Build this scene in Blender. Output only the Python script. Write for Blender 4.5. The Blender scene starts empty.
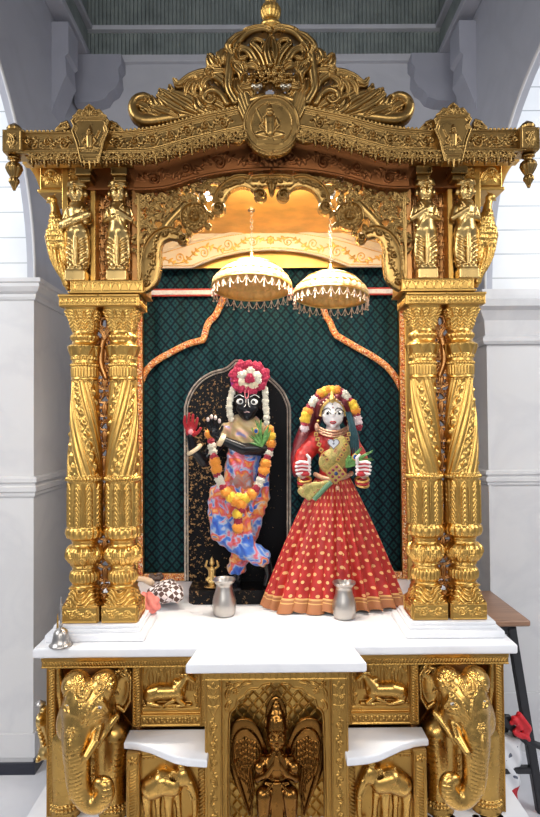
import bpy, bmesh, math, random
import numpy as np
from mathutils import Vector, Matrix
random.seed(5); rng = np.random.default_rng(5)
PI = math.pi
C = bpy.context.scene.collection
SC = bpy.context.scene

# ------------------------------------------------------------ camera
PITCH, YAW, ROLL = math.radians(1.302), math.radians(0.333), math.radians(-0.426)
CAM = np.array([-0.022, 0.0, 1.578]); FPX = 590.0
_F = np.array([math.sin(YAW)*math.cos(PITCH), math.cos(YAW)*math.cos(PITCH), math.sin(PITCH)])
_Rt = np.array([math.cos(YAW), -math.sin(YAW), 0.0]); _U = np.cross(_Rt, _F)
_R = _Rt*math.cos(ROLL) + _U*math.sin(ROLL); _U = -_Rt*math.sin(ROLL) + _U*math.cos(ROLL)
def ray(px, py):
    return _F + _R*((px-270)/FPX) - _U*((py-408.5)/FPX)
def at(px, py, Y):
    d = ray(px, py); return CAM + d*((Y-CAM[1])/d[1])
def atz(px, py, Z):
    d = ray(px, py); return CAM + d*((Z-CAM[2])/d[2])
def X_(px, py, Y): return float(at(px, py, Y)[0])
def Z_(px, py, Y): return float(at(px, py, Y)[2])
cd = bpy.data.cameras.new('camera'); cam = bpy.data.objects.new('camera', cd); C.objects.link(cam)
cam.matrix_world = Matrix(((_R[0], _U[0], -_F[0], CAM[0]), (_R[1], _U[1], -_F[1], CAM[1]), (_R[2], _U[2], -_F[2], CAM[2]), (0, 0, 0, 1)))
cd.sensor_fit = 'VERTICAL'; cd.sensor_height = 24.0; cd.lens = 24.0*FPX/817.0; cd.clip_start = .02
SC.camera = cam

# ------------------------------------------------------------ materials
def nodes_of(name):
    m = bpy.data.materials.new(name); m.use_nodes = True
    nt = m.node_tree; b = nt.nodes['Principled BSDF']; return m, nt, b
def mat(name, col, rough=.5, metal=0.0, noise=0.0, nscale=30, bump=0.0, bscale=200, emit=None, es=0, coat=0, sheen=0, spec=None):
    m, nt, b = nodes_of(name); L = nt.links
    b.inputs['Base Color'].default_value = (*col, 1); b.inputs['Roughness'].default_value = rough
    b.inputs['Metallic'].default_value = metal
    if coat: b.inputs['Coat Weight'].default_value = coat
    if sheen: b.inputs['Sheen Weight'].default_value = sheen
    if spec is not None: b.inputs['Specular IOR Level'].default_value = spec
    tc = nt.nodes.new('ShaderNodeTexCoord')
    if noise:
        n = nt.nodes.new('ShaderNodeTexNoise'); n.inputs['Scale'].default_value = nscale; n.inputs['Detail'].default_value = 4
        L.new(tc.outputs['Object'], n.inputs['Vector'])
        r = nt.nodes.new('ShaderNodeValToRGB'); L.new(n.outputs['Fac'], r.inputs['Fac'])
        r.color_ramp.elements[0].position = .3; r.color_ramp.elements[1].position = .7
        r.color_ramp.elements[0].color = (*[c*(1-noise) for c in col], 1); r.color_ramp.elements[1].color = (*[min(1, c*(1+noise*.6)) for c in col], 1)
        L.new(r.outputs['Color'], b.inputs['Base Color'])
    if bump:
        n2 = nt.nodes.new('ShaderNodeTexNoise'); n2.inputs['Scale'].default_value = bscale; n2.inputs['Detail'].default_value = 3
        L.new(tc.outputs['Object'], n2.inputs['Vector'])
        bp = nt.nodes.new('ShaderNodeBump'); bp.inputs['Strength'].default_value = bump; bp.inputs['Distance'].default_value = .002
        L.new(n2.outputs['Fac'], bp.inputs['Height']); L.new(bp.outputs['Normal'], b.inputs['Normal'])
    if emit: b.inputs['Emission Color'].default_value = (*emit, 1); b.inputs['Emission Strength'].default_value = es
    return m
def ramp_mat(name, build, rough=.5, metal=0.0, bump=None, sheen=0):
    m, nt, b = nodes_of(name); b.inputs['Roughness'].default_value = rough; b.inputs['Metallic'].default_value = metal
    if sheen: b.inputs['Sheen Weight'].default_value = sheen
    c = build(nt, nt.links); nt.links.new(c, b.inputs['Base Color']); return m
def N(nt, t, **kw):
    n = nt.nodes.new(t)
    for k, v in kw.items():
        if k in n.inputs: n.inputs[k].default_value = v
        else: setattr(n, k, v)
    return n
def ramp(nt, fac, stops, interp='LINEAR'):
    r = nt.nodes.new('ShaderNodeValToRGB'); r.color_ramp.interpolation = interp
    e = r.color_ramp.elements
    while len(e) < len(stops): e.new(.5)
    for i, (p, c) in enumerate(stops): e[i].position = p; e[i].color = (*c, 1)
    nt.links.new(fac, r.inputs['Fac']); return r.outputs['Color']
def math_(nt, op, a, b=None, c=None):
    n = nt.nodes.new('ShaderNodeMath'); n.operation = op
    for i, v in enumerate((a, b, c)):
        if v is None: continue
        if isinstance(v, (int, float)): n.inputs[i].default_value = v
        else: nt.links.new(v, n.inputs[i])
    return n.outputs[0]
def mixc(nt, f, a, b):
    n = nt.nodes.new('ShaderNodeMix'); n.data_type = 'RGBA'
    for s, v in ((n.inputs[0], f), (n.inputs[6], a), (n.inputs[7], b)):
        if isinstance(v, (int, float)): s.default_value = v
        elif isinstance(v, tuple): s.default_value = (*v, 1)
        else: nt.links.new(v, s)
    return n.outputs[2]

# ------------------------------------------------------------ mesh building
def npmesh(name, V, F, smooth=True, uv=None):
    """V (n,3); F (m,4) or list of faces"""
    me = bpy.data.meshes.new(name)
    V = np.asarray(V, dtype=np.float32)
    if isinstance(F, np.ndarray):
        k = F.shape[1]; me.vertices.add(len(V)); me.vertices.foreach_set('co', V.ravel())
        me.loops.add(F.size); me.loops.foreach_set('vertex_index', F.astype(np.int32).ravel())
        me.polygons.add(len(F)); me.polygons.foreach_set('loop_start', np.arange(0, F.size, k, dtype=np.int32))
        try: me.polygons.foreach_set('loop_total', np.full(len(F), k, dtype=np.int32))
        except Exception: pass
        me.update(calc_edges=True)
    else:
        me.from_pydata([tuple(map(float, v)) for v in V], [], [tuple(map(int, f)) for f in F]); me.update()
    if uv is not None:
        l = me.uv_layers.new(name='UVMap'); li = np.zeros(len(me.loops), dtype=np.int32); me.loops.foreach_get('vertex_index', li)
        l.data.foreach_set('uv', np.asarray(uv, dtype=np.float32)[li].ravel())
    me.polygons.foreach_set('use_smooth', np.full(len(me.polygons), smooth, dtype=bool)); me.update()
    return me
ORG = {}
def obj(name, geo, material, parent=None, label=None, loc=None, smooth=True, uv=None, angle=None):
    """geo in WORLD coordinates: (V,F) ; linked below parent whose origin is known, or top-level with origin loc"""
    V, F = geo[0], geo[1]
    if len(geo) > 2: uv = geo[2]
    V = np.asarray(V, dtype=np.float64)
    if parent is not None: o0 = ORG[parent.name]
    elif loc is not None: o0 = np.array(loc, dtype=float)
    else:
        o0 = np.array([(V[:, 0].min()+V[:, 0].max())/2, (V[:, 1].min()+V[:, 1].max())/2, V[:, 2].min()])
    me = npmesh(name, V-o0, F, smooth, uv)
    if angle is not None:
        try: me.set_sharp_from_angle(angle=math.radians(angle))
        except Exception: pass
    o = bpy.data.objects.new(name, me); C.objects.link(o)
    if isinstance(material, (list, tuple)):
        for mm in material: me.materials.append(mm)
    else: me.materials.append(material)
    if parent is not None: o.parent = parent
    else: o.location = o0
    ORG[o.name] = o0
    if label: o['label'] = label
    return o
def tag(o, label=None, cat=None, group=None, kind=None):
    if label: o['label'] = label
    if cat: o['category'] = cat
    if group: o['group'] = group
    if kind: o['kind'] = kind
    return o
def thing(name, label, cat, loc, group=None):
    o = bpy.data.objects.new(name, None); C.objects.link(o); o.location = loc; o.empty_display_size = .05
    ORG[o.name] = np.array(loc, dtype=float); return tag(o, label, cat, group)
def struct(name, geo, m, smooth=False, angle=None):
    o = obj(name, geo, m, smooth=smooth, angle=angle); o['kind'] = 'structure'; return o
def copy_tree(o, parent=None):
    c = o.copy(); C.objects.link(c); c.parent = parent
    for ch in list(o.children): copy_tree(ch, c)
    return c

def join(*geos):
    Vs, Fs, n = [], [], 0; arr = all(isinstance(g[1], np.ndarray) and g[1].shape[1] == 4 for g in geos)
    for g in geos:
        Vs.append(np.asarray(g[0], dtype=float))
        if arr: Fs.append(g[1]+n)
        else: Fs += [[int(i)+n for i in f] for f in g[1]]
        n += len(g[0])
    return np.vstack(Vs), (np.vstack(Fs) if arr else Fs)
def box(x0, x1, y0, y1, z0, z1, bev=0.0, seg=2):
    if bev <= 0:
        V = [(x, y, z) for x in (x0, x1) for y in (y0, y1) for z in (z0, z1)]
        F = np.array([(0, 1, 3, 2), (4, 6, 7, 5), (0, 4, 5, 1), (2, 3, 7, 6), (0, 2, 6, 4), (1, 5, 7, 3)])
        return np.array(V, dtype=float), F
    bm = bmesh.new(); bmesh.ops.create_cube(bm, size=1)
    for v in bm.verts:
        v.co = Vector(((x0+x1)/2+v.co.x*(x1-x0), (y0+y1)/2+v.co.y*(y1-y0), (z0+z1)/2+v.co.z*(z1-z0)))
    bmesh.ops.bevel(bm, geom=bm.edges[:], offset=bev, segments=seg, affect='EDGES', profile=.5)
    return frombm(bm)
def frombm(bm):
    bm.verts.ensure_lookup_table(); bm.verts.index_update()
    V = np.array([v.co[:] for v in bm.verts]); F = [[v.index for v in f.verts] for f in bm.faces]; bm.free(); return V, F
def prism(poly, a, b, axis='y'):
    """closed polygon in the two other axes extruded from a to b"""
    n = len(poly); P = [tuple(p) for p in poly]
    def mk(p, t):
        if axis == 'y': return (p[0], t, p[1])
        if axis == 'x': return (t, p[0], p[1])
        return (p[0], p[1], t)
    V = [mk(p, a) for p in P]+[mk(p, b) for p in P]
    F = [list(range(n)), list(range(2*n-1, n-1, -1))]+[[i, i+n, (i+1) % n+n, (i+1) % n] for i in range(n)]
    V = np.array(V, dtype=float)
    bm = bmesh.new(); vs = [bm.verts.new(v) for v in V]
    for f in F: bm.faces.new([vs[i] for i in f])
    bmesh.ops.recalc_face_normals(bm, faces=bm.faces); return frombm(bm)
def grid_faces(nu, nv, cu=False, cv=False):
    i = np.arange(nu if cu else nu-1); j = np.arange(nv if cv else nv-1)
    I, J = np.meshgrid(i, j, indexing='ij'); I2 = (I+1) % nu; J2 = (J+1) % nv
    return np.stack([I*nv+J, I2*nv+J, I2*nv+J2, I*nv+J2], -1).reshape(-1, 4)
def lathe(cx, cy, prof, nth=64, disp=None, sx=1, sy=1, nz=None, sq=None, cap=True):
    """prof: list (z, r) ; resampled to nz rows when given; disp(theta, z)->dr array"""
    P = np.array(prof, dtype=float)
    if nz:
        s = np.r_[0, np.cumsum(np.hypot(np.diff(P[:, 0]), np.diff(P[:, 1])))]
        t = np.linspace(0, s[-1], nz); P = np.c_[np.interp(t, s, P[:, 0]), np.interp(t, s, P[:, 1])]
    th = np.linspace(0, 2*PI, nth, endpoint=False)
    TH, Zg = np.meshgrid(th, P[:, 0], indexing='ij'); R = np.repeat(P[:, 1][None, :], nth, 0)
    if disp is not None: R = R+disp(TH, Zg)
    V = np.stack([cx+R*np.cos(TH)*sx, cy+R*np.sin(TH)*sy, Zg], -1).reshape(-1, 3)
    F = grid_faces(nth, len(P), cu=True)
    if P[-1, 0] < P[0, 0]: F = F[:, ::-1]
    return V, F
def tube(path, r, nth=10, closed=False):
    P = np.array(path, dtype=float); n = len(P); r = np.full(n, r) if np.isscalar(r) else np.array(r)
    T = np.gradient(P, axis=0)
    if closed: T = np.roll(P, -1, 0)-np.roll(P, 1, 0)
    T /= np.linalg.norm(T, axis=1)[:, None]+1e-12
    up = np.array([0, 0, 1.0]) if abs(T[0][2]) < .9 else np.array([0, 1.0, 0])
    A = np.cross(T[0], up); A /= np.linalg.norm(A); Vs = []
    th = np.linspace(0, 2*PI, nth, endpoint=False)
    for i in range(n):
        A = A-T[i]*np.dot(A, T[i]); A /= np.linalg.norm(A)+1e-12; B = np.cross(T[i], A)
        Vs.append(P[i]+r[i]*(np.cos(th)[:, None]*A+np.sin(th)[:, None]*B))
    V = np.vstack(Vs); F = grid_faces(n, nth, cu=closed, cv=True)
    if not closed:
        V = np.vstack([V, P[0], P[-1]]); a, b = n*nth, n*nth+1
        e = [[a, i, (i+1) % nth, a] for i in range(nth)]; 
        F = [list(f) for f in F]+[[a, (i+1) % nth, i] for i in range(nth)]+[[b, (n-1)*nth+i, (n-1)*nth+(i+1) % nth] for i in range(nth)]
    return V, F
def sphere(c, r, nu=16, nv=10, sx=1, sy=1, sz=1):
    th = np.linspace(0, PI, nv+1); ph = np.linspace(0, 2*PI, nu, endpoint=False)
    PH, TH = np.meshgrid(ph, th, indexing='ij')
    V = np.stack([c[0]+r*sx*np.sin(TH)*np.cos(PH), c[1]+r*sy*np.sin(TH)*np.sin(PH), c[2]-r*sz*np.cos(TH)], -1).reshape(-1, 3)
    return V, grid_faces(nu, nv+1, cu=True)
def smooth_path(P, n=60, closed=False):
    P = np.array(P, dtype=float)
    if closed: Q = np.vstack([P[-1], P, P[0], P[1]]); m = len(P)
    else: Q = np.vstack([2*P[0]-P[1], P, 2*P[-1]-P[-2]]); m = len(P)-1
    out = []
    for t in np.linspace(0, m, n, endpoint=not closed):
        i = min(int(t), m-1); u = t-i; p0, p1, p2, p3 = Q[i:i+4]
        out.append(.5*((2*p1)+(-p0+p2)*u+(2*p0-5*p1+4*p2-p3)*u*u+(-p0+3*p1-3*p2+p3)*u**3))
    return np.array(out)

# ------------------------------------------------------------ carved relief canvas
class Relief:
    def __init__(s, u0, u1, v0, v1, res=.0016, base=0.0, mask=False):
        s.nu = int((u1-u0)/res)+2; s.nv = int((v1-v0)/res)+2; s.u0, s.v0, s.res = u0, v0, res
        s.u = u0+np.arange(s.nu)*res; s.v = v0+np.arange(s.nv)*res
        s.H = np.full((s.nu, s.nv), base, dtype=np.float64); s.M = np.full((s.nu, s.nv), not mask)
        s.piercing = mask; s.sym = False; s.lift = 0.0
    def win(s, a0, a1, b0, b1):
        i0 = max(0, int((a0-s.u0)/s.res)); i1 = min(s.nu, int((a1-s.u0)/s.res)+2)
        j0 = max(0, int((b0-s.v0)/s.res)); j1 = min(s.nv, int((b1-s.v0)/s.res)+2)
        return (slice(i0, i1), slice(j0, j1)) if i1 > i0 and j1 > j0 else None
    def put(s, w, q, val, mode):
        H = s.H[w]; ins = q < 1
        if mode == 'over': H[ins] = np.maximum(val[ins], H[ins]*.0+val[ins])
        elif mode == 'max': H[ins] = np.maximum(H[ins], val[ins])
        elif mode == 'add': H[ins] += val[ins]
        elif mode == 'cut': H[ins] -= val[ins]
        s.H[w] = H
        if s.piercing and mode != 'cut': s.M[w] |= ins
    def stroke(s, P, r, h, mode='over', pw=.5, rib=0, base=None):
        P = np.asarray(P, dtype=float)
        if s.sym and not getattr(s, '_in', False):
            s._in = True; Q = P.copy(); Q[:, 0] *= -1; s.stroke(Q, r, h, mode, pw, rib, base); s._in = False
        r = np.full(len(P), r, dtype=float) if np.isscalar(r) else np.asarray(r, dtype=float)
        rm = r.max(); w = s.win(P[:, 0].min()-rm, P[:, 0].max()+rm, P[:, 1].min()-rm, P[:, 1].max()+rm)
        if w is None: return
        U = s.u[w[0]][:, None]; V = s.v[w[1]][None, :]; best = np.full((U.shape[0], V.shape[1]), 9.0); bh = np.zeros_like(best)
        if len(P) == 1: P = np.vstack([P, P+1e-6]); r = np.r_[r, r]
        for a, b, ra, rb in zip(P[:-1], P[1:], r[:-1], r[1:]):
            rr = max(ra, rb)
            i0 = max(0, int((min(a[0], b[0])-rr-U[0, 0])/s.res)); i1 = int((max(a[0], b[0])+rr-U[0, 0])/s.res)+2
            j0 = max(0, int((min(a[1], b[1])-rr-V[0, 0])/s.res)); j1 = int((max(a[1], b[1])+rr-V[0, 0])/s.res)+2
            if i1 <= i0 or j1 <= j0: continue
            u = U[i0:i1]; v = V[:, j0:j1]; d = b-a; L = d@d+1e-12
            t = np.clip(((u-a[0])*d[0]+(v-a[1])*d[1])/L, 0, 1)
            rad = ra+(rb-ra)*t+1e-9
            q = np.hypot(u-a[0]-t*d[0], v-a[1]-t*d[1])/rad
            B = best[i0:i1, j0:j1]; k = q < B
            B[k] = q[k]; bh[i0:i1, j0:j1][k] = rad[k]/rm
        q = best; val = h*np.power(np.clip(1-q*q, 0, 1), pw)*np.power(np.clip(bh, .02, 1), .6)
        if rib: val = val-rib*h*np.exp(-(q/.22)**2)
        val = val+(s.lift if base is None else base)
        s.put(w, q, val, mode)
    def poly(s, P, h, mode='over'):
        P = np.asarray(P, dtype=float); w = s.win(P[:, 0].min(), P[:, 0].max(), P[:, 1].min(), P[:, 1].max())
        if w is None: return
        U, V = np.meshgrid(s.u[w[0]], s.v[w[1]], indexing='ij'); ins = np.zeros(U.shape, bool)
        for (x0, y0), (x1, y1) in zip(P, np.roll(P, -1, 0)):
            if y0 == y1: continue
            c = ((y0 > V) != (y1 > V)) & (U < (x1-x0)*(V-y0)/(y1-y0)+x0); ins ^= c
        s.put(w, np.where(ins, 0, 2), np.full(U.shape, float(h)), mode)
    def rect(s, a0, a1, b0, b1, h, mode='over'): s.poly([(a0, b0), (a1, b0), (a1, b1), (a0, b1)], h, mode)
    def ball(s, c, r, h, mode='over'): s.stroke([c], r, h, mode)
    def ell(s, c, a, b, ang, h, mode='over', pw=.5):
        if s.sym and not getattr(s, '_in', False):
            s._in = True; s.ell((-c[0], c[1]), a, b, PI-ang, h, mode, pw); s._in = False
        m = max(a, b); w = s.win(c[0]-m, c[0]+m, c[1]-m, c[1]+m)
        if w is None: return
        u = s.u[w[0]][:, None]-c[0]; v = s.v[w[1]][None, :]-c[1]; ca, sa = math.cos(ang), math.sin(ang)
        q = np.hypot((u*ca+v*sa)/a, (-u*sa+v*ca)/b); s.put(w, q, s.lift+h*np.clip(1-q*q, 0, 1)**pw, mode)
    def leaf(s, p0, p1, w, bend=.2, h=.006, n=14, tip=.15, rib=.45):
        p0, p1 = np.array(p0), np.array(p1); d = p1-p0; nrm = np.array([-d[1], d[0]]); t = np.linspace(0, 1, n)[:, None]
        P = p0+d*t+nrm*bend*4*t*(1-t)*.5; rr = w*np.clip(np.sin(PI*np.linspace(.12, 1-tip*.5, n))**.8, .12, 1)
        s.stroke(P, rr, h, 'over', .5, rib)
    def spiral(s, c, R, turns, a0, sgn, w0, w1, h, ball=True, n=40):
        t = np.linspace(0, 1, n); a = a0+sgn*turns*2*PI*t; rad = R*(1-t*.78)
        P = np.c_[c[0]+rad*np.cos(a), c[1]+rad*np.sin(a)]; s.stroke(P, w0+(w1-w0)*t, h)
        if ball: s.ball(P[-1], w1*1.7, h*1.2); 
        return P
    def rosette(s, c, r, n=6, h=.006, a0=0):
        for i in range(n):
            a = a0+i*2*PI/n; s.ell((c[0]+.58*r*math.cos(a), c[1]+.58*r*math.sin(a)), .44*r, .3*r, a, h, 'max')
        s.ball((c[0], c[1]), r*.3, h*1.3)
    def acanthus(s, P, w, h=.008, nl=7, side=(1, -1), n=30):
        """curved leaf: lobes on both sides of a midrib running along path P"""
        P = smooth_path(P, n); T = np.gradient(P, axis=0); T /= np.linalg.norm(T, axis=1)[:, None]; Nn = np.c_[-T[:, 1], T[:, 0]]
        t = np.linspace(0, 1, n); W = w*np.clip(np.sin(PI*(.15+.8*t)), .1, 1)
        s.stroke(P, W*.62, h*.7)
        for k in range(nl):
            i = int((k+.3)/(nl+.2)*(n-1)); j = min(n-1, i+3)
            for sd in side:
                p0 = P[i]; p1 = P[j]+Nn[j]*sd*W[i]*1.05+T[j]*W[i]*.55
                s.leaf(p0, p1, W[i]*.36, -.25*sd, h*.85, n=8, rib=.3)
        s.stroke(P, W*.2+w*.03, h*1.15)
    def vine(s, fr, L, hw, h=.004, wl=None, thick=None, start=0):
        """fr(sarc, t)->(x,z) frame for t in -1..1; scroll every wl"""
        wl = wl or hw*3.4; n = max(1, int(round(L/wl))); wl = L/n; th = thick or hw*.14
        xs = np.linspace(0, L, n*16+1); s.stroke([fr(x, .55*math.sin(PI*x/wl+start)) for x in xs], th, h)
        for k in range(n):
            xc = (k+.5)*wl; sg = 1 if (k+int(start > 1)) % 2 == 0 else -1
            c = (xc, -.12*sg)
            sp = []
            for t in np.linspace(0, 1, 26):
                a = (PI*.5*sg)+sg*1.35*2*PI*t*-1; rad = hw*.62*(1-t*.75); sp.append(fr(xc+rad*math.cos(a), -.1*sg+rad/hw*math.sin(a)))
            s.stroke(sp, np.linspace(th, th*.7, 26), h); s.ball(sp[-1], th*1.6, h*1.2)
            for q, (dx, t1) in enumerate(((.32, .8), (-.3, .75), (.5, -.5), (-.48, -.6))):
                s.leaf(fr(xc+dx*wl*.55, sg*t1*.25), fr(xc+dx*wl*.95, -sg*t1*.9 if q > 1 else sg*t1*.95), hw*.2, .3*sg, h*.9, n=7, rib=.3)
    def beads(s, P, sp, r, h, mode='over'):
        P = np.asarray(P, dtype=float); sl = np.r_[0, np.cumsum(np.hypot(*np.diff(P, axis=0).T))]; n = max(1, int(sl[-1]/sp))
        for t in (np.arange(n)+.5)*sl[-1]/n: s.stroke([(np.interp(t, sl, P[:, 0]), np.interp(t, sl, P[:, 1]))], r, h, mode)
    def rope(s, P, sp, r, h):
        P = np.asarray(P, dtype=float); d = P[-1]-P[0]; L = np.hypot(*d); d = d/L; nn = np.array([-d[1], d[0]]); n = max(1, int(L/sp))
        for k in range(n):
            c = P[0]+d*(k+.5)*L/n; s.stroke([c-nn*r-d*sp*.35, c+nn*r+d*sp*.35], sp*.42, h)
    def geo(s, fn, thick=.01):
        M = s.M; Q = M[:-1, :-1] & M[1:, :-1] & M[:-1, 1:] & M[1:, 1:]
        Ug, Vg = np.meshgrid(s.u, s.v, indexing='ij'); used = np.zeros(M.shape, bool)
        I, J = np.nonzero(Q)
        for a in (0, 1):
            for b in (0, 1): used[I+a, J+b] = True
        idx = np.full(M.shape, -1); idx[used] = np.arange(used.sum()); nf = int(used.sum())
        Vf = fn(Ug[used], Vg[used], s.H[used])
        F = [np.stack([idx[I, J], idx[I+1, J], idx[I+1, J+1], idx[I, J+1]], -1)]
        Qp = np.pad(Q, 1); bq = []
        c = Qp[1:-1, 1:-1]
        for di, dj, e in ((0, -1, ((0, 0), (1, 0))), (0, 1, ((1, 1), (0, 1))), (-1, 0, ((0, 1), (0, 0))), (1, 0, ((1, 0), (1, 1)))):
            nb = Qp[1+di:Qp.shape[0]-1+di, 1+dj:Qp.shape[1]-1+dj]; I2, J2 = np.nonzero(c & ~nb)
            bq.append(np.stack([idx[I2+e[0][0], J2+e[0][1]], idx[I2+e[1][0], J2+e[1][1]]], -1))
        E = np.vstack(bq); bv = np.unique(E); bmap = np.full(nf, -1); bmap[bv] = nf+np.arange(len(bv))
        uu, vv = Ug[used], Vg[used]
        fi = np.full(len(bv), 0.0)
        Vb = fn(uu[bv], vv[bv], np.full(len(bv), -thick))
        Vt = Vf[bv]   # duplicate rim so the edge stays crisp
        rim = np.full(nf, -1); rim[bv] = nf+len(bv)+np.arange(len(bv))
        F.append(np.stack([rim[E[:, 1]], rim[E[:, 0]], bmap[E[:, 0]], bmap[E[:, 1]]], -1))
        return np.vstack([Vf, Vb, Vt]), np.vstack(F)
    def front(s, Y0, thick=.01):
        return s.geo(lambda u, v, h: np.stack([u, Y0-h, v], -1), thick)

# ------------------------------------------------------------ sculpting: smooth-joined solids on a grid
class Sculpt:
    def __init__(s, lo, hi, h):
        s.h = h; s.lo = np.array(lo, float); n = np.ceil((np.array(hi)-s.lo)/h).astype(int)+1; s.n = n
        s.ax = [s.lo[i]+np.arange(n[i])*h for i in range(3)]; s.F = np.full(tuple(n), .5)
    def win(s, a, b):
        w = []
        for i in range(3):
            i0 = max(0, int((a[i]-s.lo[i])/s.h)); i1 = min(s.n[i], int((b[i]-s.lo[i])/s.h)+2)
            if i1 <= i0: return None
            w.append(slice(i0, i1))
        return tuple(w)
    def g(s, w): return s.ax[0][w[0]][:, None, None], s.ax[1][w[1]][None, :, None], s.ax[2][w[2]][None, None, :]
    def comb(s, w, d, k, sub=False):
        A = s.F[w]
        if sub:
            d = -d; hh = np.clip(.5-.5*(d-A)/k, 0, 1) if False else np.clip(.5+.5*(d-A)/k, 0, 1); s.F[w] = A*(1-hh)+d*hh+k*hh*(1-hh)
        else:
            hh = np.clip(.5+.5*(A-d)/k, 0, 1); s.F[w] = A*(1-hh)+d*hh-k*hh*(1-hh)
    def cone(s, a, b, ra, rb, k=.01, sub=False):
        a, b = np.array(a, float), np.array(b, float); m = max(ra, rb)+k+3*s.h
        w = s.win(np.minimum(a, b)-m, np.maximum(a, b)+m)
        if w is None: return s
        x, y, z = s.g(w); d = b-a; L = d@d+1e-12
        t = np.clip(((x-a[0])*d[0]+(y-a[1])*d[1]+(z-a[2])*d[2])/L, 0, 1)
        D = np.sqrt((x-a[0]-t*d[0])**2+(y-a[1]-t*d[1])**2+(z-a[2]-t*d[2])**2)-(ra+(rb-ra)*t); s.comb(w, D, k, sub); return s
    def chain(s, pts, rs, k=.01):
        pts = np.array(pts, float); rs = np.array(rs, float); m = rs.max()+k+3*s.h; w = s.win(pts.min(0)-m, pts.max(0)+m)
        if w is None: return s
        x, y, z = s.g(w); best = None
        for a, b, ra, rb in zip(pts[:-1], pts[1:], rs[:-1], rs[1:]):
            d = b-a; L = d@d+1e-12; t = np.clip(((x-a[0])*d[0]+(y-a[1])*d[1]+(z-a[2])*d[2])/L, 0, 1)
            D = np.sqrt((x-a[0]-t*d[0])**2+(y-a[1]-t*d[1])**2+(z-a[2]-t*d[2])**2)-(ra+(rb-ra)*t); best = D if best is None else np.minimum(best, D)
        s.comb(w, best, k); return s
    def ell(s, c, r, k=.01, rot=None, sub=False):
        c, r = np.array(c, float), np.array(r, float); m = r.max()+k+3*s.h; w = s.win(c-m, c+m)
        if w is None: return s
        x, y, z = s.g(w); x = x-c[0]; y = y-c[1]; z = z-c[2]
        if rot is not None:
            from mathutils import Euler
            R = np.array(Euler(rot).to_matrix()); x, y, z = (R[0, i]*x+R[1, i]*y+R[2, i]*z for i in range(3))
        k0 = np.sqrt((x/r[0])**2+(y/r[1])**2+(z/r[2])**2)+1e-9; k1 = np.sqrt((x/r[0]**2)**2+(y/r[1]**2)**2+(z/r[2]**2)**2)+1e-9
        s.comb(w, k0*(k0-1)/k1, k, sub); return s
    def box(s, c, r, rad=.003, k=.005, sub=False):
        c, r = np.array(c, float), np.array(r, float); m = k+3*s.h; w = s.win(c-r-m, c+r+m)
        if w is None: return s
        x, y, z = s.g(w); q = [np.abs(x-c[0])-r[0]+rad, np.abs(y-c[1])-r[1]+rad, np.abs(z-c[2])-r[2]+rad]
        D = np.sqrt(sum(np.maximum(v, 0)**2 for v in q))+np.minimum(np.maximum(np.maximum(q[0], q[1]), q[2]), 0)-rad
        s.comb(w, D, k, sub); return s
    def mesh(s):
        F = s.F; F = F.copy()
        for ax in range(3):
            sl = [slice(None)]*3; sl[ax] = 0; F[tuple(sl)] = np.maximum(F[tuple(sl)], 1e-4); sl[ax] = -1; F[tuple(sl)] = np.maximum(F[tuple(sl)], 1e-4)
        S = F < 0; nx, ny, nz = F.shape
        P = np.zeros((nx-1, ny-1, nz-1, 3)); Cn = np.zeros((nx-1, ny-1, nz-1))
        co = [(a, b, c) for a in (0, 1) for b in (0, 1) for c in (0, 1)]
        def cut(A, o): return A[o[0]:nx-1+o[0], o[1]:ny-1+o[1], o[2]:nz-1+o[2]]
        for i, a in enumerate(co):
            for b in co[i+1:]:
                if sum(abs(p-q) for p, q in zip(a, b)) != 1: continue
                Fa, Fb = cut(F, a), cut(F, b); m = (Fa < 0) != (Fb < 0)
                t = Fa[m]/(Fa[m]-Fb[m]); A = np.array(a, float); B = np.array(b, float)
                P[m] += A+(B-A)*t[:, None]; Cn[m] += 1
        act = Cn > 0; idx = np.full(act.shape, -1); idx[act] = np.arange(act.sum())
        ijk = np.argwhere(act); V = s.lo+(ijk+P[act]/Cn[act][:, None])*s.h
        Fs = []
        for ax in range(3):
            b, c = (ax+1) % 3, (ax+2) % 3
            sa = [slice(None)]*3; sb = [slice(None)]*3; sa[ax] = slice(0, -1); sb[ax] = slice(1, None)
            for q in (b, c): sa[q] = slice(1, -1); sb[q] = slice(1, -1)
            A, B = S[tuple(sa)], S[tuple(sb)]
            for m, flip in ((A & ~B, False), (~A & B, True)):
                I = np.argwhere(m)
                if not len(I): continue
                base = I.copy(); base[:, b] += 1; base[:, c] += 1
                q = []
                for db, dc in ((-1, -1), (0, -1), (0, 0), (-1, 0)):
                    J = base.copy(); J[:, b] += db; J[:, c] += dc; q.append(idx[J[:, 0], J[:, 1], J[:, 2]])
                q = np.stack(q, -1); Fs.append(q[:, ::-1] if flip else q)
        Fq = np.vstack(Fs)
        return V, Fq[(Fq >= 0).all(1)]
def vnormals(V, F):
    n = np.cross(V[F[:, 2]]-V[F[:, 0]], V[F[:, 3]]-V[F[:, 1]]); N_ = np.zeros_like(V)
    for k in range(4): np.add.at(N_, F[:, k], n)
    return N_/(np.linalg.norm(N_, axis=1)[:, None]+1e-12)
def emboss(geo, R, amt=1.0):
    """push front-facing points of a sculpt out along their normals by the carving R (read at x, z)"""
    V, F = geo; Nn = vnormals(V, F)
    i = np.clip(((V[:, 0]-R.u0)/R.res).round().astype(int), 0, R.nu-1); j = np.clip(((V[:, 2]-R.v0)/R.res).round().astype(int), 0, R.nv-1)
    f = np.clip(-Nn[:, 1]*1.6, 0, 1); return V+Nn*(R.H[i, j]*f*amt)[:, None], F
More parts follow.
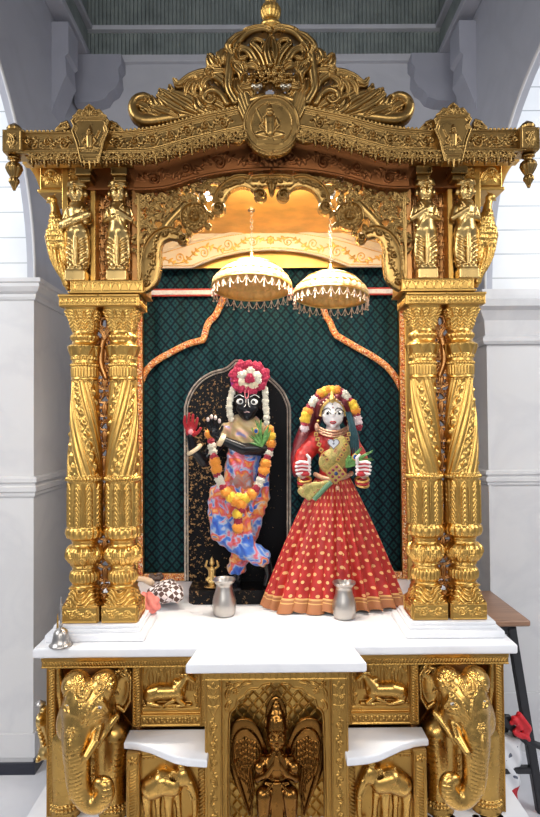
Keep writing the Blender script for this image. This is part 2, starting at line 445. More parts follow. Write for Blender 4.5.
def subdiv(geo):
    """each quad into four (keeps shape)"""
    V, F = geo; n = len(V); E = np.sort(np.stack([F, np.roll(F, -1, 1)], -1).reshape(-1, 2), 1)
    U, inv = np.unique(E, axis=0, return_inverse=True); inv = np.asarray(inv).reshape(-1, 4); mid = (V[U[:, 0]]+V[U[:, 1]])/2; cen = V[F].mean(1)
    m = n+inv; c = n+len(U)+np.arange(len(F)); q = []
    for k in range(4): q.append(np.stack([F[:, k], m[:, k], c, m[:, k-1]], -1))
    return np.vstack([V, mid, cen]), np.vstack(q)
def relax(geo, it=2, lam=.5):
    V, F = geo; V = V.copy(); E = np.stack([F, np.roll(F, -1, 1)], -1).reshape(-1, 2)
    for _ in range(it):
        A = np.zeros_like(V); c = np.zeros(len(V)); np.add.at(A, E[:, 0], V[E[:, 1]]); np.add.at(A, E[:, 1], V[E[:, 0]]); np.add.at(c, E[:, 0], 1); np.add.at(c, E[:, 1], 1)
        V += lam*(A/np.maximum(c, 1)[:, None]-V)
    return V, F
def mirror(geo):
    V, F = geo[0].copy(), geo[1]; V[:, 0] *= -1
    return (V, F[:, ::-1]) if isinstance(F, np.ndarray) else (V, [f[::-1] for f in F])
def turn(geo, ang, c=(0, 0)):
    V = geo[0].copy(); x, y = V[:, 0]-c[0], V[:, 1]-c[1]; V[:, 0] = c[0]+x*math.cos(ang)-y*math.sin(ang); V[:, 1] = c[1]+x*math.sin(ang)+y*math.cos(ang)
    return V, geo[1]

def project(V):
    d = np.asarray(V)-CAM; w = d@_F; return np.c_[270+FPX*(d@_R)/w, 408.5-FPX*(d@_U)/w]
class Skin:
    """front surface of built pieces: where does the line through a photo point first meet them"""
    def __init__(s, *geos): s.V = np.vstack([g[0] for g in geos]); s.p = project(s.V)
    def Y(s, px, py, r=1.6, default=None):
        for k in range(4):
            m = (np.abs(s.p[:, 0]-px) < r) & (np.abs(s.p[:, 1]-py) < r)
            if m.any(): return float(np.percentile(s.V[m, 1], 8))
            r *= 1.6
        return default

# ------------------------------------------------------------ shared materials
def gold_mat(name, col, rough, var=.12, chase=0):
    m, nt, b = nodes_of(name); L = nt.links; tc = N(nt, 'ShaderNodeTexCoord')
    n = N(nt, 'ShaderNodeTexNoise', Scale=9.0, Detail=5.0); L.new(tc.outputs['Object'], n.inputs['Vector'])
    c = ramp(nt, n.outputs['Fac'], [(.3, tuple(v*(1-var) for v in col)), (.7, tuple(min(1, v*(1+var)) for v in col))]); L.new(c, b.inputs['Base Color'])
    n2 = N(nt, 'ShaderNodeTexNoise', Scale=420.0, Detail=2.0); L.new(tc.outputs['Object'], n2.inputs['Vector'])
    n3 = N(nt, 'ShaderNodeTexNoise', Scale=40.0, Detail=3.0); L.new(tc.outputs['Object'], n3.inputs['Vector'])
    r = math_(nt, 'MULTIPLY_ADD', n3.outputs['Fac'], .25, rough-.12); L.new(r, b.inputs['Roughness'])
    bp = N(nt, 'ShaderNodeBump', Strength=.10, Distance=.0012); L.new(n2.outputs['Fac'], bp.inputs['Height']); nrm = bp.outputs['Normal']
    if chase:      # fine chased leaf-work over the carving
        dn = N(nt, 'ShaderNodeTexNoise', Scale=60.0, Detail=2.0); L.new(tc.outputs['Object'], dn.inputs['Vector'])
        mxn = N(nt, 'ShaderNodeVectorMath', operation='MULTIPLY_ADD'); L.new(dn.outputs['Color'], mxn.inputs[0]); mxn.inputs[1].default_value = (.012, .012, .012); L.new(tc.outputs['Object'], mxn.inputs[2])
        vo = N(nt, 'ShaderNodeTexVoronoi', Scale=120.0, feature='SMOOTH_F1'); L.new(mxn.outputs[0], vo.inputs['Vector'])
        b2 = N(nt, 'ShaderNodeBump', Strength=chase, Distance=.004); b2.invert = True; L.new(vo.outputs['Distance'], b2.inputs['Height']); L.new(nrm, b2.inputs['Normal']); nrm = b2.outputs['Normal']
    L.new(nrm, b.inputs['Normal'])
    b.inputs['Metallic'].default_value = 1.0; return m
GOLD = gold_mat('gold', (.64, .385, .105), .33, chase=.06)
GOLD_B = gold_mat('gold_base', (.46, .265, .07), .31)
GOLD_E = gold_mat('gold_elephant', (.56, .335, .095), .28)
GOLD_SHADED = gold_mat('gold_shaded', (.32, .195, .065), .30, chase=.05)  # same gold darkened: dim light on cornice and arch put into the colour
GOLD_F = gold_mat('gold_figures', (.62, .42, .16), .30)
COPPER = gold_mat('copper_gold', (.44, .22, .08), .34)
BRONZE = gold_mat('bronze', (.26, .12, .028), .24)
WARM = mat('gold_paint_ceiling', (.80, .47, .12), .38, .55, noise=.25, nscale=12)
SILVER = mat('steel', (.46, .43, .40), .36, 1.0, noise=.08, nscale=20)
def marble_mat(name, base, vein, rough=.3, vs=2.2, amt=.5):
    m, nt, b = nodes_of(name); L = nt.links; tc = N(nt, 'ShaderNodeTexCoord')
    n = N(nt, 'ShaderNodeTexNoise', Scale=vs, Detail=8.0, Roughness=.6); L.new(tc.outputs['Object'], n.inputs['Vector'])
    w = N(nt, 'ShaderNodeTexNoise', Scale=vs*1.7, Detail=10.0, Distortion=.5); L.new(tc.outputs['Object'], w.inputs['Vector'])
    v = math_(nt, 'ABSOLUTE', math_(nt, 'SUBTRACT', w.outputs['Fac'], .5)); v = math_(nt, 'SUBTRACT', 1.0, math_(nt, 'MULTIPLY', v, 14.0)); v = math_(nt, 'MAXIMUM', v, 0.0)
    v = math_(nt, 'MULTIPLY', v, math_(nt, 'MULTIPLY', n.outputs['Fac'], amt))
    cl = ramp(nt, n.outputs['Fac'], [(.3, tuple(c*.93 for c in base)), (.7, base)])
    L.new(mixc(nt, v, cl, vein), b.inputs['Base Color']); b.inputs['Roughness'].default_value = rough; return m
MARBLE = marble_mat('white_marble', (.86, .86, .88), (.62, .63, .68), .22)
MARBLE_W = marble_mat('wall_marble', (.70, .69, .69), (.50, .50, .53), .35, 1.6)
MARBLE_G = marble_mat('shade_marble', (.50, .51, .57), (.36, .37, .42), .45, 1.4)  # marble greyed, the weak light on the side walls put into its colour
MARBLE_D = marble_mat('bracket_marble', (.44, .45, .52), (.32, .33, .40), .45, 1.4)
MARBLE_B = marble_mat('back_marble', (.66, .67, .72), (.5, .51, .56), .45, 1.4)
FLOOR = marble_mat('floor_marble', (.74, .74, .77), (.5, .5, .55), .18, 1.2)
DARKST = mat('dark_skirting', (.02, .022, .035), .3)
def tile_mat():
    m, nt, b = nodes_of('white_tile'); L = nt.links; tc = N(nt, 'ShaderNodeTexCoord'); sp = N(nt, 'ShaderNodeSeparateXYZ'); L.new(tc.outputs['Object'], sp.inputs[0])
    z = math_(nt, 'FRACT', math_(nt, 'MULTIPLY', sp.outputs['Z'], 1/.118)); line = math_(nt, 'LESS_THAN', z, .045)
    n = N(nt, 'ShaderNodeTexNoise', Scale=4.0, Detail=6.0); L.new(tc.outputs['Object'], n.inputs['Vector'])
    c = ramp(nt, n.outputs['Fac'], [(.3, (.76, .78, .80)), (.7, (.86, .87, .88))]); L.new(mixc(nt, line, c, (.42, .44, .46)), b.inputs['Base Color']); b.inputs['Roughness'].default_value = .25
    return m
TILE = tile_mat()
def rib_mat():
    m, nt, b = nodes_of('green_panel'); L = nt.links; tc = N(nt, 'ShaderNodeTexCoord')
    n = N(nt, 'ShaderNodeTexNoise', Scale=7.0, Detail=7.0, Roughness=.7); L.new(tc.outputs['Object'], n.inputs['Vector'])
    c = ramp(nt, n.outputs['Fac'], [(.3, (.17, .20, .19)), (.5, (.26, .30, .29)), (.7, (.33, .37, .35))]); L.new(c, b.inputs['Base Color']); b.inputs['Roughness'].default_value = .6
    return m
GREENRIB = rib_mat()

# ------------------------------------------------------------ the setting
XL, XR, YB, YL, YR = -1.09, 1.05, 3.35, 2.71, 2.85
ZT = 4.25
struct('floor', box(-4, 4, -2.5, 5, -.06, 0), FLOOR)
def sidewall(x, xo, ys, zs, R):
    a = [(ys-R+R*math.cos(t), zs+R*math.sin(t)) for t in np.linspace(0, PI, 40)]
    yb = ys-2*R
    poly = [(YB, 0), (YB, ZT), (yb-.6, ZT), (yb-.6, 0), (yb, 0)]+a[::-1]+[(ys, 0)]
    return prism(poly, min(x, xo), max(x, xo), 'x'), a
g, aL = sidewall(XL, XL-.03, YL, 2.24, 1.04)
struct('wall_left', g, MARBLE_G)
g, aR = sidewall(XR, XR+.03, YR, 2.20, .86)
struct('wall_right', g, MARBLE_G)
for nm, x, a, s in (('trim_1', XL, aL, 1), ('trim_2', XR, aR, -1)):   # slim raised moulding round each arch
    struct(nm, tube([(x+s*.004, y, z) for y, z in a], .007, 8), MARBLE_W, smooth=True)
struct('wall_back', box(XL-.1, XR+.1, YB, YB+.15, 0, 3.64), MARBLE_B)
# marble skin of the piers (front faces in the side bays) and the tiled lunettes above the cornice
struct('wall_left_bay', box(-4, XL+.002, YL-.003, YL+.6, 0, 2.245), MARBLE_W)
struct('wall_right_bay', box(XR-.002, 4, YR-.003, YR+.5, 0, 2.2), MARBLE_W)
struct('wall_left_tiled', box(-4, XL-.004, YL+.006, YL+.2, 2.2, ZT), TILE)
struct('wall_right_tiled', box(XR+.004, 4, YR+.006, YR+.2, 2.15, ZT), TILE)
def moulding(z0, prof, x0, x1, y, sidex=None, yend=None, sg=1):
    """profile (out, dz) swept along x at wall plane y, then back along the side plane"""
    n = len(prof); P = [(x0, y), (x1, y)]
    V = []
    for k, (px, py) in enumerate([(x0, y), (x1, y)]+([(x1, yend)] if yend else [])):
        for o, dz in prof:
            if yend and k >= 1: V.append((px+sg*o, py-(o if k == 1 else 0), z0+dz))
            else: V.append((px, py-o, z0+dz))
    m = len(V)//n; F = [[i*n+j, (i+1)*n+j, (i+1)*n+j+1, i*n+j+1] for i in range(m-1) for j in range(n-1)]
    F += [list(range(n)), [(m-1)*n+i for i in range(n)][::-1]]
    bm = bmesh.new(); vs = [bm.verts.new(v) for v in V]
    for f in F: bm.faces.new([vs[i] for i in f])
    bmesh.ops.recalc_face_normals(bm, faces=bm.faces); return frombm(bm)
corL = [(-.02, -.075), (.010, -.075), (.014, -.062), (.014, -.05), (.028, -.04), (.04, -.02), (.04, -.004), (.048, .0), (.048, .018), (-.02, .018)]
struct('trim_3', moulding(2.222, corL, -4, XL, YL, yend=YB, sg=1), MARBLE_W)
corR = [(-.02, -.235), (.02, -.235), (.03, -.22), (.03, -.205), (.012, -.19), (.018, -.12), (.045, -.075), (.075, -.06), (.078, -.03), (.04, -.02), (.035, .0), (.03, .03), (-.02, .03)]
struct('trim_4', mirror(moulding(2.18, corR, -4, -XR, YR, yend=YB, sg=1)), MARBLE_W)
lowP = [(-.02, -.05), (.008, -.05), (.012, -.042), (.012, -.03), (.02, -.024), (.02, -.004), (.013, .002), (.013, .014), (.022, .018), (.022, .036), (.01, .044), (-.02, .044)]
struct('trim_5', moulding(Z_(20, 486, YL), lowP, -4, XL, YL, yend=YB, sg=1), MARBLE_W)
struct('trim_6', mirror(moulding(Z_(510, 477, YR), [(o, d*.8) for o, d in lowP], -4, -XR, YR, yend=YB, sg=1)), MARBLE_W)
# recessed panel edges on the right pier, plinth block on the left pier
x = X_(487, 420, YR)
struct('trim_7', box(x, x+.012, YR-.010, YR, .0, 1.93), MARBLE_W)
struct('trim_8', box(-4, XL+.012, YL-.012, YB, .075, Z_(20, 733, YL)), MARBLE_W)
struct('baseboard_left', box(-4, XL+.014, YL-.016, YB, 0, .05), DARKST)
zs = Z_(515, 692, YR)
struct('trim_9', box(XR-.012, 4, YR-.012, YB, .0, zs), MARBLE_W)

# clerestory: ribbed green panels between marble ledges over the back and side walls
def ribs(x0, x1, y, z0, z1, pitch=.0225, along='x'):
    n = int(round((x1-x0)/pitch)); prof = []
    for i in range(n):
        a = x0+i*pitch; prof += [(a, 0), (a+pitch*.68, 0), (a+pitch*.76, .009), (a+pitch*.94, .009)]
    prof.append((x1, 0)); V = []
    for a, d in prof:
        for z in (z0, z1): V.append((a, y+d, z) if along == 'x' else (y+d, a, z))
    F = [[2*i, 2*i+2, 2*i+3, 2*i+1] for i in range(len(prof)-1)]
    return np.array(V), F
zA, zB_ = Z_(270, 62, YB), Z_(270, 57, YB)
z2, z3 = Z_(270, 30, YB), Z_(270, 25.5, YB)
struct('trim_10', box(XL, XR, YB-.03, YB+.2, zA-.012, zB_, .004), MARBLE_B)
struct('wall_back_upper', ribs(XL-.02, XR+.02, YB+.02, zB_-.01, z2+.01), GREENRIB)
struct('trim_11', box(XL, XR, YB-.012, YB+.2, z2, z3, .004), MARBLE_B)
struct('wall_back_top', ribs(XL-.02, XR+.02, YB+.03, z3-.01, ZT), GREENRIB)
for nm, x, s in (('left', XL, 1), ('right', XR, -1)):
    xi = x+s*.055
    struct('wall_%s_upper' % nm, join(*[(g[0], [list(f) for f in g[1]]) for g in (box(min(x, xi), max(x, xi), .2, YB, zB_, z2), box(min(x, xi), max(x, xi), .2, YB, z3, ZT))]), GREENRIB)
    struct('trim_%d' % (12 if s > 0 else 13), box(min(x, x+s*.085), max(x, x+s*.085), .2, YB-.03, zA-.012, zB_, .004), MARBLE_G)
    struct('trim_%d' % (14 if s > 0 else 15), box(min(x, x+s*.085), max(x, x+s*.085), .2, YB-.012, z2, z3, .004), MARBLE_G)
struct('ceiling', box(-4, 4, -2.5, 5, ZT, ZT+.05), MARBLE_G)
# stone brackets under the ledge
brk = [(0, 0), (.30, 0), (.30, -.11), (.275, -.13), (.27, -.19), (.24, -.24), (.20, -.26), (.17, -.32), (.10, -.36), (0, -.36)]
def bracket_back(px0, px1, nm):
    x0, x1 = X_(px0, 85, YB-.12), X_(px1, 85, YB-.12)
    zt = zA-.014
    p = [(YB-.02, zt), (YB-.26, zt), (YB-.26, zt-.12), (YB-.235, zt-.14), (YB-.22, zt-.20), (YB-.16, zt-.26), (YB-.05, zt-.30), (YB-.02, zt-.31)]
    struct(nm, prism(p, x0, x1, 'x'), MARBLE_D)
# seen from the front: dark block on the wall whose inner edge carries the S profile
def bracket_front(px, s, nm):
    zt = zA-.013; o = [(0, 0), (46, 0), (46, 10), (43, 14), (44, 26), (40, 34), (34, 38), (30, 44), (22, 47), (0, 49)]
    sc = YB/590; x0 = X_(px, 90, YB)
    poly = [(x0+s*a*sc, zt-b*sc) for a, b in o]
    struct(nm, prism(poly, YB-.10, YB+.002, 'y'), MARBLE_D)
bracket_front(80, 1, 'trim_16'); bracket_front(453, -1, 'trim_17')
for nm, x, s in (('trim_18', XL, 1), ('trim_19', XR, -1)):
    z0 = 3.50; p = [(0, .10), (.085, .10), (.085, -.06), (.068, -.075), (.075, -.17), (.06, -.20), (.02, -.30), (0, -.36)]
    struct(nm, prism([(x+s*a, z0+b) for a, b in p], 2.93, 3.08, 'y'), MARBLE_D)

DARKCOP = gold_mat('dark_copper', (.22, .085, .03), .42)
# ------------------------------------------------------------ gilded canopy
# heights and widths are taken from the photograph on the planes where the pieces stand; everything is mirrored about X = 0
canopy = thing('gilded_canopy', 'large carved golden shrine canopy with a scrolled crest on four pillars over the marble platform', 'shrine canopy', (0, 2.1, .9))
YC = 1.88                       # front of the pillars
def LX(px, py, Y): return abs(X_(px, py, Y))
# --- pillars: profile in photo rows on the pillar axis plane
YA = 1.94
sc = YA/590
def colz(py): return Z_(100, py, YA)
def col_profile():
    rows = [(586, 14.5), (584, 12.6), (582.5, 12.2), (581.5, 13), (579, 14.2), (575, 14.6), (571, 14.0), (568.5, 12.4), (567, 11.9), (566, 12.6), (564.5, 12.6), (563, 12.2),
            (561, 14.5), (557, 17), (553, 18), (549, 17.6), (546, 15.6), (544, 13.2), (543, 12.6), (541.5, 12.4), (540, 13.2), (539, 13), (538, 14), (536, 16.8), (532, 17.8), (528, 17.6), (526, 16.8),
            (500, 16.8), (482, 16.9), (480.5, 17.2), (479.5, 18.2), (477.5, 18.3), (476, 17.2), (474, 16.6), (450, 15.9), (420, 14.6), (395, 13), (383, 12.2), (381, 12.4), (380, 13.6), (378.5, 13.4), (377.5, 12.8),
            (370, 13.0), (367.5, 13.0), (366.5, 13.8), (365, 13.8), (364, 12.8), (361, 12.6), (360, 13.2), (358, 13.2), (357, 13.6), (354, 14.6), (350, 16), (347.5, 16.4), (346, 15.6), (345, 13.8), (343.5, 12.4),
            (342, 12.2), (341, 12.6), (339, 14), (337, 14), (335.5, 12.8), (334, 12), (332, 11.8)]
    return [(colz(y), r*sc) for y, r in rows]
def zone(z, ya, yb):
    """0..1 window in photo rows ya(top)..yb(bottom)"""
    a, b = colz(yb), colz(ya); t = (z-a)/(b-a); return t, ((t > 0) & (t < 1)).astype(float)
def col_disp(sgn):
    def f(th, z):
        d = np.zeros_like(th)
        t, m = zone(z, 568.5, 582); d += m*.0028*np.abs(np.sin(th*11))*np.sin(PI*np.clip(t, 0, 1))**.5-m*.0014      # fluted ring
        t, m = zone(z, 544, 565)                                                                            # leafy bulb
        u = (th*8/(2*PI)) % 1-.5; row = np.where(t > .5, 0, .5); u2 = ((th*9/(2*PI))+row) % 1-.5
        tt = np.where(t > .5, (t-.5)*2, 1-t*2); d += m*.0042*np.clip(1-(np.abs(u2)*2/(1.02-tt*.75))**2, 0, 1)**.6-m*.001+m*.0012*np.sin(u2*34)*(1-tt)
        t, m = zone(z, 525, 538); u = (th*16/(2*PI)) % 1-.5; d += m*.0034*np.clip(1-(np.abs(u)*2.1)**2, 0, 1)**.6*np.sin(PI*np.clip(t*.8+.15, 0, 1))     # leaf tips
        t, m = zone(z, 482, 525)                                                                            # tall leaf panels
        n = 9; k = (th*n/(2*PI)) % 1-.5; tt = np.clip(t, 0, 1)
        wid = .36*np.clip(np.minimum(1, (1-tt)*6+.15), 0, 1)*(1-.35*np.abs(tt-.25)); ins = np.clip(1-(np.abs(k)/(wid+1e-6))**2, 0, 1)
        rib = .5+.5*np.cos((tt*9+np.abs(k)*5.5)*2*PI*1.0); d += m*(ins > 0)*(.0026*ins**.4+.0019*rib*(np.abs(k) < wid*.8)-.0015*np.exp(-(k/.035)**2))
        d += m*.0030*np.exp(-((np.abs(np.abs(k)-.43))/.035)**2)*(1-.0*tt)
        t, m = zone(z, 476, 480); d += m*.0016*np.sin(th*34)
        t, m = zone(z, 381, 475)                                                                            # twisted shaft
        tt = np.clip(t, 0, 1); tw = (th*4/(2*PI)+sgn*tt*1.18) % 1
        fl = np.abs(((tw*6) % 1)-.5)*2; plain = (tw < .5)
        e = np.minimum(np.abs(tw-.0), np.minimum(np.abs(tw-.5), np.abs(tw-1)))
        d += m*np.where(plain, .0040*np.sqrt(np.clip(1-((tw-.14)/.12)**2, 0, 1))+.0040*np.sqrt(np.clip(1-((tw-.37)/.11)**2, 0, 1)), 0)
        q = (tw-.75)/.22; w1 = np.cos(tt*2*PI*9+q*3)*.5+.5; w2 = np.cos(tt*2*PI*9-q*3.4+1)*.5+.5
        d += m*np.where(plain, 0, (.0030*w1*w2**.5*(1-q*q)+.0022*np.exp(-(q+.0)**2/.03)*w2-.0008)+.0022*(np.abs(q) > .86))
        t, m = zone(z, 368, 377.5); d += m*(.0028*np.abs(np.sin(th*12))**.5-.001)
        t, m = zone(z, 357.5, 360.5); d += m*.0014*np.sin(th*24)
        t, m = zone(z, 364, 367); d += m*.0014*np.sin(th*26)
        t, m = zone(z, 347, 357); u = (th*9/(2*PI)) % 1-.5; d += m*.0034*np.clip(1-(np.abs(u)*2/(.15+np.clip(t, 0, 1)*.85))**2, 0, 1)**.5-m*.0012
        t, m = zone(z, 335.5, 342); d += m*.0008*np.sin(th*20)
        t, m = zone(z, 381, 475); t2, m2 = zone(z, 482, 525); return d*1.5-.0032*m-.0022*m2
    return f
def square_part(cx, cy, rows, disp_fn, n=240, round_=.25):
    """square-plan turned piece: rows of (z, half side)"""
    th = np.linspace(0, 2*PI, n, endpoint=False); P = np.array(rows); nz = 90; s = np.linspace(0, 1, nz)
    d = np.r_[0, np.cumsum(np.hypot(np.diff(P[:, 0]), np.diff(P[:, 1])))]; d /= d[-1]
    Z = np.interp(s, d, P[:, 0]); Rr = np.interp(s, d, P[:, 1]); pw = 10 if round_ < .5 else 4
    TH, ZZ = np.meshgrid(th, Z, indexing='ij'); RR = np.repeat(Rr[None], n, 0)
    sup = (np.abs(np.cos(TH))**pw+np.abs(np.sin(TH))**pw)**(-1/pw); dd = disp_fn(TH, np.repeat(s[None], n, 0), RR)
    R2 = (RR+dd)*sup; V = np.stack([cx+R2*np.cos(TH), cy+R2*np.sin(TH), ZZ], -1).reshape(-1, 3)
    F = grid_faces(n, nz, cu=True)
    V = np.vstack([V, [cx, cy, Z[0]], [cx, cy, Z[-1]]]); a, b = n*nz, n*nz+1; ii = np.arange(n); jj = (ii+1) % n
    cap1 = np.stack([ii*nz, np.full(n, a), np.full(n, a), jj*nz], -1)[:, [0, 1, 3, 3]]; 
    F = [list(f) for f in F]+[[a, int(j)*nz, int(i)*nz][::1] for i, j in zip(ii, jj)]+[[b, int(i)*nz+nz-1, int(j)*nz+nz-1] for i, j in zip(ii, jj)]
    return V, F
def cap_disp(th, s, r):
    # acanthus cup: two rows of leaves with veins
    d = np.zeros_like(th)
    u = (th*12/(2*PI)) % 1-.5; t = np.clip(s/.78, 0, 1); m = (s < .78)
    l1 = np.clip(1-(np.abs(u)*2/(.25+.8*t))**2, 0, 1)**.5*(t < .55)*np.sin(PI*np.clip(t/.55, 0, 1)*.8)
    u2 = ((th*12/(2*PI))+.5) % 1-.5; l2 = np.clip(1-(np.abs(u2)*2/(.2+.9*np.clip((t-.3)/.7, 0, 1)))**2, 0, 1)**.5*(t > .3)
    d += m*(.0050*l1+.0070*l2*np.clip((t-.3)*2, 0, 1)-.003*np.exp(-(u2/.05)**2)*(t > .35)-.0025*np.exp(-(u/.05)**2)*(t < .55)-.002)
    d += m*.0012*np.sin(t*40+np.abs(u2)*16)
    return d
def band_panel(x0, x1, z0, z1, Y, th=.006, kind='vine', res=.0011, frame=.0022, cut=None, h=.0036):
    R = Relief(x0, x1, z0, z1, res); w, hh = x1-x0, z1-z0
    if kind == 'vine':
        f = lambda s_, t: (x0+.004+s_, (z0+z1)/2+t*(hh/2-.0045)); R.vine(f, w-.008, hh/2-.003, h=h, wl=(w-.008)/max(2, round(w/hh*.8)))
    elif kind == 'diamond':
        n = max(2, int(w/(hh*.62)))
        for i in range(n):
            c = (x0+(i+.5)*w/n, (z0+z1)/2); R.ell(c, hh*.22, hh*.28, 0, h); R.ell(c, hh*.09, hh*.12, 0, h*1.6)
            if i < n-1: R.ball((c[0]+w/n/2, c[1]+hh*.22), hh*.09, h*.8); R.ball((c[0]+w/n/2, c[1]-hh*.22), hh*.09, h*.8)
    elif kind == 'leafrow':
        n = max(2, int(w/(hh*.75)))
        for i in range(n):
            c = x0+(i+.5)*w/n
            for s_ in (-1, 1): R.leaf((c, z0+hh*.12), (c+s_*w/n*.42, z1-hh*.2), hh*.12, s_*.35, h, n=8)
            R.leaf((c, z0+hh*.1), (c, z1-hh*.15), hh*.14, 0, h*1.2, n=8)
    for a, b, c, d in ((x0, x1, z0, z0+frame), (x0, x1, z1-frame, z1), (x0, x0+frame, z0, z1), (x1-frame, x1, z0, z1)): R.rect(a, b, c, d, h*.9)
    return R.front(Y-.0014, th)
def make_column(cx, sgn):
    c0 = np.array([cx, YA, 0]); col = obj('column', lathe(cx, YA, col_profile(), 220, col_disp(sgn), nz=620), GOLD, canopy)
    zb0, zb1 = .945, Z_(100, 606.5, YC); hb = .0560
    # carved leaf bell over a square block
    bell = square_part(cx, YA, [(zb1, hb), (zb1+.003, hb), (colz(602), .0545), (colz(595), .048), (colz(590), .043), (colz(586), .0415), (colz(585), .044), (colz(584), .038)],
        lambda th, s, r: (s < .86)*(.0045*np.clip(1-(np.abs((th*4/(2*PI)+.5) % 1-.5)*2/(1.05-s*.9))**2, 0, 1)**.5
            + .0028*np.sin(s*30+6*np.cos(th*4))*(s > .06)-.002+.003*np.exp(-(((th*4/(2*PI)+.5) % 1-.5)/.05)**2-((s-.35)/.12)**2)))
    base = obj('pillar_base', box(cx-hb, cx+hb, YA-hb, YA+hb, zb0, zb1, .002), GOLD, col, smooth=False)
    obj('base_bell', bell, GOLD, col)
    g = band_panel(cx-hb+.002, cx+hb-.002, zb0+.004, zb1-.003, YA-hb, .003)
    obj('base_carving', g, GOLD, col)
    g2 = turn(g, PI/2 if cx < 0 else -PI/2, (cx, YA)); obj('base_carving', g2, GOLD, col)
    a = .064; z0, z1 = Z_(100, 306.5, YC), Z_(100, 294.2, YC)
    capi = square_part(cx, YA, [(colz(333), .038), (colz(331), .040), (colz(325), .043), (colz(316), .051), (colz(309), .059), (z0, .0615), (z0+.002, .0635)], cap_disp, round_=1)
    obj('capital', capi, GOLD, col)
    obj('abacus', join(*[(g[0], [list(f) for f in g[1]]) for g in (box(cx-a, cx+a, YA-a, YA+a, z0, z1-.008, .002), box(cx-a-.003, cx+a+.003, YA-a-.003, YA+a+.003, z1-.009, z1, .003))]), GOLD, col, smooth=False)
    g = band_panel(cx-a+.002, cx+a-.002, z0+.002, z1-.009, YA-a, .003, 'diamond', h=.003); obj('abacus_carving', g, GOLD, col)
    obj('abacus_carving', turn(g, PI/2 if cx < 0 else -PI/2, (cx, YA)), GOLD, col)
    return col
xo, xi = .618, .494
for sx in (-1, 1):
    for xx in (xo, xi): make_column(sx*xx, 1 if (sx*xx in (-xo, xi)) else -1)
# --- openwork panel between the pillars of each pair, with a curled bird at the top
for sx in (-1, 1):
    x0, x1 = (xo+xi)/2-.062, (xo+xi)/2+.062; xc = (x0+x1)/2; z0, z1 = .95, Z_(100, 296, YA)
    R = Relief(x0, x1, z0, z1, .0016, mask=True)
    for a in (x0, x1-.003): R.rect(a, a+.003, z0, z1, .004)
    zz = z0+.02; k = 0
    while zz < z1-.17:
        for s_ in (-1, 1):
            R.spiral((xc+s_*.016, zz+.018), .015, 1.3, -PI/2, s_, .0042, .0028, .006)
            R.leaf((xc, zz), (xc+s_*.034, zz+.034), .007, -.4*s_, .006)
            R.leaf((xc+s_*.004, zz+.03), (xc+s_*.03, zz+.012), .006, .5*s_, .005); R.leaf((xc+s_*.03, zz+.02), (xc+s_*.058, zz+.035), .006, .5*s_, .005)
            R.stroke([(xc+s_*.03, zz+.005), (xc+s_*.06, zz-.004)], .0028, .004)
        if k % 2: R.rosette((xc, zz+.03), .013, 5, .008)
        else: R.leaf((xc, zz+.004), (xc, zz+.048), .011, 0, .008)
        zz += .045; k += 1
    # curled neck
    P = smooth_path([(xc-.004, z1-.27), (xc+.012, z1-.22), (xc+.008, z1-.16), (xc-.006, z1-.12), (xc-.014, z1-.095), (xc-.006, z1-.072), (xc+.009, z1-.075), (xc+.013, z1-.095), (xc+.002, z1-.104)], 50)
    R.stroke(P*[1, 1], np.interp(np.linspace(0, 1, 50), [0, .2, .6, 1], [.009, .013, .0075, .004]), .014)
    for s_ in (-1, 1): R.leaf((xc, z1-.06), (xc+s_*.05, z1-.01), .011, .3*s_, .006); R.leaf((xc, z1-.14), (xc+s_*.045, z1-.10), .009, .4*s_, .006)
    g = R.front(YA+.012, .008); g = mirror(g) if sx < 0 else g
    obj('openwork_panel', g, COPPER, canopy, 'copper-toned openwork panel')

# --- ledge over the capitals, carrying the figures
zL0, zL1 = Z_(105, 292.5, 1.87), Z_(105, 280, 1.87)
for sx in (-1, 1):
    x0, x1 = (LX(70, 287, 1.87), LX(143, 287, 1.87)); x0, x1 = max(x0, x1), min(x0, x1)
    g = box(x1, x0, 1.872, 2.01, zL0, zL1, .002); g = g if sx > 0 else mirror(g)
    led = obj('ledge', g, GOLD, canopy, smooth=False)
    g = band_panel(x1+.002, x0-.002, zL0+.004, zL1-.002, 1.872, .003, 'leafrow', h=.0032); g = g if sx > 0 else mirror(g); obj('ledge_carving', g, GOLD, led)
    g = box(x1-.004, x0+.006, 1.866, 2.01, zL0-.002, zL0+.004, .0015); g = g if sx > 0 else mirror(g); obj('ledge_lip', g, GOLD, led, smooth=False)

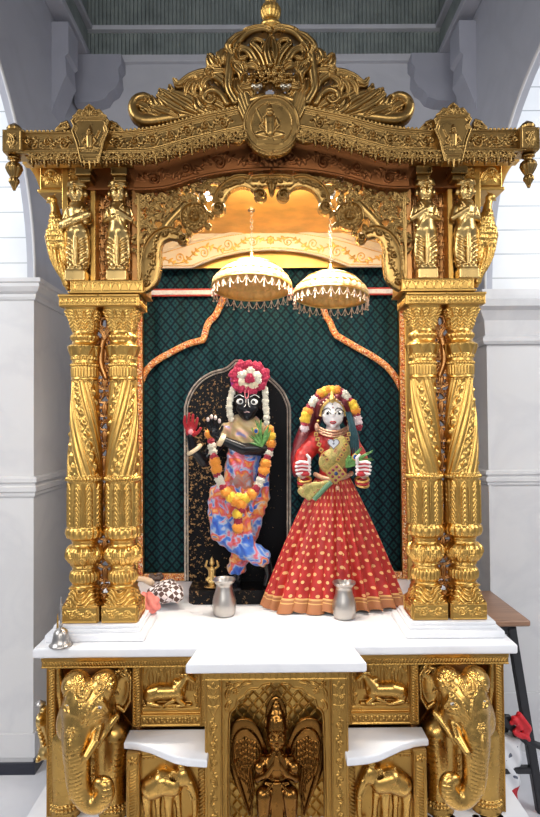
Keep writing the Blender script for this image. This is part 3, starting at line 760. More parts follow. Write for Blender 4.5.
# --- upper storey behind the figures: posts, dark lintel blocks, openwork
YU = 1.945
zU0, zU1 = zL1, Z_(105, 166, YU)
def bothx(fn):
    for sx in (-1, 1):
        fn(sx)
def mx(g, sx): return g if sx > 0 else mirror(g)
zlin = Z_(105, 192, YU)
for sx in (-1, 1):
    for pxa, pxb, m in ((92, 97, GOLD), (133, 141, COPPER), (64, 70, GOLD)):
        a, b = LX(pxa, 230, YU), LX(pxb, 230, YU); obj('upper_post', mx(box(min(a, b), max(a, b), YU-.02, YU+.05, zU0, zU1, .002), sx), m, canopy, smooth=False)
    a, b = LX(139, 230, YU), LX(66, 230, YU)
    R = Relief(a, b, zU0, zlin+.01, .0017, mask=True); xc = LX(114, 230, YU)
    r2 = random.Random(3)
    for cx_ in (LX(100, 230, YU), LX(127, 230, YU), LX(80, 230, YU)):
        z = zU0+.005; k = 0
        while z < zlin-.02:
            for s_ in (-1, 1):
                R.spiral((cx_+s_*.015, z+.018), .014, 1.3, -PI/2, s_, .0045, .003, .006); R.leaf((cx_, z), (cx_+s_*.036, z+.03), .008, -.4*s_, .007)
                R.leaf((cx_+s_*.01, z+.03), (cx_+s_*.034, z+.045), .006, .4*s_, .006)
            R.leaf((cx_, z), (cx_, z+.05), .010, 0, .008); z += .044; k += 1
    obj('openwork_screen', mx(R.front(YU+.03, .008), sx), COPPER, canopy, 'copper-toned openwork screen')

# --- curved fascia: beam path on the left half in photo pixels (top edge, bottom edge)
YF = 1.80
top = [(18, 133.5), (60, 133.5), (105, 133.5), (130, 132), (150, 130), (165, 127), (195, 118.5), (226, 111.5), (250, 106), (270, 104)]
bot = [(18, 152.5), (60, 152.5), (105, 152.5), (130, 152.3), (152, 151.5), (172, 146.5), (195, 140), (226, 133), (250, 128.5), (270, 127)]
def halfpath(pts, Y, n=80, off=0):
    P = smooth_path(pts, n); return np.array([(X_(x, y+off, Y), Z_(x, y+off, Y)) for x, y in P])
def fascia(Y, topp, botp, hbase, thick, body):
    T, B = halfpath(topp, Y), halfpath(botp, Y)
    T[-1][0] = B[-1][0] = min(T[-1][0], 0); 
    poly = np.vstack([T, B[::-1]]); poly[:, 0] = np.minimum(poly[:, 0], .001)
    R = Relief(T[:, 0].min()-.004, -T[:, 0].min()+.004, min(B[:, 1].min(), T[:, 1].min())-.03, T[:, 1].max()+.03, .0015, mask=True); R.sym = True
    R.poly(poly, 0); R.poly(poly*[-1, 1], 0)
    return R, T, B
R, T, B = fascia(YF, top, bot, 0, .1, None)
s1 = YF/590
def mid(a, b, t): return a*(1-t)+b*t
for tt, rr in ((.05, 1.3), (.93, 1.5), (.17, .8), (.82, .8)): R.stroke(mid(T, B, tt), rr*s1, .005 if rr > 1 else .003)
arc = np.r_[0, np.cumsum(np.hypot(*np.diff(mid(T, B, .5), axis=0).T))]
def frameTB(T, B, a0, a1):
    M = mid(T, B, .5); ar = np.r_[0, np.cumsum(np.hypot(*np.diff(M, axis=0).T))]
    def f(s_, t):
        q = a0+s_; x = np.interp(q, ar, M[:, 0]); z = np.interp(q, ar, M[:, 1]); w = np.interp(q, ar, np.hypot(*(T-B).T))/2
        i = min(len(M)-2, max(0, np.searchsorted(ar, q)-1)); d = M[i+1]-M[i]; d = d/np.hypot(*d); return (x-d[1]*t*w*.80, z+d[0]*t*w*.80)
    return f, ar[-1]
f, L_ = frameTB(T, B, 0, 0)
x_sh = 0
def arcx(px):  # arc length where the beam passes photo column px
    xx = X_(px, 140, YF); return float(np.interp(xx, mid(T, B, .5)[:, 0], arc))
for a, b in ((24, 72), (108, 232)):
    f, _ = frameTB(T, B, arcx(a), 0); R.vine(f, arcx(b)-arcx(a), .022, thick=.0034, h=.0095, wl=.058 if a > 50 else .05)
obj('fascia', R.front(YF, .08), GOLD_SHADED, canopy, 'curved carved fascia band')
# roof slab edge behind the fascia + beaded top edging
# lobed teeth along the upper edge
R = Relief(-.82, .82, Z_(270, 135, YF)-.03, Z_(270, 95, YF)+.04, .0015, mask=True); R.sym = True
R.beads(T+[0, .003], .0125, .0052, .006); R.stroke(T, .003, .004)
obj('crest_teeth', R.front(YF-.006, .010), GOLD_SHADED, canopy)
# small rising scroll leaves beside the shields
# --- hanging lace of rings below the fascia
Yf2 = 1.775
Tl = halfpath(bot, Yf2, off=.5); R = Relief(Tl[:, 0].min()-.01, -Tl[:, 0].min()+.01, Tl[:, 1].min()-.06, Tl[:, 1].max()+.02, .0014, mask=True); R.sym = True
al = np.r_[0, np.cumsum(np.hypot(*np.diff(Tl, axis=0).T))]; step = .0375
for q in np.arange(step*1.2, al[-1]-.07, step):
    x, z = np.interp(q, al, Tl[:, 0]), np.interp(q, al, Tl[:, 1]); s2 = Yf2/590
    for s_ in (-1, 1):
        R.spiral((x+s_*.0095, z-.016), .0100, 1.15, PI/2, s_, .0036, .0028, .009, n=22)
        R.ball((x+s_*.011, z-.030), .0042, .008)
    R.stroke([(x-.017, z-.001), (x, z-.007), (x+.017, z-.001)], .0032, .009); R.ball((x, z-.018), .0055, .011); R.stroke([(x, z-.020), (x, z-.034)], [.0040, .0048], .009); R.ball((x, z-.040), .0036, .009)
    x2, z2_ = np.interp(q+step/2, al, Tl[:, 0]), np.interp(q+step/2, al, Tl[:, 1])
    R.stroke([(x2, z2_), (x2, z2_-.020)], .0028, .006); R.ball((x2, z2_-.012), .0052, .009); R.ball((x2, z2_-.026), .0040, .008); R.ball((x2, z2_-.034), .0026, .006)
R.stroke(Tl[Tl[:, 0] < -.088]+[0, .001], .0035, .006)
obj('lace_fringe', R.front(Yf2, .006), GOLD_SHADED, canopy)

# --- end blocks with bud finials and hanging buds
for sx in (-1, 1):
    Ye = 1.775; x0, x1 = LX(22.3, 140, Ye), LX(2.4, 140, Ye); z0, z1 = Z_(12, 152, Ye), Z_(12, 129.8, Ye)
    blk = obj('end_block', mx(box(x0, x1, Ye, Ye+.07, z0, z1, .003), sx), GOLD_SHADED, canopy, smooth=False)
    R = Relief(x0+.002, x1-.002, z0+.002, z1-.002, .0012); xc, zc = (x0+x1)/2, (z0+z1)/2
    for a, b, c, d in ((x0, x1, z0, z0+.006), (x0, x1, z1-.006, z1), (x0, x0+.006, z0, z1), (x1-.006, x1, z0, z1)): R.rect(a, b, c, d, .003)
    for s_ in (-1, 1): R.leaf((xc+s_*.004, zc-.02), (xc+s_*.010, zc+.02), .008, .6*s_, .008); R.leaf((xc, zc-.018), (xc+s_*.014, zc-.004), .005, .3*s_, .006)
    obj('block_carving', mx(R.front(Ye-.0015, .002), sx), GOLD_SHADED, blk)
    cxx = sx*LX(14, 124, Ye+.03); zt = z1
    obj('bud_finial', lathe(cxx, Ye+.035, [(zt-.002, .010), (zt+.003, .013), (zt+.006, .016), (zt+.012, .021), (zt+.020, .022), (zt+.027, .017), (zt+.030, .012), (zt+.034, .007), (zt+.038, .001)], 48, lambda th, z: .0018*np.abs(np.sin(th*4)), nz=50), GOLD_SHADED, blk)
    zb = z0
    cxx = sx*LX(13.5, 165, Ye+.03)
    obj('hanging_bud', lathe(cxx, Ye+.035, [(zb+.002, .012), (zb-.003, .019), (zb-.008, .020), (zb-.012, .012), (zb-.018, .011), (zb-.024, .020), (zb-.036, .023), (zb-.048, .018), (zb-.060, .011), (zb-.064, .008), (zb-.070, .012), (zb-.078, .013), (zb-.086, .008), (zb-.094, .004), (zb-.104, .0005)], 64,
        lambda th, z: .0035*np.abs(np.sin(th*4))*(z < zb-.018), nz=90), GOLD_SHADED, blk)
    # stepped corbel under the beam end
    Yb = 1.935
    x0, x1 = LX(40, 180, Yb), LX(84, 180, Yb); x0, x1 = min(x0, x1), max(x0, x1)
    z0, z1 = Z_(60, 192, Yb), Z_(60, 153, Yb)
    cb = obj('corbel', mx(box(x0, x1, Yb, Yb+.14, z0, z1, .003), sx), GOLD, canopy, smooth=False)
    g = band_panel(x0+.006, x1-.004, z0+.012, z1-.035, Yb, .003, 'vine', h=.006); obj('corbel_carving', mx(g, sx), GOLD, cb)
    obj('corbel_lip', mx(box(x0-.004, x1+.006, Yb-.008, Yb+.145, z0-.004, z0+.008, .003), sx), GOLD, cb, smooth=False)
    xa = LX(22, 155, Yb); P = smooth_path([(x1, z0+.004), (x1+.008, z0+.03), (x1+.022, z0+.062), (xa-.01, z1-.028), (xa, z1)], 14); poly = [(x1-.01, z0+.004)]+[tuple(p) for p in P]+[(x1-.01, z1)]
    obj('corbel_bracket', mx(prism(poly, Yb+.004, Yb+.12, 'y'), sx), GOLD, cb, smooth=False)

# --- shield plaques over the pillar pairs
def seated(R, c, s, h=.009):
    """small seated figure in relief, s = height"""
    x, z = c
    R.ell((x, z-.32*s), .34*s, .12*s, 0, h*.7); R.rect(x-.32*s, x+.32*s, z-.5*s, z-.38*s, h*.5)
    for q in (-1, 1):
        R.stroke([(x+q*.07*s, z-.22*s), (x+q*.3*s, z-.27*s), (x+q*.04*s, z-.33*s)], [.09*s, .075*s, .05*s], h)
        R.stroke([(x+q*.14*s, z+.12*s), (x+q*.22*s, z-.04*s), (x+q*.12*s, z-.15*s)], [.055*s, .05*s, .04*s], h)
    R.stroke([(x, z-.2*s), (x, z+.12*s)], [.13*s, .15*s], h*1.1); R.ell((x, z+.28*s), .095*s, .12*s, 0, h*1.5)
    R.stroke([(x, z+.36*s), (x, z+.5*s)], [.085*s, .02*s], h*1.2)
    R.stroke([(x-.2*s, z+.1*s), (x-.32*s, z+.34*s)], .03*s, h*.8)
for sx in (-1, 1):
    Ysh = 1.765
    def p2(px, py): return (LX(px, py, Ysh), Z_(px, py, Ysh))
    out = [p2(*q) for q in ((72, 121), (75, 117.5), (105, 117.5), (108.5, 121), (106.5, 126), (108, 131), (103, 143), (98.5, 163), (82, 163), (77, 143), (72.5, 131), (74.5, 126))]
    xs = [p[0] for p in out]; R = Relief(min(xs)-.004, max(xs)+.004, min(p[1] for p in out)-.002, max(p[1] for p in out)+.004, .0012, mask=True)
    R.poly(out, .001); O = np.array(out+[out[0]]); R.stroke(O, .0042, .006, 'max'); cen = O[:-1].mean(0); R.stroke(cen+(O-cen)*.84, .0018, .003, 'max')
    seated(R, p2(90, 141), .088)
    sh = obj('shield_plaque', mx(R.front(Ysh, .035), sx), GOLD_SHADED, canopy)
    top_ = [p2(79, 118), p2(77, 114), p2(80, 110.5), p2(84, 111.5), p2(86.5, 108), p2(90, 105.5), p2(93.5, 108), p2(96, 111.5), p2(100, 110.5), p2(103, 114), p2(101, 118)]
    R = Relief(min(p[0] for p in top_)-.012, max(p[0] for p in top_)+.012, top_[0][1]-.006, top_[5][1]+.01, .0012, mask=True)
    R.poly(top_, .002); R.stroke(np.array(top_), .003, .006, 'max'); c = p2(90, 113)
    for q in (-1, 1): R.spiral((c[0]+q*.016, c[1]-.004), .011, 1.2, PI/2, q, .0036, .0026, .007); R.leaf((c[0]+q*.025, c[1]-.012), (c[0]+q*.052, c[1]-.013), .005, .3*q, .005)
    R.leaf((c[0], c[1]-.01), (c[0], c[1]+.018), .008, 0, .01); obj('shield_crown', mx(R.front(Ysh-.002, .03), sx), GOLD_SHADED, sh)
    R = Relief(c[0]-.034, c[0]+.034, p2(90, 170)[1], p2(90, 161)[1], .0012, mask=True); zz = p2(90, 163)[1]
    for q in (-.016, 0, .016): R.stroke([(c[0]+q, zz+.004), (c[0]+q, zz-(.020 if q == 0 else .010))], [.0055, .002], .007)
    obj('shield_tassel', mx(R.front(Ysh, .012), sx), GOLD_SHADED, sh)
    # scroll shoulders either side
    for q, px in ((1, 68), (-1, 112)):
        c = (LX(px, 127, YF), Z_(px, 127.5, YF)); R = Relief(c[0]-.05, c[0]+.05, c[1]-.04, c[1]+.03, .0013, mask=True)
        R.spiral(c, .012, 1.3, PI/2, -q, .0055, .004, .009)
        R.stroke(smooth_path([(c[0]+q*.0, c[1]+.011), (c[0]+q*.018, c[1]+.004), (c[0]+q*.034, c[1]-.011)], 10), [.0055]*5+[.003]*5, .008)
        R.leaf((c[0]+q*.005, c[1]-.006), (c[0]+q*.036, c[1]-.014), .007, 0, .006)
        obj('shield_scroll', mx(R.front(YF-.008, .02), sx), GOLD_SHADED, sh)

# --- crest: overlapping acanthus scrolls, traced on the left half and mirrored
Yk = 1.82
def K(px, py): return (X_(px, py, Yk), Z_(px, py, Yk))
def KP(pts, n=36): return np.array([K(*p) for p in smooth_path(pts, n)])
sk = Yk/590
R = Relief(K(128, 100)[0], -K(128, 100)[0], K(270, 134)[1], K(270, 18)[1], .0013, mask=True); R.sym = True
def ks(pts, r, h, rib=0, n=36):
    r = np.interp(np.linspace(0, 1, n), np.linspace(0, 1, len(r)), r)*sk*1.12; R.stroke(KP(pts, n), r, h*1.25, 'over', .5, rib)
def kl(a, b, w, bend=.2, h=.010): R.leaf(K(*a), K(*b), w*sk*1.25, bend, h*1.3, n=12)
# plate between crest and fascia
pl = [K(138, 126), K(142, 119), K(165, 117), K(195, 111), (K(232, 103)), K(252, 98), K(270, 96), K(270, 112), K(232, 113), K(195, 120), K(160, 129)]
R.poly(np.minimum(np.array(pl), [.001, 9]), .003); R.poly(np.minimum(np.array(pl), [.001, 9])*[-1, 1], .003)
# long base stem
ks([(262, 98), (235, 106), (205, 112), (175, 118), (150, 121), (138, 118), (133, 109), (136, 100), (145, 97), (152, 102), (151, 110), (144, 111), (143, 106)], [4.4, 4.6, 5, 5.6, 5.8, 5.4, 4.8, 4.2, 3.8, 3.4, 3.2, 3.2, 3.4], .016)
# leaves fanning up from the stem, towards the left
for a, b, w, bd in (((160, 116), (146, 100), 4.5, .3), ((170, 114), (152, 97), 5, .3), ((182, 112), (160, 90), 5.5, .3), ((192, 110), (170, 86), 5.5, .3), ((206, 104), (190, 88), 5, .3), ((212, 88), (222, 98), 5, -.3), ((236, 60), (246, 70), 4.5, .2), ((226, 84), (214, 72), 5, .2), ((150, 112), (138, 105), 4, -.3)): kl(a, b, w, bd, .009)
for a, m_, b, w in (((196, 116), (176, 108), (158, 96), 5), ((200, 114), (182, 103), (163, 91), 5), ((206, 112), (190, 100), (172, 92), 5), ((178, 118), (166, 112), (153, 108), 4)):
    ks([a, m_, b], [w*.5, w, w*.9, w*.4], .013, .3); 
ks([(224, 108), (208, 98), (204, 88), (196, 82), (186, 83), (178, 86), (176, 81)], [4, 5.5, 6, 6, 5, 3.4, 2], .016, .25)
ks([(232, 104), (228, 88), (216, 77), (203, 75), (190, 79), (179, 85), (174, 80)], [4, 5, 5, 5, 4.5, 3, 1.6], .018, .25)
ks([(228, 106), (222, 97), (214, 92), (206, 95), (205, 102), (211, 105), (215, 101)], [3.6, 3.6, 3.4, 3.2, 3, 2.6, 2.6], .017)
kl((208, 113), (196, 98), 5, .3); kl((216, 111), (206, 108), 4, .3); kl((205, 80), (195, 95), 3.4, -.5); kl((197, 80), (186, 96), 3, -.4); kl((213, 78), (203, 90), 3.2, -.5)
# flower block
for q in range(5):
    a = 1.3+q*2*PI/5; R.ell(K(217+7*math.cos(a), 62+7*math.sin(a)), 5.2*sk, 4*sk, -a, .014)
R.ball(K(217, 62), 4*sk, .019); kl((222, 72), (208, 55), 4, .3, .008); kl((225, 70), (207, 68), 4, .3, .008); kl((222, 62), (226, 50), 4.5, .3, .008); kl((212, 70), (206, 74), 3, .2)
# dome arch
ks([(236, 104), (229, 90), (230, 70), (232, 56), (239, 42), (249, 33), (262, 30), (270, 32)], [5, 5, 5, 4.8, 4.8, 4.5, 4, 3.6], .020, .18, 48)
ks([(232, 56), (229, 47), (237, 38), (246, 33)], [2, 4.5, 4, 2], .015, .2)
# inner fronds
ks([(262, 78), (256, 64), (250, 54), (242, 50), (238, 54), (240, 60), (245, 59)], [3.5, 4.5, 4.5, 3.6, 3, 2.8, 2.6], .016, .3)
ks([(268, 74), (264, 60), (257, 50), (252, 45), (256, 41), (263, 44), (262, 49)], [4, 4.6, 4, 3, 2.6, 2.6, 2.4], .017, .3)
ks([(270, 66), (267, 54), (268, 44), (270, 38)], [4.5, 4.5, 3.4, 2.2], .018, .3)
ks([(240, 96), (242, 86), (241, 76), (235, 70), (234, 64), (240, 66), (243, 72)], [3, 4, 4, 3.4, 2.8, 2.6, 2.4], .015, .25)
kl((243, 96), (236, 80), 4.5, .3); kl((247, 97), (250, 82), 5, -.3); kl((252, 96), (246, 74), 5, .2); kl((258, 70), (246, 66), 3.6, -.3); kl((256, 84), (241, 88), 4, .2)
# central flowers
for c in ((262, 73), (253, 80), (270, 81), (262, 86)): R.rosette(K(*c), 6.2*sk, 6, .020)
R.sym = False
for c in ((278, 73), (287, 80), (278, 86)): R.rosette(K(*c), 6.2*sk, 6, .020)
R.sym = True
crest = obj('crest', R.front(Yk, .022), GOLD_SHADED, canopy, 'openwork crest of acanthus scrolls')
# silvered mask faces
for sx in (-1, 1):
    c = K(257, 92); g = Sculpt((c[0]-.03, Yk-.05, c[1]-.03), (c[0]+.03, Yk+.01, c[1]+.03), .0016)
    g.ell((c[0], Yk-.022, c[1]), (.013, .010, .011), .003)
    for q in (-1, 1): g.ell((c[0]+q*.008, Yk-.030, c[1]+.003), (.006, .005, .005), .002); g.ell((c[0]+q*.013, Yk-.02, c[1]+.008), (.004, .004, .008), .003)
    g.ell((c[0], Yk-.033, c[1]-.004), (.005, .005, .004), .002)
    obj('mask_face', mx(relax(g.mesh(), 1), 1 if sx < 0 else -1) if sx < 0 else mirror(relax(g.mesh(), 1)), mat('pale_gilt_%d' % (sx+1), (.62, .55, .42), .3, 1.0), crest, 'pale silvered mask face')
# medallion
def p3(px, py): return (X_(px, py, 1.77), Z_(px, py, 1.77))
R = Relief(p3(238, 120)[0], -p3(238, 120)[0], p3(270, 158)[1], p3(270, 91)[1], .0012, mask=True); R.sym = True; s3 = 1.77/590
half = np.array([(270-25.5*math.sin(a), 122-28*math.cos(a)) for a in np.linspace(0, PI, 40)])
O = np.array([p3(*p) for p in half]); O[0, 0] = 0; O[-1, 0] = 0; full = np.vstack([O, (O*[-1, 1])[::-1]])
for k_ in range(4):     # fan blades spreading to the upper corners
    a = K(235+k_*3.6, 101-k_*1.2); b = p3(250+k_*1.2, 128-k_*2); R.stroke([a, b], [2.8*s3, 1.6*s3], .006, 'over')
R.beads(O[6:]+[0, -.004], .0085, .0042, .006); R.beads((full[30:60]-[0, .008]), .010, .004, .005)
R.poly(full, .004); R.stroke(O, 1.7*s3, .011, 'over')
inner = np.array([0, p3(270, 121)[1]])+(O-[0, p3(270, 121)[1]])*.76; R.stroke(inner, 1.0*s3, .008, 'over')
R.sym = False; seated(R, p3(270, 122), .125, .011); 
med = obj('medallion', R.front(1.785, .02), GOLD_SHADED, canopy, 'round medallion with a seated figure in relief')
for sx in (-1, 1):
    c = p3(241, 136)
    R = Relief(c[0]-.04, c[0]+.04, c[1]-.03, c[1]+.03, .0012, mask=True)
    R.stroke(smooth_path([(c[0]-.03, c[1]+.010), (c[0]-.032, c[1]-.006), (c[0]-.012, c[1]-.012), (c[0]+.012, c[1]-.006), (c[0]+.014, c[1]+.006), (c[0]+.004, c[1]+.006)], 30), .0055, .010)
    obj('medallion_scroll', mirror(R.front(1.782, .015)) if sx > 0 else R.front(1.782, .015), GOLD_SHADED, med)
# finial pot
zf = Z_(270, 30, Yk); zz = lambda py: Z_(270, py, Yk+.01)
fin = obj('finial', lathe(0, Yk+.01, [(zz(33), .020), (zz(29), .034), (zz(27.5), .036), (zz(25.5), .034), (zz(24.5), .018), (zz(23), .013), (zz(21.5), .014), (zz(19), .022), (zz(15), .028), (zz(11.5), .030), (zz(8), .027), (zz(5), .019), (zz(4), .015), (zz(2), .018), (zz(0), .014), (zz(-4), .005), (zz(-7), .001)], 90,
    lambda th, z: .0035*np.abs(np.sin(th*7))*((z > zz(20.5)) & (z < zz(4.5))), nz=140), GOLD, canopy, 'ribbed pot finial')

# --- dark carved under-beam, recessed
Yu = 1.87
top2 = [(134, 158), (155, 158), (175, 151), (195, 145), (226, 138), (250, 136), (270, 136)]
bot2 = [(134, 190.5), (150, 190), (170, 187.5), (195, 179.5), (215, 175), (240, 171.5), (270, 170)]
R, T2, B2 = fascia(Yu, top2, bot2, 0, .05, None)
R.stroke(mid(T2, B2, .96), 1.1*s1, .004); R.stroke(mid(T2, B2, .2), .8*s1, .003)
f, L_ = frameTB(mid(T2, B2, .3), B2, 0.01, 0); R.vine(f, L_-.012, .03, h=.010, wl=.10, thick=.0034)
R.sym = False; R.rosette((0, mid(T2, B2, .68)[-1][1]), .028, 8, .006)
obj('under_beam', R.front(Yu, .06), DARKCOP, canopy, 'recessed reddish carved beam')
# --- cusped arch plate
Ya = 1.90
def A2(px, py): return (X_(px, py, Ya), Z_(px, py, Ya))
sa = Ya/590
R = Relief(A2(130, 200)[0], -A2(130, 200)[0], A2(140, 300)[1], A2(140, 168)[1], .0014, mask=True); R.sym = True
def ap(pts, n=40): return np.array([A2(*p) for p in smooth_path(pts, n)])
# spandrel openwork first
r3 = random.Random(8)
cells = []
for gx in range(141, 262, 9):
    for gy in range(180, 262, 9):
        x, y = gx+r3.uniform(-2, 2), gy+r3.uniform(-2, 2)
        yb = np.interp(x, [140, 150, 160, 180, 195, 210, 218, 235, 250], [262, 240, 226, 222, 204, 196, 188, 176, 174])
        yt = np.interp(x, [140, 170, 195, 226, 270], [190, 186, 178, 172, 168])
        if yt-2 < y < yb: cells.append((x, y))
for i, (x, y) in enumerate(cells):
    a = r3.uniform(0, 2*PI)
    R.spiral(A2(x, y), 4.2*sa, 1.2, a, r3.choice((-1, 1)), 1.5*sa, 1.0*sa, .006, n=20)
    for q in range(2):
        b = a+q*PI+r3.uniform(-.5, .5); R.leaf(A2(x, y), A2(x+8*math.cos(b), y+8*math.sin(b)), 2.3*sa, r3.uniform(-.6, .6), .008, n=9)
for c in ((175, 197), (152, 212), (228, 181), (205, 186)): R.rosette(A2(*c), 5*sa, 6, .010)
R.stroke(ap([(146, 262), (152, 245), (168, 222), (185, 204)]), 3.5*sa, .006)
R.stroke(ap([(139, 192), (139, 290)]), 2*sa, .007)
# side foil
def band(pts, w, n=60, h=.012):
    P = ap(pts, n); w = np.interp(np.linspace(0, 1, n), np.linspace(0, 1, len(w)), w)*sa
    R.stroke(P, w, h, 'over', .12); R.stroke(P, w*.80, h*.60, 'over', .12); 
    T_ = np.gradient(P, axis=0); T_ /= np.hypot(*T_.T)[:, None]; Nn = np.c_[-T_[:, 1], T_[:, 0]]
    ar = np.r_[0, np.cumsum(np.hypot(*np.diff(P, axis=0).T))]
    def f(s_, t):
        q = s_; return (np.interp(q, ar, P[:, 0]+Nn[:, 0]*t*w*.62), np.interp(q, ar, P[:, 1]+Nn[:, 1]*t*w*.62))
    old = R.lift; R.lift = h*.60; R.vine(f, ar[-1], w.mean()*.8, h=h*.9, wl=w.mean()*3.4); R.lift = old
    for sg in (-1, 1): R.stroke(P+Nn*(w*.93)[:, None]*sg, sa*.8, h*1.25, 'max')
band([(137, 294), (149, 280), (151.5, 264), (152.5, 250), (158, 239), (168, 233.5), (178, 235)], [3, 9.5, 11, 9.5, 7.5, 6.5, 5.5])
R.ball(A2(183, 240), 6*sa, .020); R.spiral(A2(182.5, 239), 5.0*sa, 1.3, .6, -1, 1.6*sa, 1.2*sa, .024)
band([(219, 206), (220, 197), (228, 187), (241, 182), (253, 185), (260, 193)], [5.5, 6.5, 6.5, 6.5, 6, 5])
band([(253, 182), (262, 181.5), (272, 182)], [5, 6, 6], n=12); R.ball(A2(218.5, 209), 7.5*sa, .020); R.spiral(A2(218.5, 209), 6.2*sa, 1.4, -.6, 1, 1.8*sa, 1.3*sa, .024)
R.ball(A2(260.5, 196), 7*sa, .020); R.spiral(A2(260.5, 196), 5.6*sa, 1.4, 2.5, -1, 1.7*sa, 1.2*sa, .024)
# medallion of the arch
c = A2(194.5, 217); R.stroke([c], 15*sa, .014, 'over', .1); R.stroke([c], 12*sa, .011, 'over', .1)
ci = np.array([(c[0]+13.4*sa*math.cos(a), c[1]+13.4*sa*math.sin(a)) for a in np.linspace(0, 2*PI, 50)]); R.stroke(ci, 1.2*sa, .018, 'over'); 
for q in range(16): a = q*PI/8; R.leaf((c[0]+5*sa*math.cos(a), c[1]+5*sa*math.sin(a)), (c[0]+11.5*sa*math.cos(a), c[1]+11.5*sa*math.sin(a)), 1.9*sa, .1, .017, n=8)
R.ball(c, 5*sa, .016); R.rosette(c, 4.6*sa, 5, .020)
for p, q in (((180, 226), (176, 231)), ((205, 226), (211, 228)), ((208, 214), (213, 218)), ((187, 230), (190, 236))): R.leaf(A2(*p), A2(*q), 3*sa, .3, .012)
R.sym = False; c = A2(270, 188); R.leaf((0, c[1]+.02), (0, c[1]-.024), .012, 0, .022); R.rosette((0, c[1]+.014), .018, 6, .020)
obj('cusped_arch', R.front(Ya, .014), GOLD_SHADED, canopy, 'cusped arch plate with volutes and openwork spandrels')

for sx in (-1, 1):
    a, b = LX(141, 180, 1.93), LX(80, 180, 1.93)
    obj('lintel_block', mx(box(a, b, 1.915, 1.96, zlin-.004, Z_(105, 152, 1.93), .003), sx), DARKCOP, canopy, smooth=False)
    obj('inner_wall', mx(box(.43, .655, 2.08, 2.09, zL1, 2.385), sx), WARM, canopy, smooth=False)
    for px in (87, 122):
        x = LX(px, 175, 1.9); obj('bracket_block', mx(join(*[(q[0], [list(f) for f in q[1]]) for q in (box(x-.026, x+.026, 1.86, 1.93, Z_(105, 176, 1.87), Z_(105, 168, 1.87), .003), box(x-.020, x+.020, 1.872, 1.93, Z_(105, 181, 1.87), Z_(105, 176, 1.87), .003))]), sx), GOLD_SHADED, canopy, smooth=False)
# --- roof, ceiling, backboard and rear posts
zc = 2.385
obj('roof_board', join(*[(g[0], [list(f) for f in g[1]]) for g in (box(-.66, .66, 1.93, 2.64, zc, zc+.02), box(-.66, -.63, 1.95, 2.64, zlin, zc), box(.63, .66, 1.95, 2.64, zlin, zc), box(-.80, -.40, 1.88, 1.914, Z_(270, 151, YF), Z_(270, 134.5, YF)), box(.40, .80, 1.88, 1.914, Z_(270, 151, YF), Z_(270, 134.5, YF)))]), WARM, canopy, smooth=False)
obj('backboard', box(-.66, .66, 2.615, 2.64, .9, zc), mat('board_red_brown', (.22, .10, .05), .6), canopy, smooth=False)
for sx in (-1, 1): obj('rear_post', mx(box(.575, .65, 2.53, 2.612, .9, zc, .004), sx), GOLD, canopy, smooth=False)
# painted gold valance with a low arched lower edge
Yv = 2.50
def V2(px, py): return (X_(px, py, Yv), Z_(px, py, Yv))
ztop = zc; low = smooth_path([(140, 268.5), (165, 268.5), (190, 268.2), (197, 266), (217, 258.5), (243, 252.5), (270, 250.5)], 40)
P = np.array([V2(*p) for p in low]); up = np.array([V2(x, y) for x, y in smooth_path([(140, 257), (166, 250), (203, 239), (240, 232), (270, 230)], 40)])
R = Relief(P[:, 0].min(), -P[:, 0].min(), P[:, 1].min(), ztop, .0018, mask=True); R.sym = True
poly = np.vstack([P, [[0, P[-1, 1]], [0, ztop], [P[0, 0], ztop]]]); poly[:, 0] = np.minimum(poly[:, 0], .001); R.poly(poly, .0); R.poly(poly*[-1, 1], .0)
R.stroke(P+[0, .004], .004, .006); R.stroke(up, .005, .008)
VAL = mat('valance_gilt', (.86, .74, .55), .45, .10, noise=.12, nscale=14)
val = obj('valance', R.front(Yv, .01), VAL, canopy, 'pale painted valance panel')
R = Relief(P[:, 0].min(), -P[:, 0].min(), P[:, 1].min(), ztop, .0016, mask=True); R.sym = True
f, L_ = frameTB(up-[0, .012], P+[0, .008], 0.01, 0); R.vine(f, L_-.03, .034, h=.004, wl=.115, thick=.0034)
R.stroke(up-[0, .010], .0022, .003); R.stroke(P+[0, .012], .0020, .003); R.stroke(up+[0, .030], .0025, .003); R.stroke(up+[0, .052], .0018, .003)
R.sym = False; R.rosette((0, (up[-1][1]+P[-1][1])/2), .020, 8, .005)
obj('valance_scrollwork', R.front(Yv-.001, .002), WARM, val, 'amber gold scrollwork')
obj('valance_backing', box(-.62, .62, 2.545, 2.556, Z_(270, 268, 2.55), zc-.001, 0), WARM, canopy, 'amber board above the teal cloth', smooth=False)

# --- marble slabs
def frontmarble(name, label, cat, geo, **k):
    o = obj(name, geo, MARBLE, smooth=True, angle=35); return tag(o, label, cat, **k)
ztop_m = .9
tw = .2435
pts = [(-.733, 2.66), (-.733, 1.80), (-.236, 1.80), (-.255, 1.68), (.255, 1.68), (.236, 1.80), (.733, 1.80), (.733, 2.66)]
bm = bmesh.new(); vsb = [bm.verts.new((x, y, .868)) for x, y in pts]; fb = bm.faces.new(vsb); r = bmesh.ops.extrude_face_region(bm, geom=[fb])
bmesh.ops.translate(bm, verts=[v for v in r['geom'] if isinstance(v, bmesh.types.BMVert)], vec=(0, 0, .032)); bmesh.ops.recalc_face_normals(bm, faces=bm.faces)
bmesh.ops.bevel(bm, geom=[e for e in bm.edges if abs(e.verts[0].co.z-e.verts[1].co.z) < 1e-5], offset=.008, segments=4, affect='EDGES', profile=.5)
frontmarble('marble_platform_top', 'wide white marble platform top with a projecting front tongue over the gilded base', 'marble slab', frombm(bm))
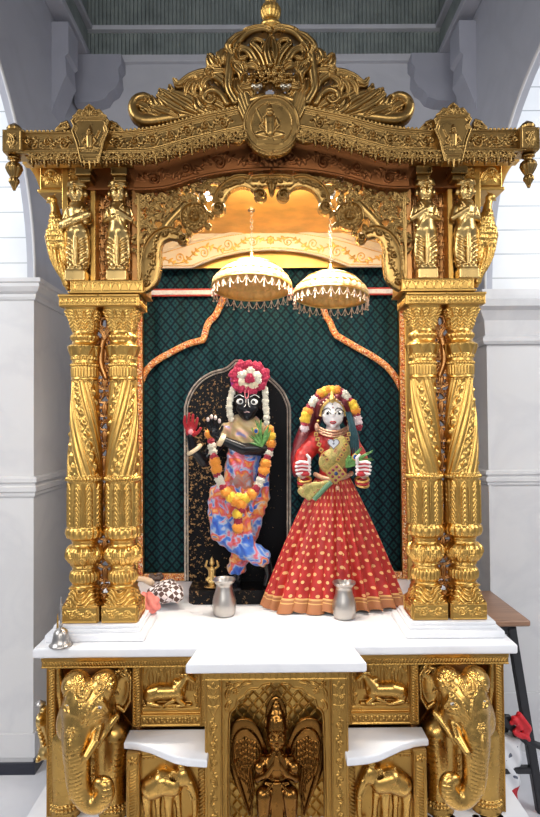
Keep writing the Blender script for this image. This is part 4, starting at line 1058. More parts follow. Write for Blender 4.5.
for sx in (-1, 1):
    a, b = .405, .715
    g = join(*[(q[0], [list(f) for f in q[1]]) for q in (box(a, b, 1.845, 2.06, .9005, .922, .004), box(a+.016, b-.016, 1.861, 2.045, .922, .934, .003), box(a+.02, b-.02, 1.866, 2.04, .934, .9448, .003))])
    frontmarble('marble_plinth', 'stepped white marble plinth under the %s pair of golden pillars' % ('left' if sx < 0 else 'right'), 'plinth', mx(g, sx), group='stepped marble plinths')

# ------------------------------------------------------------ gilded base
LISTG = lambda *gs: join(*[(g[0], [list(f) for f in g[1]]) for g in gs])
dais = obj('marble_dais', LISTG(box(-.77, .77, 1.60, 2.70, 0, .372, .006)), MARBLE, smooth=True, angle=35)
tag(dais, 'low white marble dais under the carved golden base', 'dais')
YBf = 1.84
base = thing('altar_base', 'carved golden altar base with relief panels under the white marble platform top', 'altar base', (0, 2.1, .372))
zt, zb = .8675, .373
obj('carcass', box(-.700, .700, 1.99, 2.60, zb, zt), GOLD_B, base, smooth=False)
def Lb(px, Y=YBf, py=740): return LX(px, py, Y)
xo_ = .716
def plain(name, x0, x1, y0, y1, z0, z1, bev=.002, m=None, par=None, sx=1, label=None):
    return obj(name, mx(box(min(x0, x1), max(x0, x1), y0, y1, z0, z1, bev), sx), m or GOLD_B, par or base, label, smooth=False)
z_r1, z_r0 = zt, Z_(90, 667.5, YBf)
def zB(py, Y=YBf): return Z_(150, py, Y)
for sx in (-1, 1):
    # top rail with dentils and rope
    r = plain('top_rail', .19, xo_+.006, YBf-.004, 2.0, zB(659), zt, .002, sx=sx)
    R = Relief(.19, xo_+.004, z_r0, zB(658.5), .0012); R.rope([(.19, (z_r0+zB(659))/2), (xo_, (z_r0+zB(659))/2)], .009, .0045, .004)
    R.rect(.19, xo_+.006, z_r0, z_r0+.003, .004); R.rect(.19, xo_+.006, zB(660.5), zB(658), .004)
    obj('rail_carving', mx(R.front(YBf-.001, .02), sx), GOLD_B, r)
    # stiles
    for (a, b, za, zb_) in ((46.5, 56, zb, z_r0), (132.5, 141, zB(726), z_r0), (200.5, 206, zB(726), z_r0)):
        xa, xb = sorted((Lb(a), Lb(b)))
        st = plain('stile', xa, xb, YBf, 2.0, za, zb_, .002, sx=sx)
        R = Relief(xa+.001, xb-.001, za+.002, zb_-.002, .0012); xc = (xa+xb)/2; R.rope([(xc, za+.004), (xc, zb_-.004)], .0085, (xb-xa)*.16, .004)
        for q in (xa+.003, xb-.003): R.stroke([(q, za), (q, zb_)], .0022, .004)
        obj('stile_carving', mx(R.front(YBf-.0014, .003), sx), GOLD_B, st)
    # niche back behind the elephant
    xa, xb = sorted((Lb(56), Lb(132.5)))
    plain('niche_back', xa-.003, xb+.003, YBf+.105, 1.992, zb, z_r0+.005, 0, m=COPPER, sx=sx)
    # side column strip at the lower right of the niche (seat support)
    Ys = 1.765
    # bull panel
    xa, xb = sorted((Lb(141), Lb(200.5))); z0, z1 = zB(716), z_r0+.001; w, h = xb-xa, z1-z0
    R = Relief(xa-.002, xb+.002, z0-.002, z1+.002, .0012)
    def q(u, v): return (xa+u*w, z0+v*h)      # u from the centre of the shrine outwards; the bull faces the centre
    for i in range(26):
        u = .04+.92*i/25; R.leaf(q(u, .45), q(u+.05*math.sin(i*2.3), .9+.05*math.sin(i*1.7)), .0042, .4*math.sin(i*3.1), .0045, n=9)
    for i in range(6): R.leaf(q(.08, .1+.1*i), q(.02+.10*(i % 2), .25+.1*i), .005, .3, .005)
    R.rect(q(.02, 0)[0], q(.98, 0)[0], z0+.003, z0+.016, .006); R.stroke([q(.18, .17), q(.97, .17)], .006, .011)
    hb_ = .020
    fr = [(xa, z0), (xb, z0), (xb, z1), (xa, z1), (xa, z0)]; R.stroke(fr, .004, .007, 'max')
    pn = obj('bull_relief', mx(R.front(YBf+.022, .02), sx), GOLD_B, base, 'relief panel of a resting bull')
    Yp_ = YBf+.022; S = Sculpt((xa, Yp_-.034, z0), (xb, Yp_+.004, z1+.004), .0014)
    def b3(u, v, d=0): x, z = q(u, v); return (x, Yp_-d, z)
    S.chain([b3(.84, .40, .004), b3(.70, .45, .006), b3(.52, .45, .006), b3(.38, .45, .006)], [.024, .0245, .023, .021], .006)
    S.ell(b3(.86, .36, .008), (.023, .016, .021), .004); S.ell(b3(.42, .63, .006), (.012, .011, .012), .004); S.ell(b3(.36, .40, .010), (.017, .012, .019), .004)
    S.chain([b3(.38, .52, .006), b3(.29, .66, .008), b3(.24, .76, .010)], [.020, .014, .011], .004)
    S.chain([b3(.235, .79, .012), b3(.17, .73, .013), b3(.11, .67, .013)], [.0110, .0085, .0062], .002)
    S.chain([b3(.23, .85, .012), b3(.17, .93, .012), b3(.20, .99, .010)], [.0036, .0028, .0014], .001); S.chain([b3(.27, .84, .010), b3(.27, .94, .010), b3(.24, .99, .008)], [.0034, .0026, .0014], .001)
    S.ell(b3(.31, .80, .014), (.009, .004, .0045), .001, rot=(0, .5, 0)); S.chain([b3(.27, .66, .010), b3(.28, .50, .012), b3(.31, .34, .012)], [.006, .007, .004], .003)
    S.chain([b3(.38, .30, .014), b3(.27, .20, .016), b3(.40, .16, .014)], [.0085, .0062, .0045], .002); S.chain([b3(.46, .28, .014), b3(.60, .20, .014)], [.007, .0042], .002)
    S.chain([b3(.88, .24, .016), b3(.72, .20, .018), b3(.64, .17, .016)], [.0095, .0065, .0045], .003)
    S.chain([b3(.965, .44, .004), b3(.985, .30, .004), b3(.955, .18, .004)], [.004, .003, .004], .002)
    S.ell(b3(.185, .775, .021), (.0022, .0018, .0020), .0005)
    for k in range(6): S.ell(b3(.33+.012*k, .62-.055*k, .019), (.0034, .0026, .0032), .001)
    obj('bull_figure', mx(relax(S.mesh(), 1), sx), GOLD_E, pn)
    # rail under the bull
    rl = plain('lower_rail', min(Lb(133), Lb(205)), max(Lb(133), Lb(205)), YBf+.004, 2.0, zB(728), z0+.001, .002, sx=sx)
    g = band_panel(xa, xb, zB(726), z0-.001, YBf+.004, .002, 'diamond', h=.003); obj('rail_carving', mx(g, sx), GOLD_B, rl)
    # seat box under the marble seat
    xs0, xs1 = LX(208, 780, 1.70), LX(127, 780, 1.75)
    zs1 = .610; front0, front1 = 1.69, 1.765            # slightly bowed front: nearer at the centre
    plain('seat_box', xs0, xs1-.006, front1+.006, 2.0, zb, zs1, 0, sx=sx)
    pa, pb = LX(141, 780, front1), LX(127, 780, front1); pst = plain('seat_post', pa, pb, front1-.012, front1+.05, zb, zs1, .002, sx=sx)
    R = Relief(pa+.001, pb-.001, zb+.002, zs1-.002, .0012); xc = (pa+pb)/2; R.rosette((xc, zs1-.022), .014, 5, .006); R.rope([(xc, zb+.004), (xc, zs1-.045)], .0085, .007, .004)
    for qq in (pa+.004, pb-.004): R.stroke([(qq, zb), (qq, zs1)], .0024, .004)
    obj('post_carving', mx(R.front(front1-.0134, .003), sx), GOLD_B, pst)
    # elephant relief panel
    xa, xb = LX(205, 780, front1), pa; z0, z1 = zb+.003, zs1; w, h = xb-xa, z1-z0
    R = Relief(xa, xb, z0, z1, .0012); he = .020
    def q(u, v): return (xa+u*w, z0+v*h)
    R.rope([q(.05, .02), q(.05, .93)], .011, .006, .006)
    for i in range(5): R.leaf(q(.3+.13*i, .0), q(.34+.13*i, .06), .005, .3, .005)
    R.stroke([q(.1, .985), q(.98, .93)], .004, .007); R.beads([q(.1, .955), q(.98, .90)], .011, .003, .006)
    ep = obj('elephant_relief', mx(R.front(front1+.004, .004), sx), GOLD_B, base, 'relief panel of a walking elephant')
    Yp_ = front1+.004; S = Sculpt((xa, Yp_-.040, z0), (xb, Yp_+.004, z1), .0014)
    S.chain([b3(.82, .56, .004), b3(.66, .63, .006), b3(.50, .60, .006)], [.034, .037, .033], .008)
    for a, b, d, k in ((.90, .88, .010, 1), (.74, .72, .000, .8), (.56, .55, .012, 1), (.44, .40, .0, .8)): S.chain([b3(a, .46, d), b3(b+.015, .26, d), b3(b, .05, d)], [.0165*k, .0105*k, .0125*k], .004); S.ell(b3(b, .04, d), (.0135*k, .011, .006), .002)
    S.ell(b3(.34, .70, .010), (.024, .020, .028), .004); S.ell(b3(.36, .83, .010), (.014, .014, .012), .006); S.ell(b3(.26, .66, .012), (.014, .012, .018), .006)
    tp = smooth_path([(.22, .62), (.165, .50), (.15, .36), (.155, .22), (.20, .13), (.27, .13)], 20); S.chain([b3(x, z, .014) for x, z in tp], np.linspace(.0125, .0045, 20), .003)
    S.ell(b3(.48, .68, .020), (.016, .006, .027), .001); S.ell(b3(.485, .68, .027), (.011, .004, .020), .001, sub=True)
    for k in range(4): S.chain([b3(.44+.03*k, .80-.02*k, .025), b3(.45+.03*k, .60+.01*k, .026)], [.0014, .0010], .001)
    S.chain([b3(.25, .55, .020), b3(.19, .45, .024), b3(.11, .44, .022)], [.0046, .0038, .0016], .001); S.ell(b3(.26, .73, .024), (.0026, .002, .0022), .0005)
    S.chain([b3(.98, .62, .002), b3(.985, .45, .002), b3(.97, .34, .002)], [.004, .003, .004], .001)
    for (u, v) in ((.60, .82), (.72, .78), (.84, .70)): S.ell(b3(u, v, .016), (.004, .003, .004), .001)
    obj('elephant_figure', mx(relax(S.mesh(), 1), sx), GOLD_E, ep)
# --- centre bay with pointed lattice niche
Yc = 1.713
xw = LX(205, 760, Yc); xn = LX(222.5, 760, Yc)
zrt = Z_(270, 679, Yc)
r = plain('centre_rail', -xw-.004, xw+.004, Yc-.004, Yc+.06, zrt, zt-.0, .002)
g = band_panel(-xw, xw, zrt+.001, zt-.002, Yc-.004, .002, 'leafrow', h=.003); obj('rail_carving', g, GOLD_B, r)
for sx in (-1, 1):
    st = plain('centre_pilaster', xn, xw, Yc, 2.0, zb, zrt, .002, sx=sx)
    R = Relief(xn+.001, xw-.001, zb+.002, zrt-.002, .0012); xc = (xn+xw)/2; hw = (xw-xn)/2
    f = lambda s_, t: (xc+t*hw*.6, zb+s_); R.vine(f, zrt-zb-.11, hw*.6, h=.005, wl=.05)
    for q in range(3): R.leaf((xc, zrt-.10+q*.028), (xc, zrt-.066+q*.028), .010, 0, .006); [R.leaf((xc, zrt-.10+q*.028), (xc+s_*.016, zrt-.075+q*.028), .006, .3*s_, .005) for s_ in (-1, 1)]
    for q_ in (xn+.004, xw-.004): R.stroke([(q_, zb), (q_, zrt)], .0028, .0045)
    obj('pilaster_carving', mx(R.front(Yc-.0014, .003), sx), GOLD_B, st)
    # cusped spandrel of the niche
R = Relief(-xn, xn, Z_(270, 817, Yc+.02), zrt, .0014, mask=True); R.sym = True
def n2(px, py): return (X_(px, py, Yc+.02), Z_(px, py, Yc+.02))
edge = [n2(*p) for p in smooth_path([(229, 830), (229, 760), (229.5, 722), (231, 712), (236, 706), (238, 699), (244, 695), (250, 689), (259, 688), (263, 684.5), (270, 683)], 60)]
poly = [(-xn, edge[0][1]), (-xn, zrt), (0.001, zrt), (.001, edge[-1][1])]+edge[::-1]; R.poly(poly, .004); R.poly(np.array(poly)*[-1, 1], .004)
R.stroke(np.array(edge), .0036, .009)
for a, b in (((231, 690), (245, 684)), ((228, 700), (233, 686)), ((240, 688), (254, 683)), ((228, 712), (232, 700))): R.leaf(n2(*a), n2(*b), .008, .4, .009)
for c in ((229, 684), (236, 691)): R.rosette(n2(*c), .010, 5, .010)
obj('niche_arch', R.front(Yc+.02, .012), GOLD_B, base)
# lattice back of the niche
R = Relief(-xn, xn, zb, zrt, .0014); pitch = .0345
for k in range(-16, 26):
    for s_ in (-1, 1):
        x0 = k*pitch; R.stroke([(x0, zb), (x0+s_*(zrt-zb)*.9, zrt)], .0034, -.006, 'over')
obj('niche_lattice', R.front(Yc+.112, .005), GOLD, base, 'diamond lattice back of the niche')
for sx in (-1, 1): plain('niche_side', xn-.004, xn+.002, Yc+.01, Yc+.12, zb, zrt, 0, sx=sx)
plain('centre_core', -xn, xn, Yc+.121, 2.0, zb, zt, 0)
# --- marble seats with the wavy front
for sx in (-1, 1):
    zsT = .634; zsB = .610
    rows = [(124, 741.5), (130, 742), (138, 743), (150, 746), (162, 751), (174, 756), (186, 758.5), (198, 759.5), (207, 760)]
    fr = [atz(x, y, zsT) for x, y in rows]; fr = [(abs(p[0]), p[1]) for p in fr]
    P = [(fr[0][0], YBf+.003)]+fr+[(fr[-1][0]-.002, YBf+.003)]
    bm = bmesh.new(); vv = [bm.verts.new((sx*x, y, zsB)) for x, y in P]; fb = bm.faces.new(vv); r = bmesh.ops.extrude_face_region(bm, geom=[fb])
    bmesh.ops.translate(bm, verts=[v for v in r['geom'] if isinstance(v, bmesh.types.BMVert)], vec=(0, 0, zsT-zsB)); bmesh.ops.recalc_face_normals(bm, faces=bm.faces)
    bmesh.ops.bevel(bm, geom=[e for e in bm.edges if abs(e.verts[0].co.z-e.verts[1].co.z) < 1e-5], offset=.006, segments=3, affect='EDGES', profile=.5)
    frontmarble('wavy_marble_slab', 'white marble slab with a wavy front edge beside the %s elephant' % ('left' if sx < 0 else 'right'), 'marble seat', frombm(bm), group='wavy marble slabs')

# ------------------------------------------------------------ big elephants standing in the side niches
def elephant():
    """built on the left; x from photo columns at depth Y"""
    Yf = 1.80; h = .0023
    def P(px, py, Y): return at(px, py, Y)
    lo = at(50, 822, 1.96); hi = at(140, 655, 1.66); S = Sculpt((-.735, 1.64, .36), (-.415, 1.944, .87), h)
    Yb = 1.93
    # body and legs
    S.ell((P(96, 745, Yb)), (.105, .07, .16), .02); S.ell(P(94, 712, 1.90), (.095, .06, .10), .03)
    for a, b in ((66, 66), (112, 114)):
        S.chain([P(a+2, 735, 1.885), P(a, 775, 1.87), P(b, 800, 1.865), P(b, 828, 1.86)], [.060, .047, .043, .050], .015)
        for k in range(4): S.ell(P(b-13+k*8, 826, 1.82), (.012, .010, .012), .003)
        for rr, yy in ((.046, 799), (.047, 803)):
            for q in range(14): an = PI+PI*q/13; c = P(b, yy, 1.865); S.ell(c+np.array([rr*math.cos(an), rr*math.sin(an), 0]), (.0055, .0055, .0055), .002)
    # skull with twin domes
    hc = P(88, 706, 1.80); S.ell(hc, (.076, .085, .085), .02)
    for a in (76, 104): S.ell(P(a, 684, 1.785), (.041, .052, .040), .010)
    S.ell(P(89, 700, 1.76), (.060, .05, .05), .02)
    S.cone(P(86, 712, 1.765), P(79, 735, 1.750), .064, .046, .016)       # face
    # cheeks / jaw
    S.ell(P(101, 722, 1.80), (.038, .05, .055), .02); S.ell(P(68, 722, 1.80), (.032, .05, .055), .02)
    S.ell(P(99, 706, 1.738), (.018, .012, .013), .008); S.ell(P(69, 704, 1.742), (.012, .012, .013), .008)
    # brow ridges
    S.chain([P(94, 697, 1.735), P(101, 701, 1.728), P(107, 710, 1.74)], [.008, .009, .006], .006); S.chain([P(74, 696, 1.74), P(69, 699, 1.735), P(65, 708, 1.75)], [.008, .008, .006], .006)
    # trunk: down, curling to the right at the bottom
    tr = smooth_path([P(80, 722, 1.745), P(78, 745, 1.725), P(78, 768, 1.718), P(80, 787, 1.715), (P(88, 800, 1.715)), P(98, 802, 1.712), P(105, 794, 1.71), P(105, 785, 1.71), P(99, 783, 1.712), P(98, 789, 1.712)], 44)
    S.chain(list(tr), list(np.interp(np.linspace(0, 1, 44), [0, .2, .45, .65, .85, 1], [.047, .037, .031, .028, .020, .013])), .006)
    # tusks
    S.chain([P(98, 728, 1.74), P(95, 742, 1.705), P(86, 757, 1.68), P(82, 763, 1.675)], [.018, .014, .010, .004], .004)
    S.chain([P(66, 730, 1.75), P(65, 745, 1.725), P(65, 762, 1.71)], [.013, .010, .005], .004)
    # ears: right one spread against the niche, left one narrow
    S.ell(P(122, 690, 1.865), (.030, .014, .062), .006, rot=(0, .12, .25)); S.ell(P(127, 680, 1.87), (.020, .012, .040), .008, rot=(0, .1, .2)); S.ell(P(122, 694, 1.85), (.018, .010, .045), .006, rot=(0, .12, .25), sub=True)
    S.chain([P(116, 672, 1.85), P(124, 667, 1.85), P(131, 678, 1.85), P(130, 700, 1.85), P(124, 711, 1.85), P(117, 706, 1.85)], [.006]*6, .004)
    S.chain([P(58, 668, 1.86), P(60, 690, 1.86), P(62, 712, 1.86)], [.016, .020, .012], .008)
    # neck chain
    for t in np.linspace(0, 1, 13):
        c = P(117-20*t, 716+30*t**1.1, 1.79-.05*t); S.ell(c, (.0095, .007, .0075), .003, rot=(0, .9, 0))
    for t in np.linspace(0, 1, 10): S.ell(P(92+2*math.sin(t*20), 760+25*t, 1.79), (.008, .007, .006), .002)
    g = relax(S.mesh(), 2, .5)
    # embossed headdress, rims, rosettes, lines on the trunk
    R = Relief(-.735, -.415, .34, .87, .0012)
    def E(px, py, Y=1.74): v = at(px, py, Y); return (v[0], v[2])
    def EP(pts, n=24): return np.array([E(*p) for p in smooth_path(pts, n)])
    rr = random.Random(2)
    for i in range(60):
        x, y = rr.uniform(66, 116), rr.uniform(671, 693)
        if y > 690-abs(x-90)*.1: continue
        R.spiral(E(x, y), .0075, 1.1, rr.uniform(0, 6), rr.choice((-1, 1)), .0024, .0018, .0045, n=14)
        if i % 3 == 0: R.leaf(E(x, y), E(x+rr.uniform(-5, 5), y+rr.uniform(-4, 4)), .004, .3, .004, n=7)
    R.stroke(EP([(64, 696), (70, 688), (80, 692), (84, 706), (86, 716)]), .003, .004, 'max'); R.stroke(EP([(114, 694), (106, 690), (96, 697), (90, 708), (86, 716)]), .003, .004, 'max')
    R.beads(EP([(66, 690), (74, 684), (82, 690)]), .008, .003, .005); R.beads(EP([(112, 688), (104, 686), (96, 692)]), .008, .003, .005)
    c = E(84, 689); R.stroke([c], .024, .005, 'over', .15)
    for q in range(10): a = q*PI/5; R.leaf((c[0]+.006*math.cos(a), c[1]+.006*math.sin(a)), (c[0]+.020*math.cos(a), c[1]+.020*math.sin(a)), .005, .2, .009, n=7)
    R.ball(c, .008, .011); R.stroke(np.array([(c[0]+.0235*math.cos(a), c[1]+.0235*math.sin(a)) for a in np.linspace(0, 2*PI, 30)]), .0022, .008)
    R.rosette(E(75, 725), .014, 6, .006); R.leaf(E(75, 731), E(75, 748), .008, 0, .006); R.stroke([E(75, 745), E(76, 790)], .0016, .0028)
    for y in np.linspace(738, 792, 15): R.stroke([E(68, y), E(76, y+2.5), E(88, y-1)], .0013, -.0011, 'add')
    for y in np.linspace(760, 795, 7):
        for x in (60, 112): R.stroke([E(x-5, y), E(x+6, y+1.5)], .0013, -.002, 'add')
    for y0 in (700, 704): R.stroke(EP([(90, y0+18), (98, y0+10), (108, y0+12)]), .0013, -.002, 'add')
    R.stroke(EP([(95, 697), (102, 702), (108, 712)]), .0018, .0025, 'max')
    for q in range(7): R.stroke([E(117+q*1.5, 700-q*4), E(122+q, 697-q*4)], .0014, .002, 'max')
    # eyes rims
    for (x, y) in ((99.5, 707), (67.5, 706)):
        c = E(x, y); R.stroke([(c[0]-.012, c[1]-.002), (c[0]-.003, c[1]+.008), (c[0]+.008, c[1]+.005), (c[0]+.013, c[1]-.006)], .0022, .004, 'max'); R.stroke([(c[0]-.012, c[1]-.002), (c[0]+.002, c[1]-.008), (c[0]+.013, c[1]-.006)], .0020, .003, 'max')
    return emboss(g, R, 1.3)
EYEW = mat('painted_eye_white', (.55, .50, .42), .35); EYEB = mat('painted_eye_black', (.01, .01, .012), .15)
eg = elephant(); ESK = Skin(eg)
for sx in (-1, 1):
    g = eg if sx < 0 else mirror(eg); x0 = sx*.575
    t = thing('elephant_statue', 'large golden elephant with an embossed forehead in the %s niche of the base' % ('left' if sx < 0 else 'right'), 'elephant statue', (x0, 1.87, .373))
    Vz = g[0].copy(); Vz[:, 2] = np.maximum(Vz[:, 2], .3735); obj('body', (Vz, g[1]), GOLD_E, t)
    for (px, py, Y, r_) in ((99.5, 707.5, 1.7275, .0052), (67.5, 706, 1.734, .0042)):
        Y = ESK.Y(px, py, 2.5)+.002; c = at(px, py, Y); c[0] = -abs(c[0]) if sx < 0 else abs(c[0])
        e = obj('eye', sphere(c, r_, sx=1.35, sy=.6, sz=.9), EYEW, t, 'painted white eye'); obj('pupil', sphere(c+[0, -r_*.42, 0], r_*.5, sx=1, sy=.6, sz=1), EYEB, e, 'black pupil')

# ------------------------------------------------------------ winged kneeling statue in the centre niche
Yw = 1.745
def W(px, py, Y=Yw): return at(px, py, Y)*[1, 1, 1]
S = Sculpt((-.165, 1.675, .372), (.165, 1.822, .80), .0022)
def Wc(dx, py, Y=1.70):
    Y = Y+.045; v = at(274.5+dx, py, Y); v0 = at(274.5, py, Y); return np.array([v[0]-v0[0], Y, v[2]])
# head, conical crown
S.ell(Wc(0, 737), (.029, .028, .038), .005); S.cone(Wc(0, 727, 1.708), Wc(0, 716, 1.712), .031, .026, .004); S.cone(Wc(0, 714, 1.712), Wc(0, 707, 1.712), .022, .015, .004); S.cone(Wc(0, 706, 1.712), Wc(0, 701, 1.712), .012, .006, .004); [S.chain([Wc(q*9, 729, 1.705), Wc(q*11, 722, 1.71), Wc(q*9, 716, 1.712)], [.007, .006, .003], .003) for q in (-1, 1)]
for q in (-1, 1):
    S.ell(Wc(q*7.8, 737, 1.70), (.007, .008, .014), .003); S.ell(Wc(q*8, 744, 1.70), (.006, .006, .007), .002)
    S.ell(Wc(q*3.6, 737, 1.674), (.0062, .006, .0040), .001); S.chain([Wc(q*1.4, 733.6, 1.670), Wc(q*4.4, 732.4, 1.674), Wc(q*7.4, 735, 1.684)], [.0028]*3, .001); S.ell(Wc(q*5, 742, 1.678), (.008, .006, .008), .005)
    for k in range(3): S.chain([Wc(q*(1+k*2), 731-k, 1.678), Wc(q*(2+k*1.6), 722-k*1, 1.684), Wc(q*(0.6+k*1.8), 716, 1.69)], [.003, .003, .002], .002)
S.chain([Wc(0, 734, 1.670), Wc(0, 741, 1.660)], [.0034, .0056], .001); S.ell(Wc(0, 744.6, 1.668), (.009, .005, .0026), .0008); S.ell(Wc(0, 746.8, 1.669), (.0075, .005, .0024), .0008); S.ell(Wc(0, 749, 1.678), (.008, .008, .006), .003)
S.cone(Wc(0, 728, 1.68), Wc(0, 722, 1.682), .005, .003, .003)
S.cone(Wc(0, 748, 1.71), Wc(0, 756, 1.71), .017, .022, .006)
# torso, arms with joined palms, kneeling legs
S.ell(Wc(0, 765, 1.712), (.044, .030, .036), .012); S.ell(Wc(0, 778, 1.712), (.034, .028, .035), .012)
for q in (-1, 1):
    S.ell(Wc(q*13.5, 760, 1.71), (.016, .016, .016), .006)
    S.chain([Wc(q*14, 760, 1.708), Wc(q*19, 778, 1.70), Wc(q*10, 775, 1.675), Wc(q*2.5, 765, 1.668)], [.014, .012, .009, .007], .003)
    S.chain([Wc(q*1.6, 768, 1.666), Wc(q*1.0, 757, 1.664)], [.0068, .0040], .002)
    S.chain([Wc(q*15.5, 765, 1.70), Wc(q*17, 767, 1.695)], [.018, .018], .002)
    S.chain([Wc(q*6, 788, 1.71), Wc(q*13, 795, 1.675), Wc(q*14, 815, 1.672), Wc(q*13, 838, 1.685), Wc(q*14, 848, 1.672)], [.028, .024, .017, .011, .014], .006)
    for k in range(4): S.chain([Wc(q*(5+k*3), 786+k, 1.672), Wc(q*(10+k*3), 792+k*2.5, 1.657)], [.003, .002], .002)
for k in (-1, 0, 1): S.chain([Wc(k*2.5, 784, 1.676), Wc(k*4, 802, 1.672), Wc(k*5, 830, 1.678)], [.007, .008, .006], .003)
S.chain([Wc(-10, 783, 1.69), Wc(0, 785, 1.68), Wc(10, 783, 1.69)], [.008]*3, .003)
for k in range(7): S.ell(Wc(-6+k*2, 756+3*math.cos((k-3)*.6)-1, 1.682), (.003, .003, .003), .001)
S.box(Wc(0, 853, 1.715), (.095, .05, .018), .004)
# flame-like halo behind the crown
S.ell(Wc(0, 716, 1.752), (.033, .010, .060), .006)
g = relax(S.mesh(), 1, .5)
gar = thing('winged_statue', 'dark bronze winged figure with joined palms kneeling in the lattice niche', 'statue', (0, 1.755, .373))
b = obj('body', (np.c_[g[0][:, :2], np.maximum(g[0][:, 2], .3735)], g[1]), BRONZE, gar)
# wings
R = Relief(-.16, .02, .37, .80, .0012, mask=True)
def w2(dx, py): v = Wc(dx, py, 1.70); return (v[0], v[2])
def wp(pts, n=30): return np.array([w2(*p) for p in smooth_path(pts, n)])
R.stroke(wp([(-14, 762), (-20, 748), (-28, 736), (-37, 735), (-43, 745), (-43, 762), (-38, 785), (-30, 808), (-27, 822)]), np.interp(np.linspace(0, 1, 30), [0, .3, .6, 1], [.018, .026, .028, .008]), .006, 'over', .2)
for k in range(7):
    x0 = -24-k*2.6; R.stroke(wp([(x0, 760+k), (x0-2, 778-k), (x0*.9+(-2), 800-k*3), (-27-k*.9, 818-k*9)]), [.0045]*20+[.003]*10, .012)
for j in range(4):
    for k in range(7-j//2): R.leaf(w2(-22-k*3, 744+j*6+abs(k-3)*1.2), w2(-22-k*3.1, 754+j*6+abs(k-3)), .0052, .1, .012, n=8)
R.stroke(wp([(-14, 760), (-20, 744), (-30, 735), (-39, 738), (-44, 750), (-43, 770), (-36, 795), (-28, 822)]), .0036, .015)
g = R.front(1.785, .008)
for sx in (-1, 1): obj('wing', mx(mirror(g), sx), BRONZE, gar)

# ------------------------------------------------------------ backdrop cloth and trims
def cloth_mat():
    m, nt, b = nodes_of('teal_brocade'); L = nt.links; tc = N(nt, 'ShaderNodeTexCoord'); sp = N(nt, 'ShaderNodeSeparateXYZ'); L.new(tc.outputs['Object'], sp.inputs[0])
    u = math_(nt, 'MULTIPLY', sp.outputs['X'], 1/.044); v = math_(nt, 'MULTIPLY', sp.outputs['Z'], 1/.052)
    A = math_(nt, 'ABSOLUTE', math_(nt, 'SUBTRACT', math_(nt, 'FRACT', math_(nt, 'ADD', u, v)), .5)); B = math_(nt, 'ABSOLUTE', math_(nt, 'SUBTRACT', math_(nt, 'FRACT', math_(nt, 'ADD', math_(nt, 'SUBTRACT', u, v), 40)), .5))
    M = math_(nt, 'MAXIMUM', A, B); m2 = math_(nt, 'MINIMUM', A, B)
    c = ramp(nt, M, [(0, (.002, .008, .014)), (.09, (.003, .016, .024)), (.13, (.006, .048, .052)), (.30, (.010, .068, .070)), (.335, (.004, .020, .028)), (.38, (.005, .036, .040)), (.42, (.0015, .006, .012)), (.5, (.001, .004, .010))])
    c2 = mixc(nt, math_(nt, 'LESS_THAN', m2, .03), c, (.003, .016, .024))
    n = N(nt, 'ShaderNodeTexNoise', Scale=260.0, Detail=2.0); L.new(tc.outputs['Object'], n.inputs['Vector'])
    n2 = math_(nt, 'GREATER_THAN', n.outputs['Fac'], .74)
    L.new(mixc(nt, n2, c2, (.08, .14, .14)), b.inputs['Base Color']); b.inputs['Roughness'].default_value = .7; b.inputs['Specular IOR Level'].default_value = .2
    return m
YCl = 2.585
u = np.linspace(-.625, .625, 260); z = np.linspace(.905, 2.36, 40); U, Zg = np.meshgrid(u, z, indexing='ij')
Yg = YCl-.006*np.sin(U*38+np.sin(Zg*2))-.004*np.sin(U*91+1.3)-.003*np.sin(U*17+Zg)
cl = obj('backdrop_cloth', (np.stack([U, Yg, Zg], -1).reshape(-1, 3), grid_faces(260, 40)), cloth_mat())
tag(cl, 'dark teal brocade cloth with a diamond lattice hanging behind the two idols', 'cloth')
def trim_mat():
    m, nt, b = nodes_of('beaded_trim'); L = nt.links; tc = N(nt, 'ShaderNodeTexCoord'); v = N(nt, 'ShaderNodeTexVoronoi', Scale=230.0); L.new(tc.outputs['Object'], v.inputs['Vector'])
    sp = N(nt, 'ShaderNodeSeparateColor'); L.new(v.outputs['Color'], sp.inputs[0])
    L.new(ramp(nt, sp.outputs[0], [(0, (.50, .07, .02)), (.28, (.72, .26, .05)), (.65, (.80, .45, .16)), (.92, (.80, .70, .50))], 'CONSTANT'), b.inputs['Base Color'])
    bp = N(nt, 'ShaderNodeBump', Strength=.8, Distance=.003); bp.invert = True; L.new(v.outputs['Distance'], bp.inputs['Height']); L.new(bp.outputs['Normal'], b.inputs['Normal']); b.inputs['Roughness'].default_value = .4; return m
TRIM = trim_mat()
Yt = 2.562
def flat_tube(pts, r, n=60, sy=.5, Y=Yt):
    P = np.array([at(x, y, Y) for x, y in smooth_path(pts, n)]); g = tube(P, r, 10); V = np.array(g[0]); V[:, 1] = Y+(V[:, 1]-Y)*sy; return V, g[1]
def cornered(*segs):
    out = []
    for s_ in segs: out += [tuple(p) for p in smooth_path(s_, 14)]
    P = np.array([at(x, y, Yt) for x, y in out]); g = tube(P, .0145, 10); V = np.array(g[0]); V[:, 1] = Yt+(V[:, 1]-Yt)*.5; return V, g[1]
o = obj('beaded_trim', cornered([(140, 384), (146, 371), (156, 361), (172, 352), (188, 344), (203, 340)], [(204, 338), (206, 330), (209, 322), (215, 316), (220, 306), (224, 296)]), TRIM); tag(o, 'beaded orange trim curving up the teal cloth to the left of the black idol', 'trim')
o = obj('beaded_trim', cornered([(402, 390), (396, 378), (386, 366), (372, 356), (356, 347), (339, 337)], [(337, 336), (333, 330), (330, 322), (326, 316), (323, 306), (321, 296)]), TRIM); tag(o, 'beaded orange trim curving down the teal cloth to the right of the veiled idol', 'trim')
